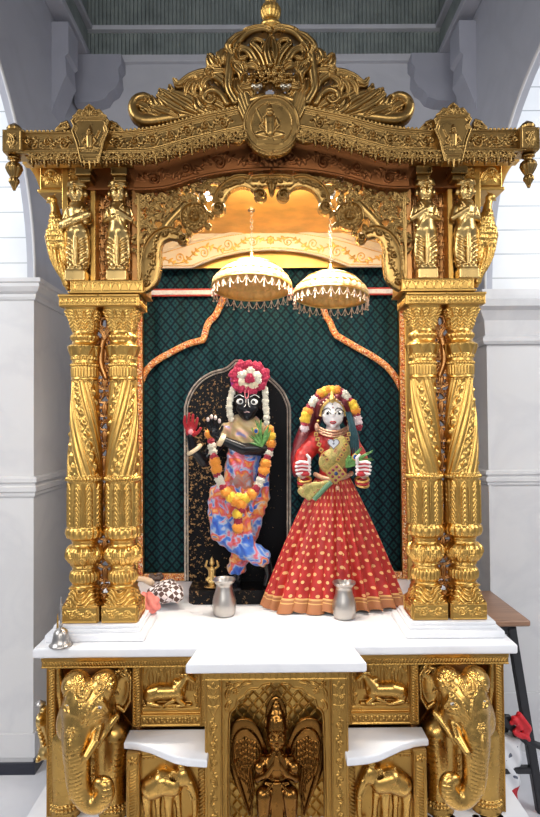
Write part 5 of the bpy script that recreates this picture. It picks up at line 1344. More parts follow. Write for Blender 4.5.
RIB = mat('white_braid', (.80, .70, .62), .5, noise=.15, nscale=90); RIBR = mat('red_braid', (.55, .06, .04), .5, noise=.2, nscale=90)
def strip(pa, pb, Y, h, m, par=None, name='edge', lab=None):
    a, b = at(*pa, Y), at(*pb, Y); g = box(a[0], b[0], Y-.004, Y+.004, (a[2]+b[2])/2-h/2, (a[2]+b[2])/2+h/2, .002); return obj(name, g, m, par, lab, smooth=False)
s_ = strip((146, 292), (402, 292), Yt+.002, .020, RIB, name='cloth_braid'); tag(s_, 'white braid with red edges running level across the teal cloth behind the parasols', 'trim')
for dy in (-3.1, 3.1): strip((146, 292+dy), (402, 292+dy), Yt, .006, RIBR, s_, 'braid_edge', 'red edge')
# carved border frame of the backdrop
fr = thing('border_frame', 'narrow gold and red border frame edging the teal cloth along its foot and sides', 'frame', (0, 2.55, .9))
Yfm = 2.54
def fbox(x0, x1, z0, z1, n, kind):
    o = obj(n, box(x0, x1, Yfm, Yfm+.03, z0, z1, .003), GOLD, fr, smooth=False)
    R = Relief(x0+.001, x1-.001, z0+.001, z1-.001, .0014)
    if x1-x0 > z1-z0: R.rope([(x0, (z0+z1)/2), (x1, (z0+z1)/2)], .016, (z1-z0)*.24, .005); [R.stroke([(x0, q), (x1, q)], .003, .004) for q in (z0+.004, z1-.004)]
    else: R.rope([((x0+x1)/2, z0), ((x0+x1)/2, z1)], .016, (x1-x0)*.24, .005); [R.stroke([(q, z0), (q, z1)], .003, .004) for q in (x0+.004, x1-.004)]
    obj('border_carving', R.front(Yfm-.0015, .003), TRIM, o, 'orange red carved strip')
xf0, xf1 = X_(400.5, 440, Yfm), X_(410, 440, Yfm)
fbox(-xf0, xf0, .9015, Z_(180, 573.5, Yfm), 'bottom_border', 0)
fbox(xf0, xf1, .9015, Z_(400, 300, Yfm), 'side_border', 1); fbox(-xf1, -xf0, .9015, Z_(400, 300, Yfm), 'side_border', 1)

# ------------------------------------------------------------ black stone slab behind the flute player
def slab_mat():
    m, nt, b = nodes_of('black_stone_gilded'); L = nt.links; tc = N(nt, 'ShaderNodeTexCoord')
    n = N(nt, 'ShaderNodeTexNoise', Scale=75.0, Detail=4.0, Roughness=.7); L.new(tc.outputs['Object'], n.inputs['Vector'])
    n2 = N(nt, 'ShaderNodeTexNoise', Scale=7.0, Detail=2.0); L.new(tc.outputs['Object'], n2.inputs['Vector'])
    sp = N(nt, 'ShaderNodeSeparateXYZ'); L.new(tc.outputs['Object'], sp.inputs[0])
    side = math_(nt, 'MULTIPLY', sp.outputs['X'], -.42)      # gilding is worn unevenly, more of it survives on one side
    f = math_(nt, 'ADD', math_(nt, 'ADD', n.outputs['Fac'], math_(nt, 'MULTIPLY', n2.outputs['Fac'], .30)), side)
    k = math_(nt, 'GREATER_THAN', f, .785)
    L.new(mixc(nt, k, (.004, .004, .005), (.30, .17, .07)), b.inputs['Base Color']); b.inputs['Roughness'].default_value = .4; b.inputs['Specular IOR Level'].default_value = .12; return m
BLACK = mat('black_stone', (.007, .007, .009), .25, spec=.35); BLACKG = slab_mat(); RIM = mat('worn_rim', (.36, .30, .25), .45, .3, noise=.4, nscale=60)
st = thing('stone_stele', 'tall black stone slab with a pointed arch top and flecks of old gilding', 'stone slab', (X_(240, 600, 2.28), 2.28, .9))
bx0, bx1 = X_(188, 600, 2.21), X_(297, 600, 2.21)
pl_ = [(bx0+.02, 2.21), (bx1-.01, 2.21), (bx1, 2.22), (bx1, 2.40), (bx0, 2.40), (bx0, 2.235)]
obj('slab_foot', prism(pl_, .9006, .952, 'z'), BLACKG, st, smooth=False)
Ysl = 2.345
arc_ = smooth_path([(184, 407), (187, 397), (193, 386), (202, 377), (213, 371), (224, 368), (230, 364), (235, 359.5), (240, 360)], 24); arc2 = smooth_path([(240, 360), (245, 364), (252, 368), (263, 372), (274, 380), (284, 391), (290, 404)], 22)
outl = [(184.5, 592), (184, 410)]+[tuple(p) for p in arc_]+[tuple(p) for p in arc2[1:]]+[(291, 410), (291, 592)]
W3 = np.array([at(x, y, Ysl) for x, y in outl]); poly = [(p[0], max(p[2], .951)) for p in W3]
obj('slab', prism(poly[::-1], Ysl, Ysl+.045, 'y'), BLACKG, st, smooth=False)
rp = np.array([(p[0], Ysl-.002, max(p[2], .955)) for p in W3]); cen = np.array([rp[:, 0].mean(), 0, 1.35])
def inset(P, d):
    T = np.gradient(P, axis=0); T /= np.linalg.norm(T, axis=1)[:, None]; return P+np.c_[T[:, 2], 0*T[:, 0], -T[:, 0]]*d
obj('slab_rim', tube(inset(rp, .004), .0042, 8), RIM, st, 'worn grey brown rim'); obj('slab_rim', tube(inset(rp, .014), .0030, 8), RIM, st, 'worn grey brown rim')

# ------------------------------------------------------------ idols
def P(px, py, Y): return at(px, py, Y)
WHITE = mat('white_enamel', (.82, .80, .76), .25); PUPIL = mat('pupil_black', (.004, .004, .005), .1); RED = mat('red_lacquer', (.45, .02, .03), .35, noise=.2, nscale=60)
MAG = mat('magenta_cloth', (.55, .05, .38), .6, noise=.2, nscale=50); GJ = mat('jewel_gold', (.82, .55, .18), .28, 1.0)
def dye_mat(name, base, sc, pal):
    m, nt, b = nodes_of(name); L = nt.links; tc = N(nt, 'ShaderNodeTexCoord'); n = N(nt, 'ShaderNodeTexNoise', Scale=sc, Detail=2.5, Distortion=.6); L.new(tc.outputs['Object'], n.inputs['Vector'])
    L.new(ramp(nt, n.outputs['Fac'], pal), b.inputs['Base Color']); b.inputs['Roughness'].default_value = .5; b.inputs['Sheen Weight'].default_value = .2; return m
DYE = dye_mat('tie_dye_silk', None, 19, [(.30, (.02, .06, .45)), (.40, (.05, .18, .62)), (.45, (.40, .50, .62)), (.48, (.62, .20, .32)), (.53, (.68, .07, .05)), (.59, (.78, .30, .05)), (.64, (.62, .50, .35)), (.69, (.03, .12, .55))])
CHEST = dye_mat('cream_yellow_silk', None, 22, [(.35, (.55, .38, .16)), (.5, (.62, .48, .26)), (.62, (.78, .45, .32)), (.7, (.35, .35, .65))])
BELLY = dye_mat('faded_print_silk', None, 30, [(.35, (.45, .08, .05)), (.48, (.32, .22, .20)), (.6, (.50, .16, .08)), (.7, (.40, .40, .48))])

kr = thing('flute_player_idol', 'black stone idol with crossed legs in tie-dyed silk standing before the black slab', 'idol', (X_(240, 590, 2.26), 2.26, .952))
S = Sculpt((-.345, 2.10, .945), (.03, 2.344, 1.80), .0034)
# head and neck
S.ell(P(247.5, 401, 2.235), (.052, .055, .066), .01); S.ell(P(247.5, 411, 2.21), (.036, .036, .036), .012); S.cone(P(247, 415, 2.255), P(245, 430, 2.265), .026, .032, .012)
S.ell(P(247, 405, 2.176), (.0085, .012, .013), .006); S.ell(P(247, 411.5, 2.184), (.014, .009, .005), .004); S.ell(P(247, 413.8, 2.186), (.011, .009, .004), .003); S.ell(P(247, 418, 2.19), (.014, .013, .010), .006)
for q in (-1, 1):
    S.ell(P(247+q*14.5, 404, 2.24), (.009, .014, .022), .005); S.ell(P(247+q*7, 408.5, 2.196), (.015, .014, .014), .010); S.chain([P(247+q*3, 396.5, 2.188), P(247+q*7, 394.5, 2.190), P(247+q*12, 397, 2.205)], [.005]*3, .005)
# torso
S.chain([P(245, 432, 2.265), P(244, 450, 2.262), P(239, 474, 2.262), P(241, 492, 2.27)], [.058, .054, .046, .060], .02)
S.ell(P(228, 432, 2.265), (.030, .032, .030), .015); S.ell(P(263, 433, 2.265), (.030, .032, .030), .015)
# image-left arm: elbow low, hand raised
S.chain([P(226, 433, 2.26), P(204, 461, 2.235), P(193, 448, 2.20), P(190.5, 436, 2.19)], [.028, .024, .019, .014], .010)
S.ell(P(190.5, 430, 2.190), (.013, .010, .014), .006)
# image-right arm crossing the chest
S.chain([P(265, 434, 2.26), P(264, 449, 2.215), P(243, 449, 2.165), P(222, 440, 2.155), P(216, 436, 2.155)], [.027, .026, .022, .0165, .013], .008)
# legs: standing leg, and the crossed one with its toe down
S.chain([P(250, 496, 2.275), P(246, 533, 2.275), P(238, 566, 2.275), P(236.5, 580, 2.275)], [.050, .034, .023, .020], .01)
S.chain([(P(236.5, 583, 2.275)), P(235, 587, 2.235)], [.019, .014], .006); S.ell(P(235, 588.5, 2.225), (.019, .03, .010), .006)
for k in range(5): S.ell(P(230.5+k*2.4, 589, 2.198-(.004 if k > 2 else 0)), (.0048, .009, .005), .001)
S.chain([P(230, 497, 2.265), P(223, 531, 2.225), P(246, 551, 2.21), P(266, 560, 2.22), (P(269, 573, 2.23)), P(266, 584, 2.232)], [.048, .036, .028, .020, .017, .014], .008)
S.ell(P(266.5, 585, 2.236), (.015, .014, .020), .005)
KGEO = relax(S.mesh(), 1, .5); kb = obj('body', KGEO, BLACK, kr)
# clothes as looser shells over the same pose
S = Sculpt((-.33, 2.10, 1.0), (.03, 2.344, 1.62), .0034)
S.chain([P(245, 449, 2.262), P(242, 466, 2.262), P(239, 480, 2.262), P(241, 495, 2.265)], [.064, .063, .060, .066], .02)
S.chain([P(250, 496, 2.275), P(247, 533, 2.275), P(238, 563, 2.275), P(236.5, 568, 2.275)], [.060, .046, .034, .036], .012)
S.chain([P(229, 495, 2.262), P(223, 530, 2.225), P(246, 549, 2.21), P(261, 557, 2.215)], [.060, .050, .040, .036], .010)
S.ell(P(214, 505, 2.26), (.02, .04, .07), .03); S.chain([P(266, 474, 2.25), P(264, 497, 2.25), P(256, 525, 2.26)], [.014, .022, .012], .02)
for a in np.linspace(0, 1, 6): S.chain([P(216+a*40, 492, 2.215-.012*math.sin(a*PI)), P(214+a*34, 520, 2.195), P(226+a*26, 544, 2.178)], [.010, .008, .006], .012)
S.chain([P(240, 500, 2.20), P(243, 530, 2.185), P(240, 560, 2.235)], [.012, .016, .012], .012)
V, F = relax(S.mesh(), 1, .5); Nn = vnormals(V, F); V = V+Nn*(.0022*np.sin(V[:, [0]]*210+V[:, [2]]*70+3*np.sin(V[:, [2]]*30)))
obj('dhoti', (V, F), DYE, kr, 'tie-dyed blue, red and orange silk wrap')
S = Sculpt((-.25, 2.10, 1.3), (.03, 2.344, 1.62), .0034)
S.chain([P(245, 430, 2.262), P(244, 446, 2.262)], [.067, .060], .02); S.ell(P(228, 431, 2.262), (.034, .036, .034), .012); S.ell(P(262, 432, 2.262), (.034, .036, .034), .012)
V, F = relax(S.mesh(), 1, .5); Nn = vnormals(V, F); V = V+Nn*(.0018*np.sin(V[:, [0]]*160+V[:, [2]]*160))
obj('tunic', (V, F), CHEST, kr, 'cream and yellow silk top')
S = Sculpt((-.22, 2.08, 1.2), (0, 2.3, 1.5), .0034); S.ell(P(241, 481, 2.218), (.044, .020, .046), .01); obj('belly_cloth', relax(S.mesh(), 1), BELLY, kr, 'faded printed front cloth')
# face paint and jewellery
def face_eye(par, c, w, hh, lookx=0, Yo=0):
    c = np.array(c); e = obj('eye', sphere(c, w, sx=1, sy=.45, sz=hh/w), WHITE, par, 'white painted eye'); obj('pupil', sphere(c+[lookx, -w*.33, 0], w*.48, sx=.95, sy=.45, sz=.95), PUPIL, e, 'round black pupil'); return e
KSK = Skin(KGEO); face_eye(kr, P(240.3, 401.5, KSK.Y(240.3, 401.5)+.001), .0150, .0112, .001); face_eye(kr, P(253.9, 402, KSK.Y(253.9, 402)+.001), .0150, .0112, -.001)
def line(par, name, pts, Y, r, m, lab=None, n=16): return obj(name, tube(np.array([P(x, y, Y if np.isscalar(Y) else np.interp(i/(n-1), np.linspace(0, 1, len(Y)), Y)) for i, (x, y) in enumerate(smooth_path(pts, n))]), r, 6), m, par, lab)
line(kr, 'tilak', [(245, 390), (245, 396), (246.5, 398.5), (248.3, 396), (248.5, 390)], 2.178, .0017, mat('pink_paint', (.75, .20, .22), .5), 'pink forehead mark')
line(kr, 'nose_line', [(246, 399), (245.6, 405), (244, 407)], [2.178, 2.166, 2.172], .0012, WHITE, 'white nose line'); line(kr, 'nose_line', [(248, 399), (248.6, 405), (250, 407)], [2.178, 2.166, 2.172], .0012, WHITE, 'white nose line')
line(kr, 'lip', [(242.5, 411), (245, 412.3), (247, 411.6), (249, 412.3), (251.5, 411)], [2.182, 2.174, 2.174, 2.182], .0022, mat('pale_lip', (.65, .40, .38), .4), 'pale pink lips')
for q in (-1, 1): line(kr, 'eyebrow', [(247+q*3, 397), (247+q*8, 394.8), (247+q*12.5, 397.5)], [2.178, 2.180, 2.195], .0012, WHITE, 'white painted brow')
def bangle(par, a, b, r, w, m, lab=None, name='bangle'):
    a, b = np.array(a), np.array(b); d = b-a; d /= np.linalg.norm(d); up = np.array([0, 1.0, 0]); A = np.cross(d, up); A /= np.linalg.norm(A); B = np.cross(d, A); c = (a+b)/2
    return obj(name, tube(np.array([c+r*(math.cos(t)*A+math.sin(t)*B) for t in np.linspace(0, 2*PI, 28, endpoint=False)]), w, 8, True), m, par, lab)
CREAM = mat('cream_bangle', (.78, .62, .40), .4, .2)
bangle(kr, P(197, 453, 2.205), P(192, 446, 2.20), .026, .008, CREAM, 'cream gold bangle')
for t in (0, .5, 1): bangle(kr, P(224-3*t, 441-.8*t, 2.158), P(221-3*t, 439.5-.8*t, 2.156), .0205, .0048, CREAM, 'cream gold bangle')
S = Sculpt((-.36, 2.10, 1.45), (-.22, 2.23, 1.64), .0018)      # raised hand, palm to the front, painted red
S.ell(P(190, 427.5, 2.187), (.019, .010, .024), .006)
for a, b, c in (((185.5, 424), (184, 418), (184.5, 412.5)), ((188.6, 422.5), (188, 416), (188.5, 410)), ((191.8, 422.5), (192, 416.5), (192.5, 411)), ((194.6, 424), (196, 418.5), (197, 414.5))): S.chain([P(*a, 2.184), P(*b, 2.178), P(*c, 2.170)], [.0066, .0060, .0048], .0015)
S.chain([P(193.5, 431, 2.184), P(198, 428, 2.174), P(200, 424.5, 2.168)], [.0075, .0062, .0048], .003)
hr = obj('hand', relax(S.mesh(), 1), RED, kr, 'raised hand with a red painted palm')
hr.location.z -= .014; hr.location.x += .002; obj('palm_mark', sphere(P(190, 428, 2.176), .010, sx=1, sy=.3, sz=1), mat('pink_palm', (.70, .25, .28), .45), hr, 'pink mark in the palm')
S = Sculpt((-.29, 2.08, 1.42), (-.15, 2.21, 1.66), .0018)      # other hand, fingers drawn up
S.ell(P(213.5, 432, 2.150), (.015, .010, .020), .006)
for a, b, c in (((209.6, 429), (207.5, 423.5), (208, 419)), ((212.2, 427), (211, 421), (211.5, 416)), ((215, 427), (214.8, 421), (215.5, 417)), ((217.4, 429), (218.6, 424), (219.5, 420.5))): S.chain([P(*a, 2.148), P(*b, 2.144), P(*c, 2.139)], [.0064, .0056, .0044], .0015)
S.chain([P(216.5, 434, 2.146), P(221, 430.5, 2.140), P(222.5, 426.5, 2.136)], [.0070, .0058, .0044], .003)
hr2 = obj('hand', relax(S.mesh(), 1), BLACK, kr, 'dark hand with pale painted fingertips')
for x, y, Y in ((208, 419.5, 2.135), (211.5, 416.8, 2.135), (215.4, 417.8, 2.135), (219.4, 421, 2.135)): obj('fingertip', sphere(P(x, y, Y), .0058, sz=1.5), mat('pale_fingertip', (.62, .50, .46), .4), hr2, 'pale painted fingertip')
g = lathe(0, 0, [(0, .001), (.004, .02), (0.05, .058), (.09, .066), (.12, .060), (.14, .045), (.15, .02), (.152, .001)], 32, lambda th, z: .002*np.sin(th*9+z*90)); c = P(247.5, 395, 2.25)
obj('turban', (np.c_[g[0][:, 0]+c[0], g[0][:, 1]*.85+c[1], g[0][:, 2]*.8+c[2]-.012], g[1]), MAG, kr, 'magenta cap')

# ---- blossoms
def blossom_mesh(kind):
    nu, nv = 28, 16; th = np.linspace(0, PI, nv+1); ph = np.linspace(0, 2*PI, nu, endpoint=False); PH, TH = np.meshgrid(ph, th, indexing='ij')
    if kind == 'marigold': R_ = 1+.13*np.sin(PH*7+np.sin(TH*9)*2)*np.sin(TH)+.13*np.sin(TH*13+np.cos(PH*5))
    elif kind == 'rose': R_ = 1+.16*np.sin(PH*4+TH*5)*np.sin(TH)+.10*np.cos(TH*8)
    else: R_ = 1+.22*np.sin(PH*5)*np.sin(TH*6)+.08*np.sin(PH*11)
    V = np.stack([R_*np.sin(TH)*np.cos(PH), -R_*.85*np.cos(TH)*1.0, R_*np.sin(TH)*np.sin(PH)], -1).reshape(-1, 3)
    return npmesh('blossom_'+kind, V, grid_faces(nu, nv+1, cu=True)[:, ::-1])
FL = {}
for nm, kind, col in (('orange', 'marigold', (.86, .30, .02)), ('yellow', 'marigold', (.88, .55, .03)), ('white', 'tuft', (.80, .76, .62)), ('red', 'rose', (.33, .006, .03)), ('crimson', 'rose', (.46, .008, .06)), ('cream', 'tuft', (.82, .72, .50)), ('pinkwhite', 'tuft', (.82, .66, .68))):
    me = blossom_mesh(kind); me.materials.append(mat(nm+'_petals', col, .6, noise=.3, nscale=140, sheen=.3)); FL[nm] = me
NAMES = {'orange': 'marigold', 'yellow': 'marigold', 'white': 'jasmine_tuft', 'red': 'rose_petal_bunch', 'crimson': 'rose_petal_bunch', 'cream': 'jasmine_tuft', 'pinkwhite': 'jasmine_tuft'}
def bloom(par, col, c, r, lab=None, sy=.8):
    o = bpy.data.objects.new(NAMES[col], FL[col]); C.objects.link(o); o.parent = par; o.location = np.array(c)-ORG[par.name]; o.scale = (r, r*sy, r)
    o.rotation_euler = (random.uniform(-.4, .4), random.uniform(0, 6.28), random.uniform(-.4, .4)); return o
def garland(name, label, cat, items, Yf, thread, group=None):
    """items: (colour, px, py, radius px)"""
    c0 = P(items[0][1], items[0][2], Yf(items[0][1], items[0][2])); t = thing(name, label, cat, c0, group)
    for col, x, y, r in items:
        Y = Yf(x, y); bloom(t, col, P(x, y, Y), r*Y/590)
    if thread: obj('thread', tube(np.array([P(x, y, Yf(x, y)+.004) for x, y in smooth_path(thread, 50)]), .0025, 6), FL['red'].materials[0], t)
    return t
left = [('orange', 209.5, 434, 4.6), ('red', 211, 441, 3.6), ('white', 212, 446.5, 4.2), ('white', 213, 452, 4.2), ('red', 214, 457, 3.6), ('orange', 215, 462, 5.4), ('orange', 216.5, 469, 5.2), ('red', 217, 475, 3.8), ('white', 219, 479, 4.6), ('white', 221, 484, 4.6), ('red', 223, 488, 3.6),
        ('orange', 226, 492, 5.4), ('yellow', 231, 497, 5.2)]
bott = [('orange', 235.5, 501, 5.4), ('orange', 241, 504, 5.4), ('yellow', 246, 498.5, 5.0), ('orange', 251.5, 494.5, 5.4), ('yellow', 239, 497, 4.2)]
right = [('red', 256, 489, 3.8), ('white', 258.5, 484.5, 4.6), ('white', 260.5, 480, 4.4), ('red', 262, 475, 3.8), ('orange', 264, 470, 5.4), ('orange', 265.5, 463.5, 5.2), ('red', 267, 458, 3.6), ('white', 268.5, 453.5, 4.4), ('red', 270, 449, 3.2), ('orange', 271, 444, 4.8), ('yellow', 271, 436.5, 4.8), ('orange', 269.5, 429.5, 4.2)]
tail = [('red', 240.5, 510, 4), ('yellow', 237.5, 514, 5.0), ('red', 238, 519, 3.8), ('red', 238, 522, 3.6), ('orange', 238, 527.5, 5.4)]
def Yg1(x, y): return 2.185 if y > 485 else 2.205+.00*y if y > 455 else 2.20
garland('flower_garland', 'long loop garland of orange marigolds, white jasmine and red roses on the black idol', 'garland', left+bott+right+tail, lambda x, y: 2.165 if y > 486 else (2.185 if y > 455 else 2.20), [(209, 432), (213, 452), (216, 470), (222, 487), (231, 497), (241, 503), (252, 494), (261, 479), (266, 463), (270, 449), (270, 430)])
hd = []
for q in range(15): a = q*2*PI/15; hd.append(('crimson', 249.5+15*math.cos(a)+1.2*math.sin(q*3.7), 377.5+13*math.sin(a)+1.0*math.sin(q*2.3), 4.7+.6*math.sin(q*5.1)))
for q in range(11): a = q*2*PI/11+.2; hd.append(('cream' if math.sin(a) > .5 else 'white', 249.5+8.6*math.cos(a)+.8*math.sin(q*4.1), 379+7.4*math.sin(a)+.8*math.sin(q*2.9), 3.7+.7*math.sin(q*3.3)))
hd += [('crimson', 250, 376.5, 3.6), ('crimson', 252, 379.5, 3.2), ('crimson', 248, 380, 3.2)]
garland('flower_headdress', 'round headdress of crimson roses and white blossoms on the black idol', 'flower headdress', hd, lambda x, y: 2.195-.018*max(0, 1-math.hypot(x-250, y-377)/14), None)
for q, pts, lab in ((-1, [(233, 389), (231, 396), (229.5, 403), (229.5, 411), (231, 419)], 'left'), (1, [(265, 389), (265.5, 397), (265.5, 405), (266.5, 413), (266.5, 423)], 'right')):
    pp = smooth_path(pts, 9); garland('jasmine_string', 'short white jasmine string hanging at the %s side of the black face' % lab, 'flower string', [('white', x, y, 2.9+.4*(i % 2)) for i, (x, y) in enumerate(pp)], lambda x, y: 2.205, pts)
# ---- peacock feathers
GRN = mat('feather_green', (.10, .26, .06), .35, noise=.4, nscale=90); EYEG = mat('feather_gold', (.45, .30, .06), .3); TEA = mat('feather_blue', (.01, .10, .42), .25); DKB = mat('feather_navy', (.01, .02, .10), .2)
def feather(label, base_, eye_, tips, Y, w=6):
    t = thing('peacock_feather', label, 'feather', P(*base_, Y)); nb = []
    b = np.array(base_, float); e = np.array(eye_, float)
    gs = []
    for i, tp in enumerate(tips):
        for k in range(3):
            tp2 = np.array(tp, float)+[random.uniform(-2, 2), random.uniform(-2, 2)]; pth = smooth_path([b, (b+tp2)/2+[random.uniform(-1.5, 1.5), -1], tp2], 10)
            g = tube(np.array([P(x, y, Y+.003+random.uniform(0, .003)) for x, y in pth]), np.interp(np.linspace(0, 1, 10), [0, .5, 1], [.002, .0045, .001]), 6); gs.append(g)
    obj('barbs', join(*gs), GRN, t)
    c = P(*eye_, Y); 
    o = obj('eyespot', sphere(c, .013, sx=.8, sy=.25, sz=1), EYEG, t, 'bronze eyespot'); obj('eyespot_centre', sphere(c+[0, -.002, 0], .0085, sx=.8, sy=.35, sz=1), TEA, o, 'bright blue centre'); obj('eyespot_pupil', sphere(c+[.001, -.0042, .001], .004, sy=.35), DKB, o, 'navy dot')
feather('green peacock feather tucked at the chest of the black idol', (262, 447), (256, 431), [(251, 436), (252, 428), (257, 421), (262, 421), (268, 424), (270, 431), (250, 441), (266, 438)], 2.168)
feather('green peacock feather held in the hand of the veiled idol', (346, 468), (355, 457), [(372, 452), (368, 458), (362, 449), (358, 463), (350, 456), (366, 462), (372, 458)], 2.09)

# ------------------------------------------------------------ the veiled idol
YR_ = 2.175
ra = thing('veiled_idol', 'white-faced idol in a red gold-dotted skirt wearing a jewelled necklace', 'idol', (X_(333, 610, YR_), YR_, .9))
SKIN = mat('painted_white_face', (.80, .77, .75), .28); HAIR = mat('dark_hair', (.02, .03, .04), .5); VEIL = mat('dark_red_veil', (.12, .006, .014), .5, noise=.4, nscale=40)
REDS = mat('red_silk', (.42, .02, .018), .4, noise=.4, nscale=50); OLIVE = dye_mat('olive_brocade', None, 60, [(.4, (.28, .24, .06)), (.55, (.50, .40, .12)), (.65, (.35, .10, .05))])
S = Sculpt((.07, 2.05, 1.25), (.42, 2.30, 1.72), .003)
S.ell(P(333, 409, 2.165), (.043, .046, .054), .01); S.ell(P(333, 418.5, 2.148), (.036, .032, .030), .014); S.cone(P(333, 425, 2.18), P(333, 436, 2.185), .024, .030, .01)
S.ell(P(333, 413.5, 2.117), (.007, .009, .012), .005); S.ell(P(333, 420.8, 2.121), (.011, .006, .0035), .003); S.ell(P(333, 422.5, 2.122), (.009, .006, .0035), .003); S.ell(P(333, 426.5, 2.128), (.010, .010, .008), .006)
for q in (-1, 1): S.ell(P(333+q*6.5, 415.5, 2.13), (.014, .012, .013), .01); S.ell(P(333+q*12, 413, 2.17), (.006, .010, .015), .004); pass
S.chain([P(333, 442, 2.19), P(333, 462, 2.185), P(333, 480, 2.185)], [.050, .042, .040], .015)
S.chain([P(315, 440, 2.19), P(303, 458, 2.17), P(302, 474, 2.14), P(304, 470, 2.10)], [.028, .023, .018, .014], .008)
S.chain([P(351, 440, 2.19), P(361, 458, 2.17), P(364, 474, 2.14), P(362, 471, 2.10)], [.026, .021, .018, .014], .008)
RGEO = relax(S.mesh(), 1); ob = obj('body', RGEO, SKIN, ra); RSK = Skin(RGEO)
# hands
HANDW = mat('white_fingers', (.80, .72, .70), .35)
for q, cx_ in ((-1, 304), (1, 362.5)):
    S = Sculpt(P(cx_-14, 485, 2.05)*[1, 0, 1]+[0, 2.03, 0], P(cx_+14, 452, 2.15)*[1, 0, 1]+[0, 2.15, 0], .0018)
    S.ell(P(cx_, 469, 2.09), (.019, .013, .022), .004)
    for k in range(4):
        y = 462.5+k*3.6; a, b, c = P(cx_-q*5.5, y+.6, 2.085), P(cx_+q*(4.5-abs(k-1.2)*.7), y-.6, 2.072), P(cx_+q*(8.5-abs(k-1.3)*.8), y+.6, 2.066)
        S.chain([a, b, c], [.0062, .0058, .0045], .0012)
    S.chain([P(cx_-q*5, 463, 2.078), P(cx_-q*5.5, 458, 2.07), P(cx_-q*3, 455, 2.066)], [.0068, .0058, .0045], .002)
    hnd = obj('hand', relax(S.mesh(), 1), HANDW, ra, 'white hand with curled fingers')
    obj('painted_palm', sphere(P(cx_-q*1.0, 474, 2.074), .015, sx=1.1, sy=.5, sz=.6), RED, hnd, 'red painted heel of the palm'); 
    for k in range(3): obj('finger_paint', tube(np.array([P(cx_-q*4, 464.6+k*3.6, 2.074), P(cx_+q*2, 463.8+k*3.6, 2.069), P(cx_+q*6.5, 464.8+k*3.6, 2.066)]), .0028, 6), RED, hnd, 'red stripe between the fingers')
    for k in range(3): bangle(ra, P(cx_-q*.5+q*k*.3, 477.5+k*2.6, 2.12), P(cx_-q*.5, 481+k*2.6, 2.125), .0225-.0005*k, .0045, GJ if k != 1 else RED, 'gold bangle' if k != 1 else 'red bangle')
# hair, veil, blouse
S = Sculpt((.02, 2.07, 1.2), (.47, 2.32, 1.78), .0034)
S.ell(P(333, 403, 2.19), (.058, .050, .062), .01); S.chain([P(318, 416, 2.165), P(320, 405, 2.150), P(327, 398.5, 2.142), P(333, 396, 2.140), P(339, 398.5, 2.142), P(346, 405, 2.150), P(348, 416, 2.165)], [.010, .013, .013, .013, .013, .013, .010], .008); S.chain([P(318, 408, 2.21), P(310, 425, 2.22), P(301, 444, 2.215), P(297, 466, 2.20)], [.028, .030, .030, .016], .015)
S.chain([P(306, 440, 2.20), P(300, 455, 2.185), P(299, 470, 2.165)], [.030, .032, .028], .012)
S.chain([P(345, 410, 2.22), P(352, 428, 2.225), P(356, 444, 2.225)], [.022, .018, .014], .012)
V, F = relax(S.mesh(), 1); Nn = vnormals(V, F); V = V+Nn*(.0025*np.sin(V[:, [0]]*190-V[:, [2]]*60)); obj('veil', (V, F), VEIL, ra, 'dark red veil')
g = []
for i in range(16):
    a = i/15; g.append(tube(np.array([P(x, y, 2.135+.008*math.sin(i*2)) for x, y in smooth_path([(346+a*4, 412), (349+a*5, 424), (350+a*8, 438), (350+a*9, 451+4*math.sin(i*1.7))], 12)]), np.linspace(.004, .0015, 12), 6))
obj('hair_strands', join(*g), mat('teal_black_hair', (.03, .09, .11), .4, noise=.3, nscale=80), ra, 'teal-black hanging hair')
S = Sculpt((.06, 2.05, 1.22), (.44, 2.32, 1.60), .0032)
S.chain([P(333, 443, 2.185), P(333, 460, 2.18), P(333, 481, 2.18)], [.058, .050, .052], .015)
S.chain([P(316, 440, 2.185), P(303, 457, 2.165), P(300, 468, 2.15)], [.034, .032, .028], .010); S.chain([P(350, 440, 2.185), P(360, 457, 2.168), P(363, 466, 2.15)], [.030, .027, .025], .010)
V, F = relax(S.mesh(), 1); Nn = vnormals(V, F); V = V+Nn*(.0007*np.sin(V[:, [0]]*150+V[:, [2]]*210)); obj('blouse', (V, F), REDS, ra, 'red silk blouse')
S = Sculpt((.10, 2.05, 1.22), (.42, 2.25, 1.60), .003); S.ell(P(340, 452, 2.13), (.038, .020, .062), .01); S.ell(P(331, 462, 2.128), (.045, .016, .045), .01)
V, F = relax(S.mesh(), 1); obj('bodice', (V, F), OLIVE, ra, 'olive gold bodice')
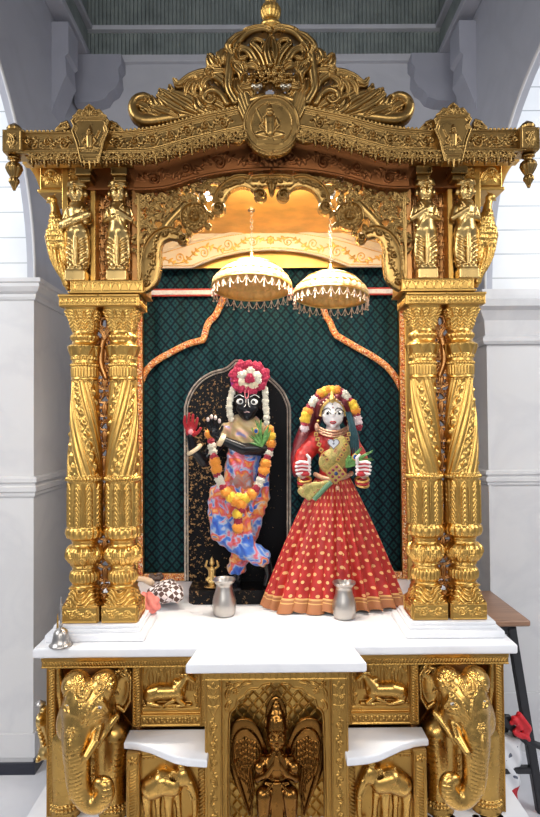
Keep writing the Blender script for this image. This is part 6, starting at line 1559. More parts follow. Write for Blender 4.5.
# skirt
def skirt_mat():
    m, nt, b = nodes_of('dotted_red_silk'); L = nt.links; uv = N(nt, 'ShaderNodeUVMap'); sp = N(nt, 'ShaderNodeSeparateXYZ'); L.new(uv.outputs[0], sp.inputs[0])
    U, V = sp.outputs['X'], sp.outputs['Y']; v = math_(nt, 'MULTIPLY', V, 19.0); row = math_(nt, 'MODULO', math_(nt, 'FLOOR', v), 2.0)
    u = math_(nt, 'ADD', math_(nt, 'MULTIPLY', U, 46.0), math_(nt, 'MULTIPLY', row, .5))
    du = math_(nt, 'SUBTRACT', math_(nt, 'FRACT', u), .5); dv = math_(nt, 'SUBTRACT', math_(nt, 'FRACT', v), .5)
    d = math_(nt, 'ADD', math_(nt, 'POWER', math_(nt, 'ABSOLUTE', math_(nt, 'MULTIPLY', du, 1.0)), 2.0), math_(nt, 'POWER', math_(nt, 'ABSOLUTE', math_(nt, 'MULTIPLY', dv, .8)), 2.0))
    dot = math_(nt, 'LESS_THAN', d, .036); hem = math_(nt, 'GREATER_THAN', V, .895); line_ = math_(nt, 'LESS_THAN', math_(nt, 'ABSOLUTE', math_(nt, 'SUBTRACT', V, .895)), .007); line2 = math_(nt, 'LESS_THAN', math_(nt, 'ABSOLUTE', math_(nt, 'SUBTRACT', V, .925)), .004)
    n = N(nt, 'ShaderNodeTexNoise', Scale=25.0, Detail=3.0); tc = N(nt, 'ShaderNodeTexCoord'); L.new(tc.outputs['Object'], n.inputs['Vector'])
    red = ramp(nt, n.outputs['Fac'], [(.3, (.36, .012, .010)), (.7, (.52, .028, .02))]); c = mixc(nt, dot, red, (.80, .45, .18)); c = mixc(nt, hem, c, (.42, .16, .06)); c = mixc(nt, line_, c, (.75, .45, .16)); c = mixc(nt, line2, c, (.75, .45, .16))
    L.new(c, b.inputs['Base Color']); b.inputs['Roughness'].default_value = .42; return m
nt_, nz_ = 420, 90; TH, T_ = np.meshgrid(np.linspace(0, 2*PI, nt_+1), np.linspace(0, 1, nz_), indexing='ij')
ph = 3*np.sin(TH*2+.6)+1.4*np.sin(TH*5); pl_ = np.sin(TH*24+ph); pl_ = np.sign(pl_)*np.abs(pl_)**.8
py = 478+T_**.97*131+ (T_**6)*(2.2*np.sin(TH*24+ph+1.2)); cxp = 333-T_*.0; hwx = 17+(T_**.93)*51.5+2*np.sin(T_*PI)
A = (.0022+.0150*T_**1.0)*pl_
z_top = Z_(333, 478, 2.17); Zs = z_top+(.9035-z_top)*T_**.97; Zs = np.maximum(Zs+.006*(T_**8)*(1+np.sin(TH*24+ph+1.0)), .9025)
rx = (hwx*2.17/590)+A; ry = .058+.036*T_**.8+A*.8+.0
xc = X_(333, 480, 2.17)+(X_(333.5, 600, 2.17)-X_(333, 480, 2.17))*T_
Vx = xc+rx*np.cos(TH); Vy = 2.185-.012*T_+ry*np.sin(TH)*np.where(np.sin(TH) > 0, .55, 1)
g = (np.stack([Vx, Vy, Zs], -1).reshape(-1, 3), grid_faces(nt_+1, nz_)[:, ::-1], np.stack([TH/(2*PI), T_], -1).reshape(-1, 2))
obj('skirt', g, skirt_mat(), ra, 'flared pleated red skirt with gold dots and a copper hem')
# front pleat bundle
for i, (dx, w_) in enumerate(((-5, 9), (3, 9), (-13, 8))):
    n1, n2_ = 30, 60; a, t = np.meshgrid(np.linspace(0, PI, n1), np.linspace(0, 1, n2_), indexing='ij')
    px_c = 333+dx*.4+(dx*3.4)*t; X = X_(333, 480, 2.1)+(px_c-333)*2.1/590; wid = (.3+.7*t)*w_*2.1/590
    Xv = X+wid*np.cos(a); Yv_ = 2.150-.062*t**.8-.018*np.sin(a)*t**.5+.012*(dx/13)**2; Zv = np.maximum(z_top+(.9035-z_top)*t, .9028)
    obj('skirt_pleat', (np.stack([Xv, Yv_, Zv], -1).reshape(-1, 3), grid_faces(n1, n2_), np.stack([.75+(a-PI/2)*.012*(.4+t), t], -1).reshape(-1, 2)), g and bpy.data.materials['dotted_red_silk'], ra)
# face
for ex in (327.4, 339.2): face_eye(ra, P(ex, 413.4, RSK.Y(ex, 413.4)+.0010), .0122, .0094)
for q in (-1, 1):
    line(ra, 'eyebrow', [(333+q*1.8, 410.5), (333+q*5, 408), (333+q*9.5, 410.2), (333+q*10.8, 412)], [RSK.Y(333+q*1.8, 410.5), RSK.Y(333+q*5, 408), RSK.Y(333+q*9.5, 410.2), RSK.Y(333+q*10.8, 412)], .0016, PUPIL, 'thin black brow')
    line(ra, 'eyeliner', [(333+q*2.2, 414), (333+q*6, 410.8), (333+q*10, 413.6)], [RSK.Y(333+q*2.2, 414)-.002, RSK.Y(333+q*6, 410.8)-.0045, RSK.Y(333+q*10, 413.6)-.001], .0014, PUPIL, 'black eyeliner')
line(ra, 'lip', [(330, 422.4), (331.7, 421.5), (333, 421.9), (334.3, 421.5), (336, 422.4)], [RSK.Y(329.5, 422)-.0, RSK.Y(332, 422)-.001, RSK.Y(334, 422)-.001, RSK.Y(336.5, 422)-.0], .0024, RED, 'red lips'); line(ra, 'lip', [(330.6, 422.8), (333, 423.6), (335.4, 422.8)], [RSK.Y(330, 423), RSK.Y(333, 423.6)-.001, RSK.Y(336, 423)], .0024, RED, 'red lips')
obj('forehead_dot', sphere(P(333, 407.5, RSK.Y(333, 407.5)), .0025, sy=.5), RED, ra, 'red forehead dot'); obj('forehead_dot', sphere(P(332.6, 404.2, RSK.Y(332.6, 404.2)), .0022, sy=.5), PUPIL, ra, 'black forehead dot')
# jewellery
SLV = mat('silver_stone', (.80, .82, .86), .3, .2); DKR = mat('garnet', (.18, .01, .03), .15); PINKG = mat('pink_gold', (.72, .44, .30), .45, .6, noise=.4, nscale=160, bump=.8, bscale=180)
tia = obj('tiara', join(*[(lambda g: (g[0], [list(f) for f in g[1]]))(g) for g in [tube(np.array([P(x, y, np.interp(i, [0, 10, 20], [2.148, 2.120, 2.148])) for i, (x, y) in enumerate(smooth_path([(320, 416), (322, 408), (326.5, 402.5), (332, 398.5), (338, 402.5), (343, 408), (346, 416)], 21))]), .0050, 8), sphere(P(332, 399, 2.118), .012, sy=.4, sz=1.2), sphere(P(332, 394, 2.125), .007, sy=.5, sz=1.5)]]), GJ, ra, 'gold tiara')
for q in (-1, 1):
    for k in range(4): obj('tiara_bead', sphere(P(332+q*(2.5+k*3), 397.5+k*2.4, 2.118+.007*k), .0040), PINKG, tia)
    e = obj('earring', sphere(P(333+q*16.2, 427, 2.15), .010, sx=.8, sy=.7, sz=1.6), PINKG, ra, 'pink gold drop earring'); obj('earring_stud', sphere(P(333+q*15, 421, 2.15), .006), GJ, e)
for r_, y0 in ((0, 430), (1, 432.6), (2, 435.2)): line(ra, 'choker', [(319, y0-3), (325, y0), (333, y0+1.5), (341, y0), (347, y0-3)], [2.155, 2.128, 2.118, 2.128, 2.155], .0040, PINKG, 'pink gold choker')
nk = thing('square_stud_necklace', 'long gold necklace of square studs with a silver heart on the veiled idol', 'necklace', P(333, 444, 2.11))
def stud(par, x, y, Y, w, ang=0, name='stud'):
    c = P(x, y, Y); g = box(-w, w, -.003, .003, -w, w, .0015); V = g[0]; ca, sa_ = math.cos(ang), math.sin(ang); V = np.c_[V[:, 0]*ca-V[:, 2]*sa_, V[:, 1], V[:, 0]*sa_+V[:, 2]*ca]+c
    o = obj(name, (V, g[1]), GJ, par, smooth=False); obj('stud_stone', sphere(c+[0, -.003, 0], w*.45, sy=.5), DKR, o, 'dark red stone'); return o
for q in (-1, 1):
    for k, (x, y, Y) in enumerate(((15.5, 434, 2.13), (14, 439, 2.118), (12.5, 444.5, 2.112), (10.5, 450, 2.108), (8, 455, 2.104), (4.5, 459.5, 2.102))): stud(nk, 333+q*x+(-1.5 if q < 0 else .5), y, Y, .0075, q*.25*k)
ht = []
for t in np.linspace(0, 2*PI, 36, endpoint=False):
    hx = 16*math.sin(t)**3; hz = 13*math.cos(t)-5*math.cos(2*t)-2*math.cos(3*t)-math.cos(4*t); ht.append((hx, hz))
c = P(333.5, 443.5, 2.102); sc_ = .021/16
hp = obj('heart_pendant', prism([(c[0]+a*sc_, c[2]+b*sc_) for a, b in ht], c[1]-.002, c[1]+.004, 'y'), SLV, nk, 'silver heart pendant', smooth=False)
obj('heart_rim', tube(np.array([(c[0]+a*sc_*.94, c[1]-.003, c[2]+b*sc_*.94) for a, b in ht]), .0016, 6, True), mat('grey_rim', (.15, .15, .18), .3, .6), hp, 'dark grey rim'); obj('heart_stone', sphere(c+[0, -.003, 0], .004, sy=.5), mat('grey_stone', (.25, .27, .32), .2), hp)
# square pendant
c = P(336, 473.5, 2.088); bp_ = thing('square_pendant', 'gold diamond-shaped pendant set with dark red stones at the idol waist', 'pendant', c)
w_ = .0275; g = box(-w_, w_, -.004, .004, -w_, w_, .002); V = g[0]; ca = math.cos(.70); sa_ = math.sin(.70); V = np.c_[V[:, 0]*ca-V[:, 2]*sa_, V[:, 1], V[:, 0]*sa_+V[:, 2]*ca]+c
pb_ = obj('plate', (V, g[1]), GJ, bp_, smooth=False)
for i in range(3):
    for j in range(3):
        a, b = (i-1)*.0165, (j-1)*.0165; obj('pendant_stone', sphere(c+[a*ca-b*sa_, -.004, a*sa_+b*ca], .0052 if (i, j) != (1, 1) else .0070, sy=.5), DKR if (i, j) != (1, 1) else mat('dark_blue_stone', (.02, .03, .12), .15), pb_, 'dark stone')
obj('pendant_drop', sphere(P(337.5, 488, 2.10), .008, sy=.6), PINKG, bp_)
line(ra, 'waist_belt', [(315, 474), (322, 477.5), (333, 479), (344, 477.5), (352, 473)], [2.165, 2.12, 2.108, 2.12, 2.165], .0085, PINKG, 'jewelled waist belt')
# flower arch over her head
it = []
seq = ['pinkwhite', 'red', 'yellow', 'yellow', 'orange', 'red', 'white', 'white', 'red', 'orange', 'yellow', 'orange', 'yellow', 'orange', 'red', 'white', 'white', 'red', 'yellow', 'yellow', 'orange', 'red', 'pinkwhite', 'pinkwhite', 'red']
ap_ = smooth_path([(304.5, 428), (305.5, 418), (309.5, 408), (315.5, 399), (323.5, 392.5), (333, 390.5), (342, 392.5), (349, 400), (354, 408), (357, 417), (358.5, 427)], len(seq))
for (x, y), s_ in zip(ap_, seq): it.append((s_, x, y, 4.9 if s_ in ('orange', 'yellow') else 4.2 if s_ != 'red' else 3.7))
garland('flower_arch_garland', 'arched garland of yellow marigolds and white blossoms framing the white face', 'garland', it, lambda x, y: 2.155, [tuple(p) for p in ap_])
# pouch
pq = [(296.7, 489), (306, 481.7), (329, 480), (332.5, 483), (314, 502), (298, 495.5)]
Yp = 2.085
pou = thing('cloth_pouch', 'small olive gold cloth pouch with a green edge hanging at the idol waist', 'pouch', P(313, 492, Yp))
S = Sculpt((.05, 2.05, 1.2), (.26, 2.13, 1.38), .0022)
for a, b in (((301, 491), (327, 482.5)), ((304, 494), (322, 488)), ((309, 497), (316, 493)), ((306, 487), (316, 484))): S.cone(P(*a, Yp), P(*b, Yp), .0125, .009, .006)
obj('bag', relax(S.mesh(), 1), OLIVE, pou); obj('bag_edge', tube(np.array([P(x, y, Yp-.010) for x, y in smooth_path([(331.5, 482), (324, 489), (314, 500)], 10)]), .009, 8), mat('green_edge', (.08, .17, .09), .5), pou, 'dark green edge')

# ------------------------------------------------------------ parasols over the idols
GW = mat('parasol_silk', (.78, .56, .28), .38, .35, noise=.3, nscale=60); GI = mat('parasol_lining', (.90, .56, .18), .45, .2, noise=.2, nscale=40)
def parasol(cx, cy, R_px, Y, topy, tilt, label, chain_top):
    c = P(cx, cy, Y); R_ = R_px*Y/590; H = c[2]; ht_ = Z_(cx, topy, Y)-H
    t = thing('silk_parasol', label, 'parasol', c, 'tasselled parasols hanging under the canopy ceiling')
    n = 96; prof = [(0, R_), (.02, R_*1.005), (.035, R_*.985), (.05, R_*.95), (.055, R_*.90)]
    th = np.linspace(0, 2*PI, 192, endpoint=False); rows = [(0, 1.0), (.10, 1.01), (.22, .985), (.30, .93), (.33, .90), (.42, .87), (.55, .78), (.62, .70), (.66, .66), (.76, .58), (.86, .42), (.93, .26), (.97, .13), (1.0, .03)]
    zz = np.interp(np.linspace(0, 1, 60), np.linspace(0, 1, len(rows)), [r_[0] for r_ in rows]); rr = np.interp(np.linspace(0, 1, 60), np.linspace(0, 1, len(rows)), [r_[1] for r_ in rows])
    TH, I = np.meshgrid(th, np.arange(60), indexing='ij'); ruf = 1+.012*np.sin(TH*36+2*np.sin(TH*3))*(1-zz[I])**.5+.006*np.sin(TH*67)
    Rg = rr[I]*R_*ruf; Zg = zz[I]*ht_+.0025*np.sin(TH*30)*(zz[I] < .4)
    def tl(V): # gentle tilt about the x axis and y axis
        V = V-np.array([0, 0, 0]); a, b = tilt; x, y, z = V[:, 0], V[:, 1], V[:, 2]; y2 = y*math.cos(a)-z*math.sin(a); z2 = y*math.sin(a)+z*math.cos(a); x2 = x*math.cos(b)+z2*math.sin(b); z3 = -x*math.sin(b)+z2*math.cos(b); return np.c_[x2, y2, z3]+c
    V = np.stack([Rg*np.cos(TH), Rg*np.sin(TH), Zg], -1).reshape(-1, 3); F = grid_faces(192, 60, cu=True)
    obj('dome', (tl(V), F), GW, t)
    for k, (zr, rr_) in enumerate(((.0, 1.0), (.31, .915), (.64, .68))): obj('braid_ring', tube(tl(np.array([(R_*rr_*1.005*math.cos(a), R_*rr_*1.005*math.sin(a), zr*ht_) for a in np.linspace(0, 2*PI, 80, endpoint=False)])), .0045, 8, True), GJ, t)
    V2 = np.stack([Rg*.975*np.cos(TH), Rg*.975*np.sin(TH), Zg*.9+.002], -1).reshape(-1, 3); obj('lining', (tl(V2), F[:, ::-1]), GI, t, 'golden lining')
    obj('top_knob', lathe(c[0], c[1], [(c[2]+ht_-.004, .012), (c[2]+ht_+.004, .014), (c[2]+ht_+.010, .008), (c[2]+ht_+.018, .010), (c[2]+ht_+.026, .003)], 20), GJ, t)
    # swags and drops of beads round the rim
    gs = []; nd = 30
    for k in range(nd):
        a0, a1 = 2*PI*k/nd, 2*PI*(k+1)/nd; pts = []
        for u in np.linspace(0, 1, 9): a = a0+(a1-a0)*u; pts.append((R_*1.01*math.cos(a), R_*1.01*math.sin(a), -.002-.030*math.sin(PI*u)))
        gs.append(tube(tl(np.array(pts)), .0014, 5)); L = .030 if k % 2 else .040; x, y = R_*1.01*math.cos(a0), R_*1.01*math.sin(a0)
        gs.append(tube(tl(np.array([(x, y, 0), (x, y, -L)])), .0013, 5)); gs.append(sphere(tl(np.array([[x, y, -L-.003]]))[0], .0038, 8, 6)); gs.append(sphere(tl(np.array([[x, y, -L*.5]]))[0], .0032, 8, 6))
    f = obj('bead_fringe', join(*[(g[0], [list(q) for q in g[1]]) for g in gs]), mat('fringe_beads', (.80, .62, .48), .3, .5), t, 'pale bead fringe'); f['kind'] = 'stuff'
    # chain to the ceiling
    gs = []; z0, z1 = c[2]+ht_+.02, 2.3845; nl = int((z1-z0)/.0125)
    for i in range(nl):
        zc_ = z0+(z1-z0)*(i+.5)/nl; ax = (1, 0) if i % 2 else (0, 1)
        gs.append(tube(np.array([(c[0]+.0048*math.cos(a)*ax[0], c[1]+.0048*math.cos(a)*ax[1], zc_+.0082*math.sin(a)) for a in np.linspace(0, 2*PI, 12, endpoint=False)]), .0010, 5, True))
    obj('chain', join(*[(g[0], [list(q) for q in g[1]]) for g in gs]), SILVER, t, 'thin metal chain')
    obj('hook_plate', lathe(c[0], c[1], [(2.378, .014), (2.3845, .014)], 16), SILVER, t)
parasol(252, 288, 39.5, 2.22, 258, (-.12, .02), 'tasselled white and gold parasol hanging above the black idol', 190)
parasol(331, 297, 37, 2.20, 270, (-.10, .05), 'tasselled white and gold parasol hanging lower, above the veiled idol', 200)

# ------------------------------------------------------------ downlights inside the canopy
for px, lab in ((207, 'left'), (327, 'right')):
    c = P(px, 188, 2.02); c[2] = 2.3845; t = thing('downlight', 'small glowing downlight in the canopy ceiling behind the %s side of the cusped arch' % lab, 'lamp', c)
    obj('housing', lathe(c[0], c[1], [(2.3845, .030), (2.365, .030), (2.350, .024), (2.350, .018), (2.356, .016)], 28), SILVER, t); obj('lens', sphere((c[0], c[1], 2.352), .017, sz=.5), mat('lamp_glow', (1, .9, .75), .5, emit=(1, .86, .62), es=38), t, 'glowing lens')

# ------------------------------------------------------------ attendant figures above the capitals
def attendant(cx_px, label, sx, prop, group=None):
    """cx in photo px on the left half; sx mirrors"""
    Y = 1.905; h = .0021; zf = zL1+.0005; sc_ = 1.90/590
    x0 = X_(cx_px, 230, 1.90); zt_ = Z_(cx_px, 177, 1.90); Hh = zt_-zf; u = Hh/100.
    def q(a, b, c=0): return np.array([x0+a*u, Y+c*u, zf+b*u])
    S = Sculpt(q(-19, 0, -17)*[1, 1, 1]-[0, 0, .004], q(19, 103, 13), h)
    S.box(q(0, 5, 0), (9.5*u, 8.5*u, 5*u), .003); S.box(q(0, 11, 0), (8*u, 7.5*u, 1.6*u), .002)
    for s_ in (-1, 1):
        S.ell(q(s_*3.6, 13.5, -4.5), (2.6*u, 5*u, 1.9*u), .003)
        S.chain([q(s_*4.5, 48, 0), q(s_*4.2, 30, -.5), q(s_*3.6, 15, 0)], [6.2*u, 4.6*u, 3.6*u], .006)
        S.chain([q(s_*8, 44, 0), q(s_*8.5, 28, 0), q(s_*7.5, 14, 0)], [3*u, 3.4*u, 2.4*u], .006)
        for k in range(6): S.chain([q(s_*9.4, 42-k*5, -2), q(s_*6.8, 38.5-k*5, -5.6), q(s_*3.4, 36-k*5, -6.4)], [1.0*u, 1.2*u, .7*u], .002)
        S.ell(q(s_*8.3, 84, -1.), (1.6*u, 2.2*u, 3.4*u), .002)
    S.chain([q(0, 48, -.5), q(0, 56, -.5), q(0, 66, 0), q(0, 71, 0)], [9.6*u, 8.4*u, 9.8*u, 8*u], .008)
    S.chain([q(0, 46, -7), q(0, 30, -7), q(0, 15, -5.5)], [2*u, 2.4*u, 1.6*u], .004)
    S.chain([q(-8, 47, -4), q(0, 44, -7.6), q(8, 47, -4)], [1.8*u]*3, .002)
    S.cone(q(0, 70), q(0, 78), 3.4*u, 3.6*u, .004)
    S.ell(q(0, 84, -.6), (7.8*u, 8*u, 9.4*u), .004); S.ell(q(0, 78, -3), (4.4*u, 4*u, 3.6*u), .005)
    S.ell(q(0, 93, .3), (9.6*u, 8.6*u, 5.4*u), .003); S.cone(q(0, 94, 0), q(0, 98.5, 0), 4.5*u, 1.6*u, .005)
    S.chain([q(-8.4, 90.6, -3), q(0, 91, -8.4), q(8.4, 90.6, -3)], [1.2*u]*3, .0015)
    S.chain([q(0, 87, -8), q(0, 82, -9.6)], [.9*u, 1.5*u], .0015); S.ell(q(0, 79, -7.8), (2.7*u, 1.3*u, .8*u), .001); S.ell(q(0, 77.2, -7.3), (2.2*u, 1.3*u, .8*u), .001)
    for s_ in (-1, 1): S.ell(q(s_*3.2, 85, -7.7), (1.9*u, 1.1*u, 1.1*u), .001); S.chain([q(s_*1.4, 87.8, -8.3), q(s_*3.8, 88.2, -7.9), q(s_*6, 86.8, -6)], [.6*u]*3, .001)
    if prop == 'drum':
        for s_ in (-1, 1): S.chain([q(s_*8.6, 69), q(s_*12, 58, -1), q(s_*9.5, 55, -7)], [3.4*u, 2.8*u, 2.2*u], .004)
        S.chain([q(-11, 52, -8.5), q(0, 56, -9.5), q(12, 62, -8)], [3.8*u, 4.8*u, 3.8*u], .002)
        for k in range(-4, 5): S.chain([q(k*2.2-.6, 52.4+k*.9, -13.2+abs(k)*.15), q(k*2.2+.9, 60.5+k*.9, -12.6+abs(k)*.15)], [.5*u, .5*u], .001)
        for s_ in (-1, 1): S.ell(q(s_*11, 56+s_*5.5, -9), (2.6*u, 2.6*u, 2.6*u), .002)
    else:
        S.chain([q(-8.6, 69), q(-12, 58, -1), q(-4, 59, -8)], [3.4*u, 2.7*u, 1.9*u], .004); S.chain([q(8.6, 69), q(12.2, 59, -1), q(3, 64, -8.6)], [3.4*u, 2.7*u, 1.9*u], .004)
        S.ell(q(-2.5, 60, -9), (2.6*u, 2*u, 2.2*u), .002); S.ell(q(1.5, 65, -9.2), (2.4*u, 2*u, 2.4*u), .002)
        S.chain([q(-3, 58, -10), q(6, 72, -8.6)], [.9*u, .9*u], .001)
        S.chain([q(-7, 70, -5), q(2, 60, -8.4), q(7, 47, -6)], [1.2*u, 1.4*u, 1*u], .002)
    for k in range(9): a = PI*(k+.5)/9; S.ell(q(-7*math.cos(a)*.95, 70-5.4*math.sin(a), -7.2-.9*math.sin(a)), (1.0*u,)*3, .001)
    g = relax(S.mesh(), 2, .4); V = g[0].copy(); V[:, 2] = np.maximum(V[:, 2], zf); g = (V, g[1])
    base_ = q(0, 0); base_[0] = abs(base_[0])*sx; t = thing('attendant_figure', label, 'figurine', base_)
    g = g if sx < 0 else mirror(g); obj('body', g, GOLD_F, t)
for cxp, prop, lab in ((77, 'drum', 'outer'), (118, 'flute', 'inner')):
    for sx in (-1, 1):
        pr = prop if sx < 0 else 'flute'
        w_ = {'drum': 'playing a slanted drum', 'flute': 'with hands raised to the chest'}[pr]
        attendant(cxp, 'golden turbaned figurine %s, %s one above the %s pillar pair' % (w_, lab, 'left' if sx < 0 else 'right'), sx, pr)
# peacock brackets at the outer sides
def peacock():
    S = Sculpt((-.76, 1.87, Z_(50, 292, 1.92)), (-.58, 1.99, Z_(50, 188, 1.92)), .0022); Y = 1.925
    q = lambda x, y, d=0: at(x, y, Y+d)
    S.chain([q(64, 240), q(57, 222), q(55, 208), q(53, 202)], [.026, .022, .013, .011], .008); S.ell(q(52, 200), (.017, .015, .014), .004); S.chain([q(50, 200), q(46.5, 203)], [.007, .002], .003)
    S.chain([q(53, 197), q(56, 193)], [.003, .002], .002)
    S.chain([q(60, 226), q(53, 238), q(54, 252), q(60, 266), q(66, 278), q(68, 288)], [.030, .026, .020, .018, .014, .009], .012)
    S.chain([q(66, 235), q(68, 260)], [.03, .02], .01)
    V, F = relax(S.mesh(), 1); R = Relief(-.78, -.56, 1.95, 2.35, .0014)
    def E(x, y): p = at(x, y, Y); return (p[0], p[2])
    for j in range(7):
        for k in range(6): R.leaf(E(49+k*3+j*.35, 214+j*5), E(48.5+k*3+j*.5, 221+j*5), .0052, 0, .004, n=7)
    for k in range(6): R.stroke([E(*p) for p in ((50+k*3, 246), (52.5+k*2.8, 260), (59+k*2, 274), (65+k*.8, 286))], .0026, .004, 'max')
    return emboss((V, F), R, 1.3)
pg = peacock()
for sx in (-1, 1): obj('peacock_bracket', pg if sx < 0 else mirror(pg), GOLD, canopy, 'peacock-shaped side bracket')

# ------------------------------------------------------------ offerings on the marble
def lota(cx, yb, label, rtop):
    Yd = (atz(cx, yb-.8, .9))[1]; c = P(cx, yb, Yd); s_ = Yd/590; z = .9006
    prof = [(0, .2), (0, 10), (1.2, 10.8), (3, 11.3), (9, 12), (14, 11.8), (19, 10.6), (24, 9.0), (28, 8.3), (30.5, 8.0), (32, 9.4), (33.6, 10.9), (35, 11.2), (35.8, 10.9), (35.4, 10.2), (33, 9), (30.5, 7.2), (28, 6.9), (24, 7.8), (18, 9.8), (10, 11.3), (3, 10.6), (1.5, .2)]
    t = thing('metal_pot', label, 'metal pot', (c[0], c[1]+.03, z)); obj('pot', lathe(c[0], c[1]+.03, [(z+a*s_, b*s_) for a, b in prof], 56), SILVER, t); obj('rim', tube(np.array([(c[0]+11.1*s_*math.cos(a), c[1]+.03+11.1*s_*math.sin(a), z+35.3*s_) for a in np.linspace(0, 2*PI, 48, endpoint=False)]), .0028, 8, True), SILVER, t)
lota(223.7, 618.5, 'shiny steel pot standing in front of the black stone slab', 0); lota(345.5, 621.5, 'shiny steel pot standing in front of the red skirt', 0)
Yb_ = 1.822; c = P(61, 646, Yb_); z = .9006; s_ = Yb_/590
t = thing('hand_bell', 'small steel hand bell with a long thin handle at the left marble corner', 'bell', (c[0], c[1], z))
obj('bell_body', lathe(c[0], c[1], [(z+a*s_, b*s_) for a, b in ((0, 11.2), (.8, 11.6), (2, 10.2), (4, 8.6), (8, 7.8), (12, 7.2), (14.5, 6), (16.5, 3.6), (17.5, 1.8), (18, .2))], 48), SILVER, t)
obj('handle', lathe(c[0], c[1], [(z+a*s_, b*s_) for a, b in ((17.5, 1.5), (20, 1.8), (21, 1.2), (28, 1.1), (29, 1.7), (30, 1.1), (37, 1.0), (38, 1.6), (39.5, 1.0), (46, .7), (48, .2))], 20), SILVER, t)
c2 = P(57.6, 630, 1.855); g = lathe(c2[0], c2[1], [(.9225, .0045), (.930, .0035), (.955, .0032), (.975, .0022), (.985, .0008)], 12)
o = obj('brass_rod', g, GOLD); tag(o, 'short slim brass rod standing behind the hand bell', 'rod')

# little gilt figure on the slab foot
S = Sculpt(P(200, 592, 2.23)*[1, 0, 1]+[0, 2.215, 0], P(224, 556, 2.26)*[1, 0, 1]+[0, 2.285, 0], .0016); Yq = 2.245
q = lambda x, y, d=0: at(x, y, Yq+d)
S.ell(q(212, 586.5), (.030, .022, .006), .002); S.chain([q(212, 584), q(212, 578)], [.012, .010], .003); S.chain([q(212, 578), q(212, 570)], [.013, .015], .004); S.ell(q(212, 563), (.010, .010, .011), .003); S.cone(q(212, 560), q(212, 557.5), .008, .003, .002)
for s_ in (-1, 1): S.chain([q(212+s_*3, 569), q(212+s_*6.5, 566, -.006), q(212+s_*5, 561, -.008)], [.005, .0045, .004], .002); S.chain([q(212+s_*2, 577, -.004), q(212+s_*5, 580, -.010), q(212+s_*1, 583, -.010)], [.007, .006, .005], .003)
g = relax(S.mesh(), 1); g[0][:, 2] = np.maximum(g[0][:, 2], .9525)
o = obj('gilt_figurine', g, GOLD_F); tag(o, 'tiny gilt figurine standing on the foot of the black slab', 'figurine')

# bundle, cloth and little things behind the left pillars
def checker():
    m, nt, b = nodes_of('checked_cloth'); L = nt.links; tc = N(nt, 'ShaderNodeTexCoord'); mp = N(nt, 'ShaderNodeMapping'); mp.inputs['Rotation'].default_value = (.3, .75, .4); L.new(tc.outputs['Object'], mp.inputs[0])
    ck = N(nt, 'ShaderNodeTexChecker', Scale=62.0); ck.inputs[1].default_value = (.09, .045, .035, 1); ck.inputs[2].default_value = (.74, .68, .66, 1); L.new(mp.outputs[0], ck.inputs[0]); L.new(ck.outputs[0], b.inputs['Base Color']); b.inputs['Roughness'].default_value = .7; return m
S = Sculpt((-.51, 2.06, .9), (-.31, 2.34, 1.04), .003); Yq = 2.21
for x, y, d, rr_ in ((165, 593, 0, .040), (173, 590, .02, .034), (158, 592, .03, .038), (168, 586, .04, .036), (176, 595, .0, .026)): S.ell(q(x, y, d-.04)+[0, 0, -.004], (rr_*1.1, rr_, rr_*.8), .01)
V, F = relax(S.mesh(), 1); V[:, 2] = np.maximum(V[:, 2], .9008); V = V+np.c_[0*V[:, 0], 0*V[:, 0], .003*np.sin(V[:, 0]*120)*np.sin(V[:, 1]*90)]; V[:, 2] = np.maximum(V[:, 2], .9008)
tag(obj('cloth_bundle', (V, F), checker()), 'brown and white checked cloth bundle behind the left pillars', 'cloth bundle')
S = Sculpt((-.56, 1.98, .9), (-.40, 2.16, 1.0), .003)
for x, y, d, rr_ in ((150, 604, -.16, .034), (154, 606, -.14, .022), (146, 600, -.14, .030)): S.ell(q(x, y, d), (rr_, rr_, rr_*.9), .01)
V, F = relax(S.mesh(), 1); V = V+vnormals(V, F)*(.003*np.sin(V[:, [0]]*260+V[:, [2]]*180)); V[:, 2] = np.maximum(V[:, 2], .9008)
tag(obj('pink_cloth', (V, F), mat('pink_cloth', (.72, .20, .16), .7, noise=.2, nscale=60)), 'crumpled salmon pink cloth beside the checked bundle', 'cloth')
for i, (x, y, d, a, b, cc, lab, m) in enumerate(((156, 577, .02, .026, .02, .018, 'dark brown wooden bead lump resting above the checked bundle', (.07, .04, .03)), (143, 579, .0, .036, .012, .010, 'pale tan wooden handle lying behind the inner left pillar', (.58, .42, .28)))):
    S = Sculpt(q(x-16, y+14, d)-[0, .08, 0], q(x+16, y-12, d)+[0, .08, 0], .0026); c = q(x, y, d)
    if i == 0: 
        for k in range(7): S.ell(c+np.array([.018*math.cos(k*.9), .014*math.sin(k*.9), .006*math.sin(k*2.)]), (.012, .012, .011), .002)
    else: S.chain([c+[-.05, 0, .004], c+[0, 0, 0], c+[.03, 0, -.012]], [.008, .010, .014], .005)
    o = obj('bead_lump' if i == 0 else 'wooden_handle', relax(S.mesh(), 1), mat('wood_%d' % i, m, .4)); tag(o, lab, 'beads' if i == 0 else 'handle')

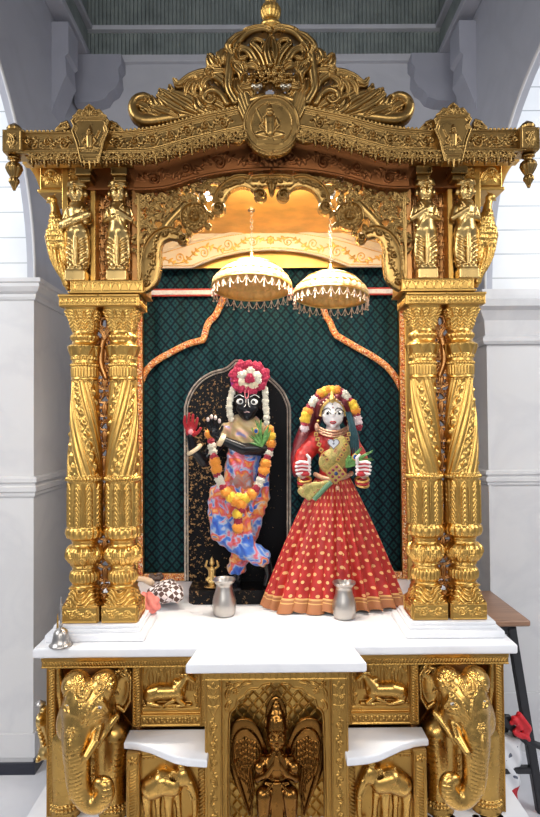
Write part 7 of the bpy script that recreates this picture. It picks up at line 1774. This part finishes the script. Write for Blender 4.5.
# ------------------------------------------------------------ stool, bag and side ornament
def steel_beam(a, b, w, m, par, name, lab=None):
    a, b = np.array(a, float), np.array(b, float); d = (b-a)/np.linalg.norm(b-a); A = np.cross(d, [0, 1, 0]); A /= np.linalg.norm(A); B = np.cross(d, A)
    V = np.array([p+A*i*w+B*j*w for p in (a, b) for i, j in ((-1, -1), (1, -1), (1, 1), (-1, 1))]); F = [[0, 1, 2, 3], [7, 6, 5, 4]]+[[i, i+4, (i+1) % 4+4, (i+1) % 4] for i in range(4)]
    bm = bmesh.new(); vs = [bm.verts.new(v) for v in V]; [bm.faces.new([vs[i] for i in f]) for f in F]; bmesh.ops.recalc_face_normals(bm, faces=bm.faces); bmesh.ops.bevel(bm, geom=bm.edges[:], offset=w*.2, segments=2, affect='EDGES')
    return obj(name, frombm(bm), m, par, lab, smooth=False)
zs = .775; fr_ = atz(531, 620.5, zs); bk_ = atz(505, 605.5, zs)
x1, y0, y1 = fr_[0], fr_[1], 2.80; x0 = .80
STEELB = mat('black_steel', (.02, .02, .024), .4)
def wood():
    m, nt, b = nodes_of('stool_wood'); L = nt.links; tc = N(nt, 'ShaderNodeTexCoord'); mp = N(nt, 'ShaderNodeMapping'); mp.inputs['Scale'].default_value = (2, 30, 30); L.new(tc.outputs['Object'], mp.inputs[0]); n = N(nt, 'ShaderNodeTexNoise', Scale=3.0, Detail=5.0); L.new(mp.outputs[0], n.inputs['Vector'])
    L.new(ramp(nt, n.outputs['Fac'], [(.3, (.24, .13, .08)), (.7, (.36, .20, .12))]), b.inputs['Base Color']); b.inputs['Roughness'].default_value = .4; return m
t = thing('tall_stool', 'tall stool with a brown wooden seat and black splayed metal legs at the right wall', 'stool', ((x0+x1)/2, (y0+y1)/2, 0))
obj('seat', box(x0, x1, y0, y1, zs-.026, zs, .008, 3), wood(), t, angle=35); 
obj('seat_frame', box(x0+.03, x1-.05, y0+.02, y1-.02, zs-.062, zs-.027, .003), STEELB, t, smooth=False)
for sy_, yy in ((0, y0+.03), (1, y1-.04)):
    for sxx, xa in ((1, x1-.07), (-1, x0+.06)):
        steel_beam((xa, yy, zs-.035), (xa+sxx*.11, yy+(.0 if sy_ else 0), .0), .017, STEELB, t, 'leg')
    steel_beam((x0+.02, yy, .47), (x1+.0, yy, .30) if False else (x1-.01, yy, .28), .014, STEELB, t, 'brace')
steel_beam((x1-.0, y0+.03, .22), (x1-.0, y1-.04, .22), .012, STEELB, t, 'footrest'); steel_beam((x0, y0+.03, .17), (x1+.02, y0+.03, .17), .013, STEELB, t, 'footrest')
Ybg = 2.40
t = thing('carrier_bag', 'white and red carrier bag standing on the floor under the stool', 'bag', P(508, 795, Ybg)*[1, 1, 0])
def bagm():
    m, nt, b = nodes_of('bag_print'); L = nt.links; tc = N(nt, 'ShaderNodeTexCoord'); sp = N(nt, 'ShaderNodeSeparateXYZ'); L.new(tc.outputs['Object'], sp.inputs[0])
    red = math_(nt, 'LESS_THAN', math_(nt, 'ADD', sp.outputs['Z'], math_(nt, 'MULTIPLY', sp.outputs['X'], -.5)), .085); v = N(nt, 'ShaderNodeTexNoise', Scale=38.0, Detail=1.0); L.new(tc.outputs['Object'], v.inputs['Vector']); mk = math_(nt, 'GREATER_THAN', v.outputs['Fac'], .66)
    L.new(mixc(nt, red, mixc(nt, mk, (.78, .78, .80), (.12, .13, .18)), (.50, .02, .03)), b.inputs['Base Color']); b.inputs['Roughness'].default_value = .35; return m
xb0, xb1 = X_(494, 760, Ybg), X_(521, 760, Ybg); zt_b = Z_(505, 738, Ybg)
S = Sculpt((xb0-.02, Ybg-.05, -.02), (xb1+.03, Ybg+.16, zt_b+.03), .004); S.box(((xb0+xb1)/2, Ybg+.05, zt_b/2), ((xb1-xb0)/2, .055, zt_b/2), .02, .005)
V, F = relax(S.mesh(), 1); V[:, 0] += (V[:, 2]-zt_b/2)*.10; V = V+vnormals(V, F)*(.004*np.sin(V[:, [2]]*60+V[:, [0]]*90)); V[:, 2] = np.maximum(V[:, 2], .002); obj('bag', (V, F), bagm(), t)
gs = []
for k in range(5): gs.append(tube(np.array([P(x, y, Ybg+.02+k*.008) for x, y in smooth_path([(497+k*2, 742), (500+k*1.5, 726+k), (507+k, 716+k*2), (513, 726), (516+k, 740)], 16)]), .010, 8))
obj('bag_handles', join(*gs), STEELB, t, 'black bundled straps')
t2 = thing('red_scarf', 'bright red cloth strip with a black strap draped at the stool leg above the bag', 'cloth strip', P(522, 728, Ybg-.01))
S = Sculpt(P(506, 745, Ybg)*[1, 0, 1]+[0, Ybg-.06, 0], P(536, 710, Ybg)*[1, 0, 1]+[0, Ybg+.06, 0], .003)
S.chain([P(513, 722, Ybg-.02), P(519, 718, Ybg-.02), P(526, 726, Ybg-.02), P(528, 738, Ybg-.01)], [.014, .020, .018, .010], .006); S.chain([P(519, 726, Ybg-.02), P(516, 732, Ybg-.02), P(524, 737, Ybg-.02)], [.014, .010, .012], .006)
V, F = relax(S.mesh(), 1); obj('cloth', (V+vnormals(V, F)*(.004*np.sin(V[:, [0]]*170+V[:, [2]]*120)), F), mat('bright_red', (.66, .02, .03), .5), t2)
obj('strap', tube(np.array([P(x, y, Ybg) for x, y in smooth_path([(512, 728), (520, 734), (530, 742), (545, 748)], 14)]), .014, 8), STEELB, t2, 'black strap')
# small gilded ornament on the left flank of the base
S = Sculpt((-.80, 1.95, .42), (-.70, 2.10, .70), .0025); q = lambda x, y, d=0: np.array([X_(x, y, 1.98), 2.0+d, Z_(x, y, 1.98)])
S.ell(q(38, 728), (.026, .03, .042), .01); S.ell(q(36, 720, -.02), (.018, .02, .022), .006); S.ell(q(39, 755), (.020, .03, .022), .01); S.ell(q(35, 758, -.02), (.012, .02, .012), .004); S.chain([q(40, 728), q(42, 755)], [.025, .022], .01); S.ell(q(38, 712), (.014, .016, .012), .006)
for k in range(6): S.ell(q(35+k*1.2, 724+k*4, -.03), (.008, .008, .006), .002)
g = relax(S.mesh(), 1); g = (np.c_[np.minimum(g[0][:, 0]+.012, -.7165), g[0][:, 1:]], g[1])
orn = obj('side_ornament', g, GOLD_F, base, 'small rounded gilded side ornament'); obj('ornament_cap', lathe(q(38, 706)[0], 2.0, [(q(38, 709)[2], .012), (q(38, 707.5)[2], .018), (q(38, 706)[2], .018), (q(38, 704)[2], .008), (q(38, 702.5)[2], .001)], 24), SILVER, orn, 'silver cap')

# ------------------------------------------------------------ light
w = bpy.data.worlds.new('world'); SC.world = w; w.use_nodes = True
bg = w.node_tree.nodes['Background']; bg.inputs[0].default_value = (.80, .86, 1.0, 1); bg.inputs[1].default_value = .26
def area(name, loc, target, sx, sy, power, col=(1, 1, 1), spread=180):
    l = bpy.data.lights.new(name, 'AREA'); l.shape = 'RECTANGLE'; l.size = sx; l.size_y = sy; l.energy = power; l.color = col; l.spread = math.radians(spread)
    o = bpy.data.objects.new(name, l); C.objects.link(o); o.location = loc
    o.rotation_euler = (Vector(target)-Vector(loc)).to_track_quat('-Z', 'Y').to_euler(); return o
area('daylight_left', (-3.0, .6, 3.2), (-1.9, 2.7, 1.9), 1.6, 1.6, 60, (.95, .98, 1))
area('daylight_right', (3.0, .6, 3.2), (1.9, 2.8, 1.9), 1.6, 1.6, 60, (.95, .98, 1))
area('hall_fill', (0.3, -1.2, 2.7), (0, 2.0, .9), 1.6, .8, 28, (1, .97, .92))  # added fill behind the camera, stands in for unseen hall light
area('hall_fill_low', (-.9, -.6, 1.9), (0, 2.0, .9), .7, .7, 10, (1, .97, .92))  # added low fill from the front, not a fitting of the hall
area('canopy_downlight', (0, 2.02, 2.37), (0, 2.0, .9), .7, .10, 11, (1, .92, .80), 130)
area('canopy_fill', (0, 1.965, 2.34), (0, 2.5, 2.26), .62, .03, 2.1, (1, .84, .60), 150)  # added fill hidden behind the arch, brightens ceiling and valance
for px in (207, 327):
    l = bpy.data.lights.new('downlight_beam', 'SPOT'); l.energy = 3.2; l.color = (1, .86, .64); l.spot_size = math.radians(150); l.spot_blend = .6; l.shadow_soft_size = .02
    o = bpy.data.objects.new('downlight_beam', l); C.objects.link(o); c = at(px, 188, 2.02); o.location = (c[0], c[1]+.02, 2.335); o.rotation_euler = (math.radians(14), 0, 0)
vs = SC.view_settings; vs.view_transform = 'Standard'; vs.look = 'None'; vs.gamma = 1.0; vs.exposure = 0.3; vs.use_curve_mapping = False
SC.display_settings.display_device = 'sRGB'
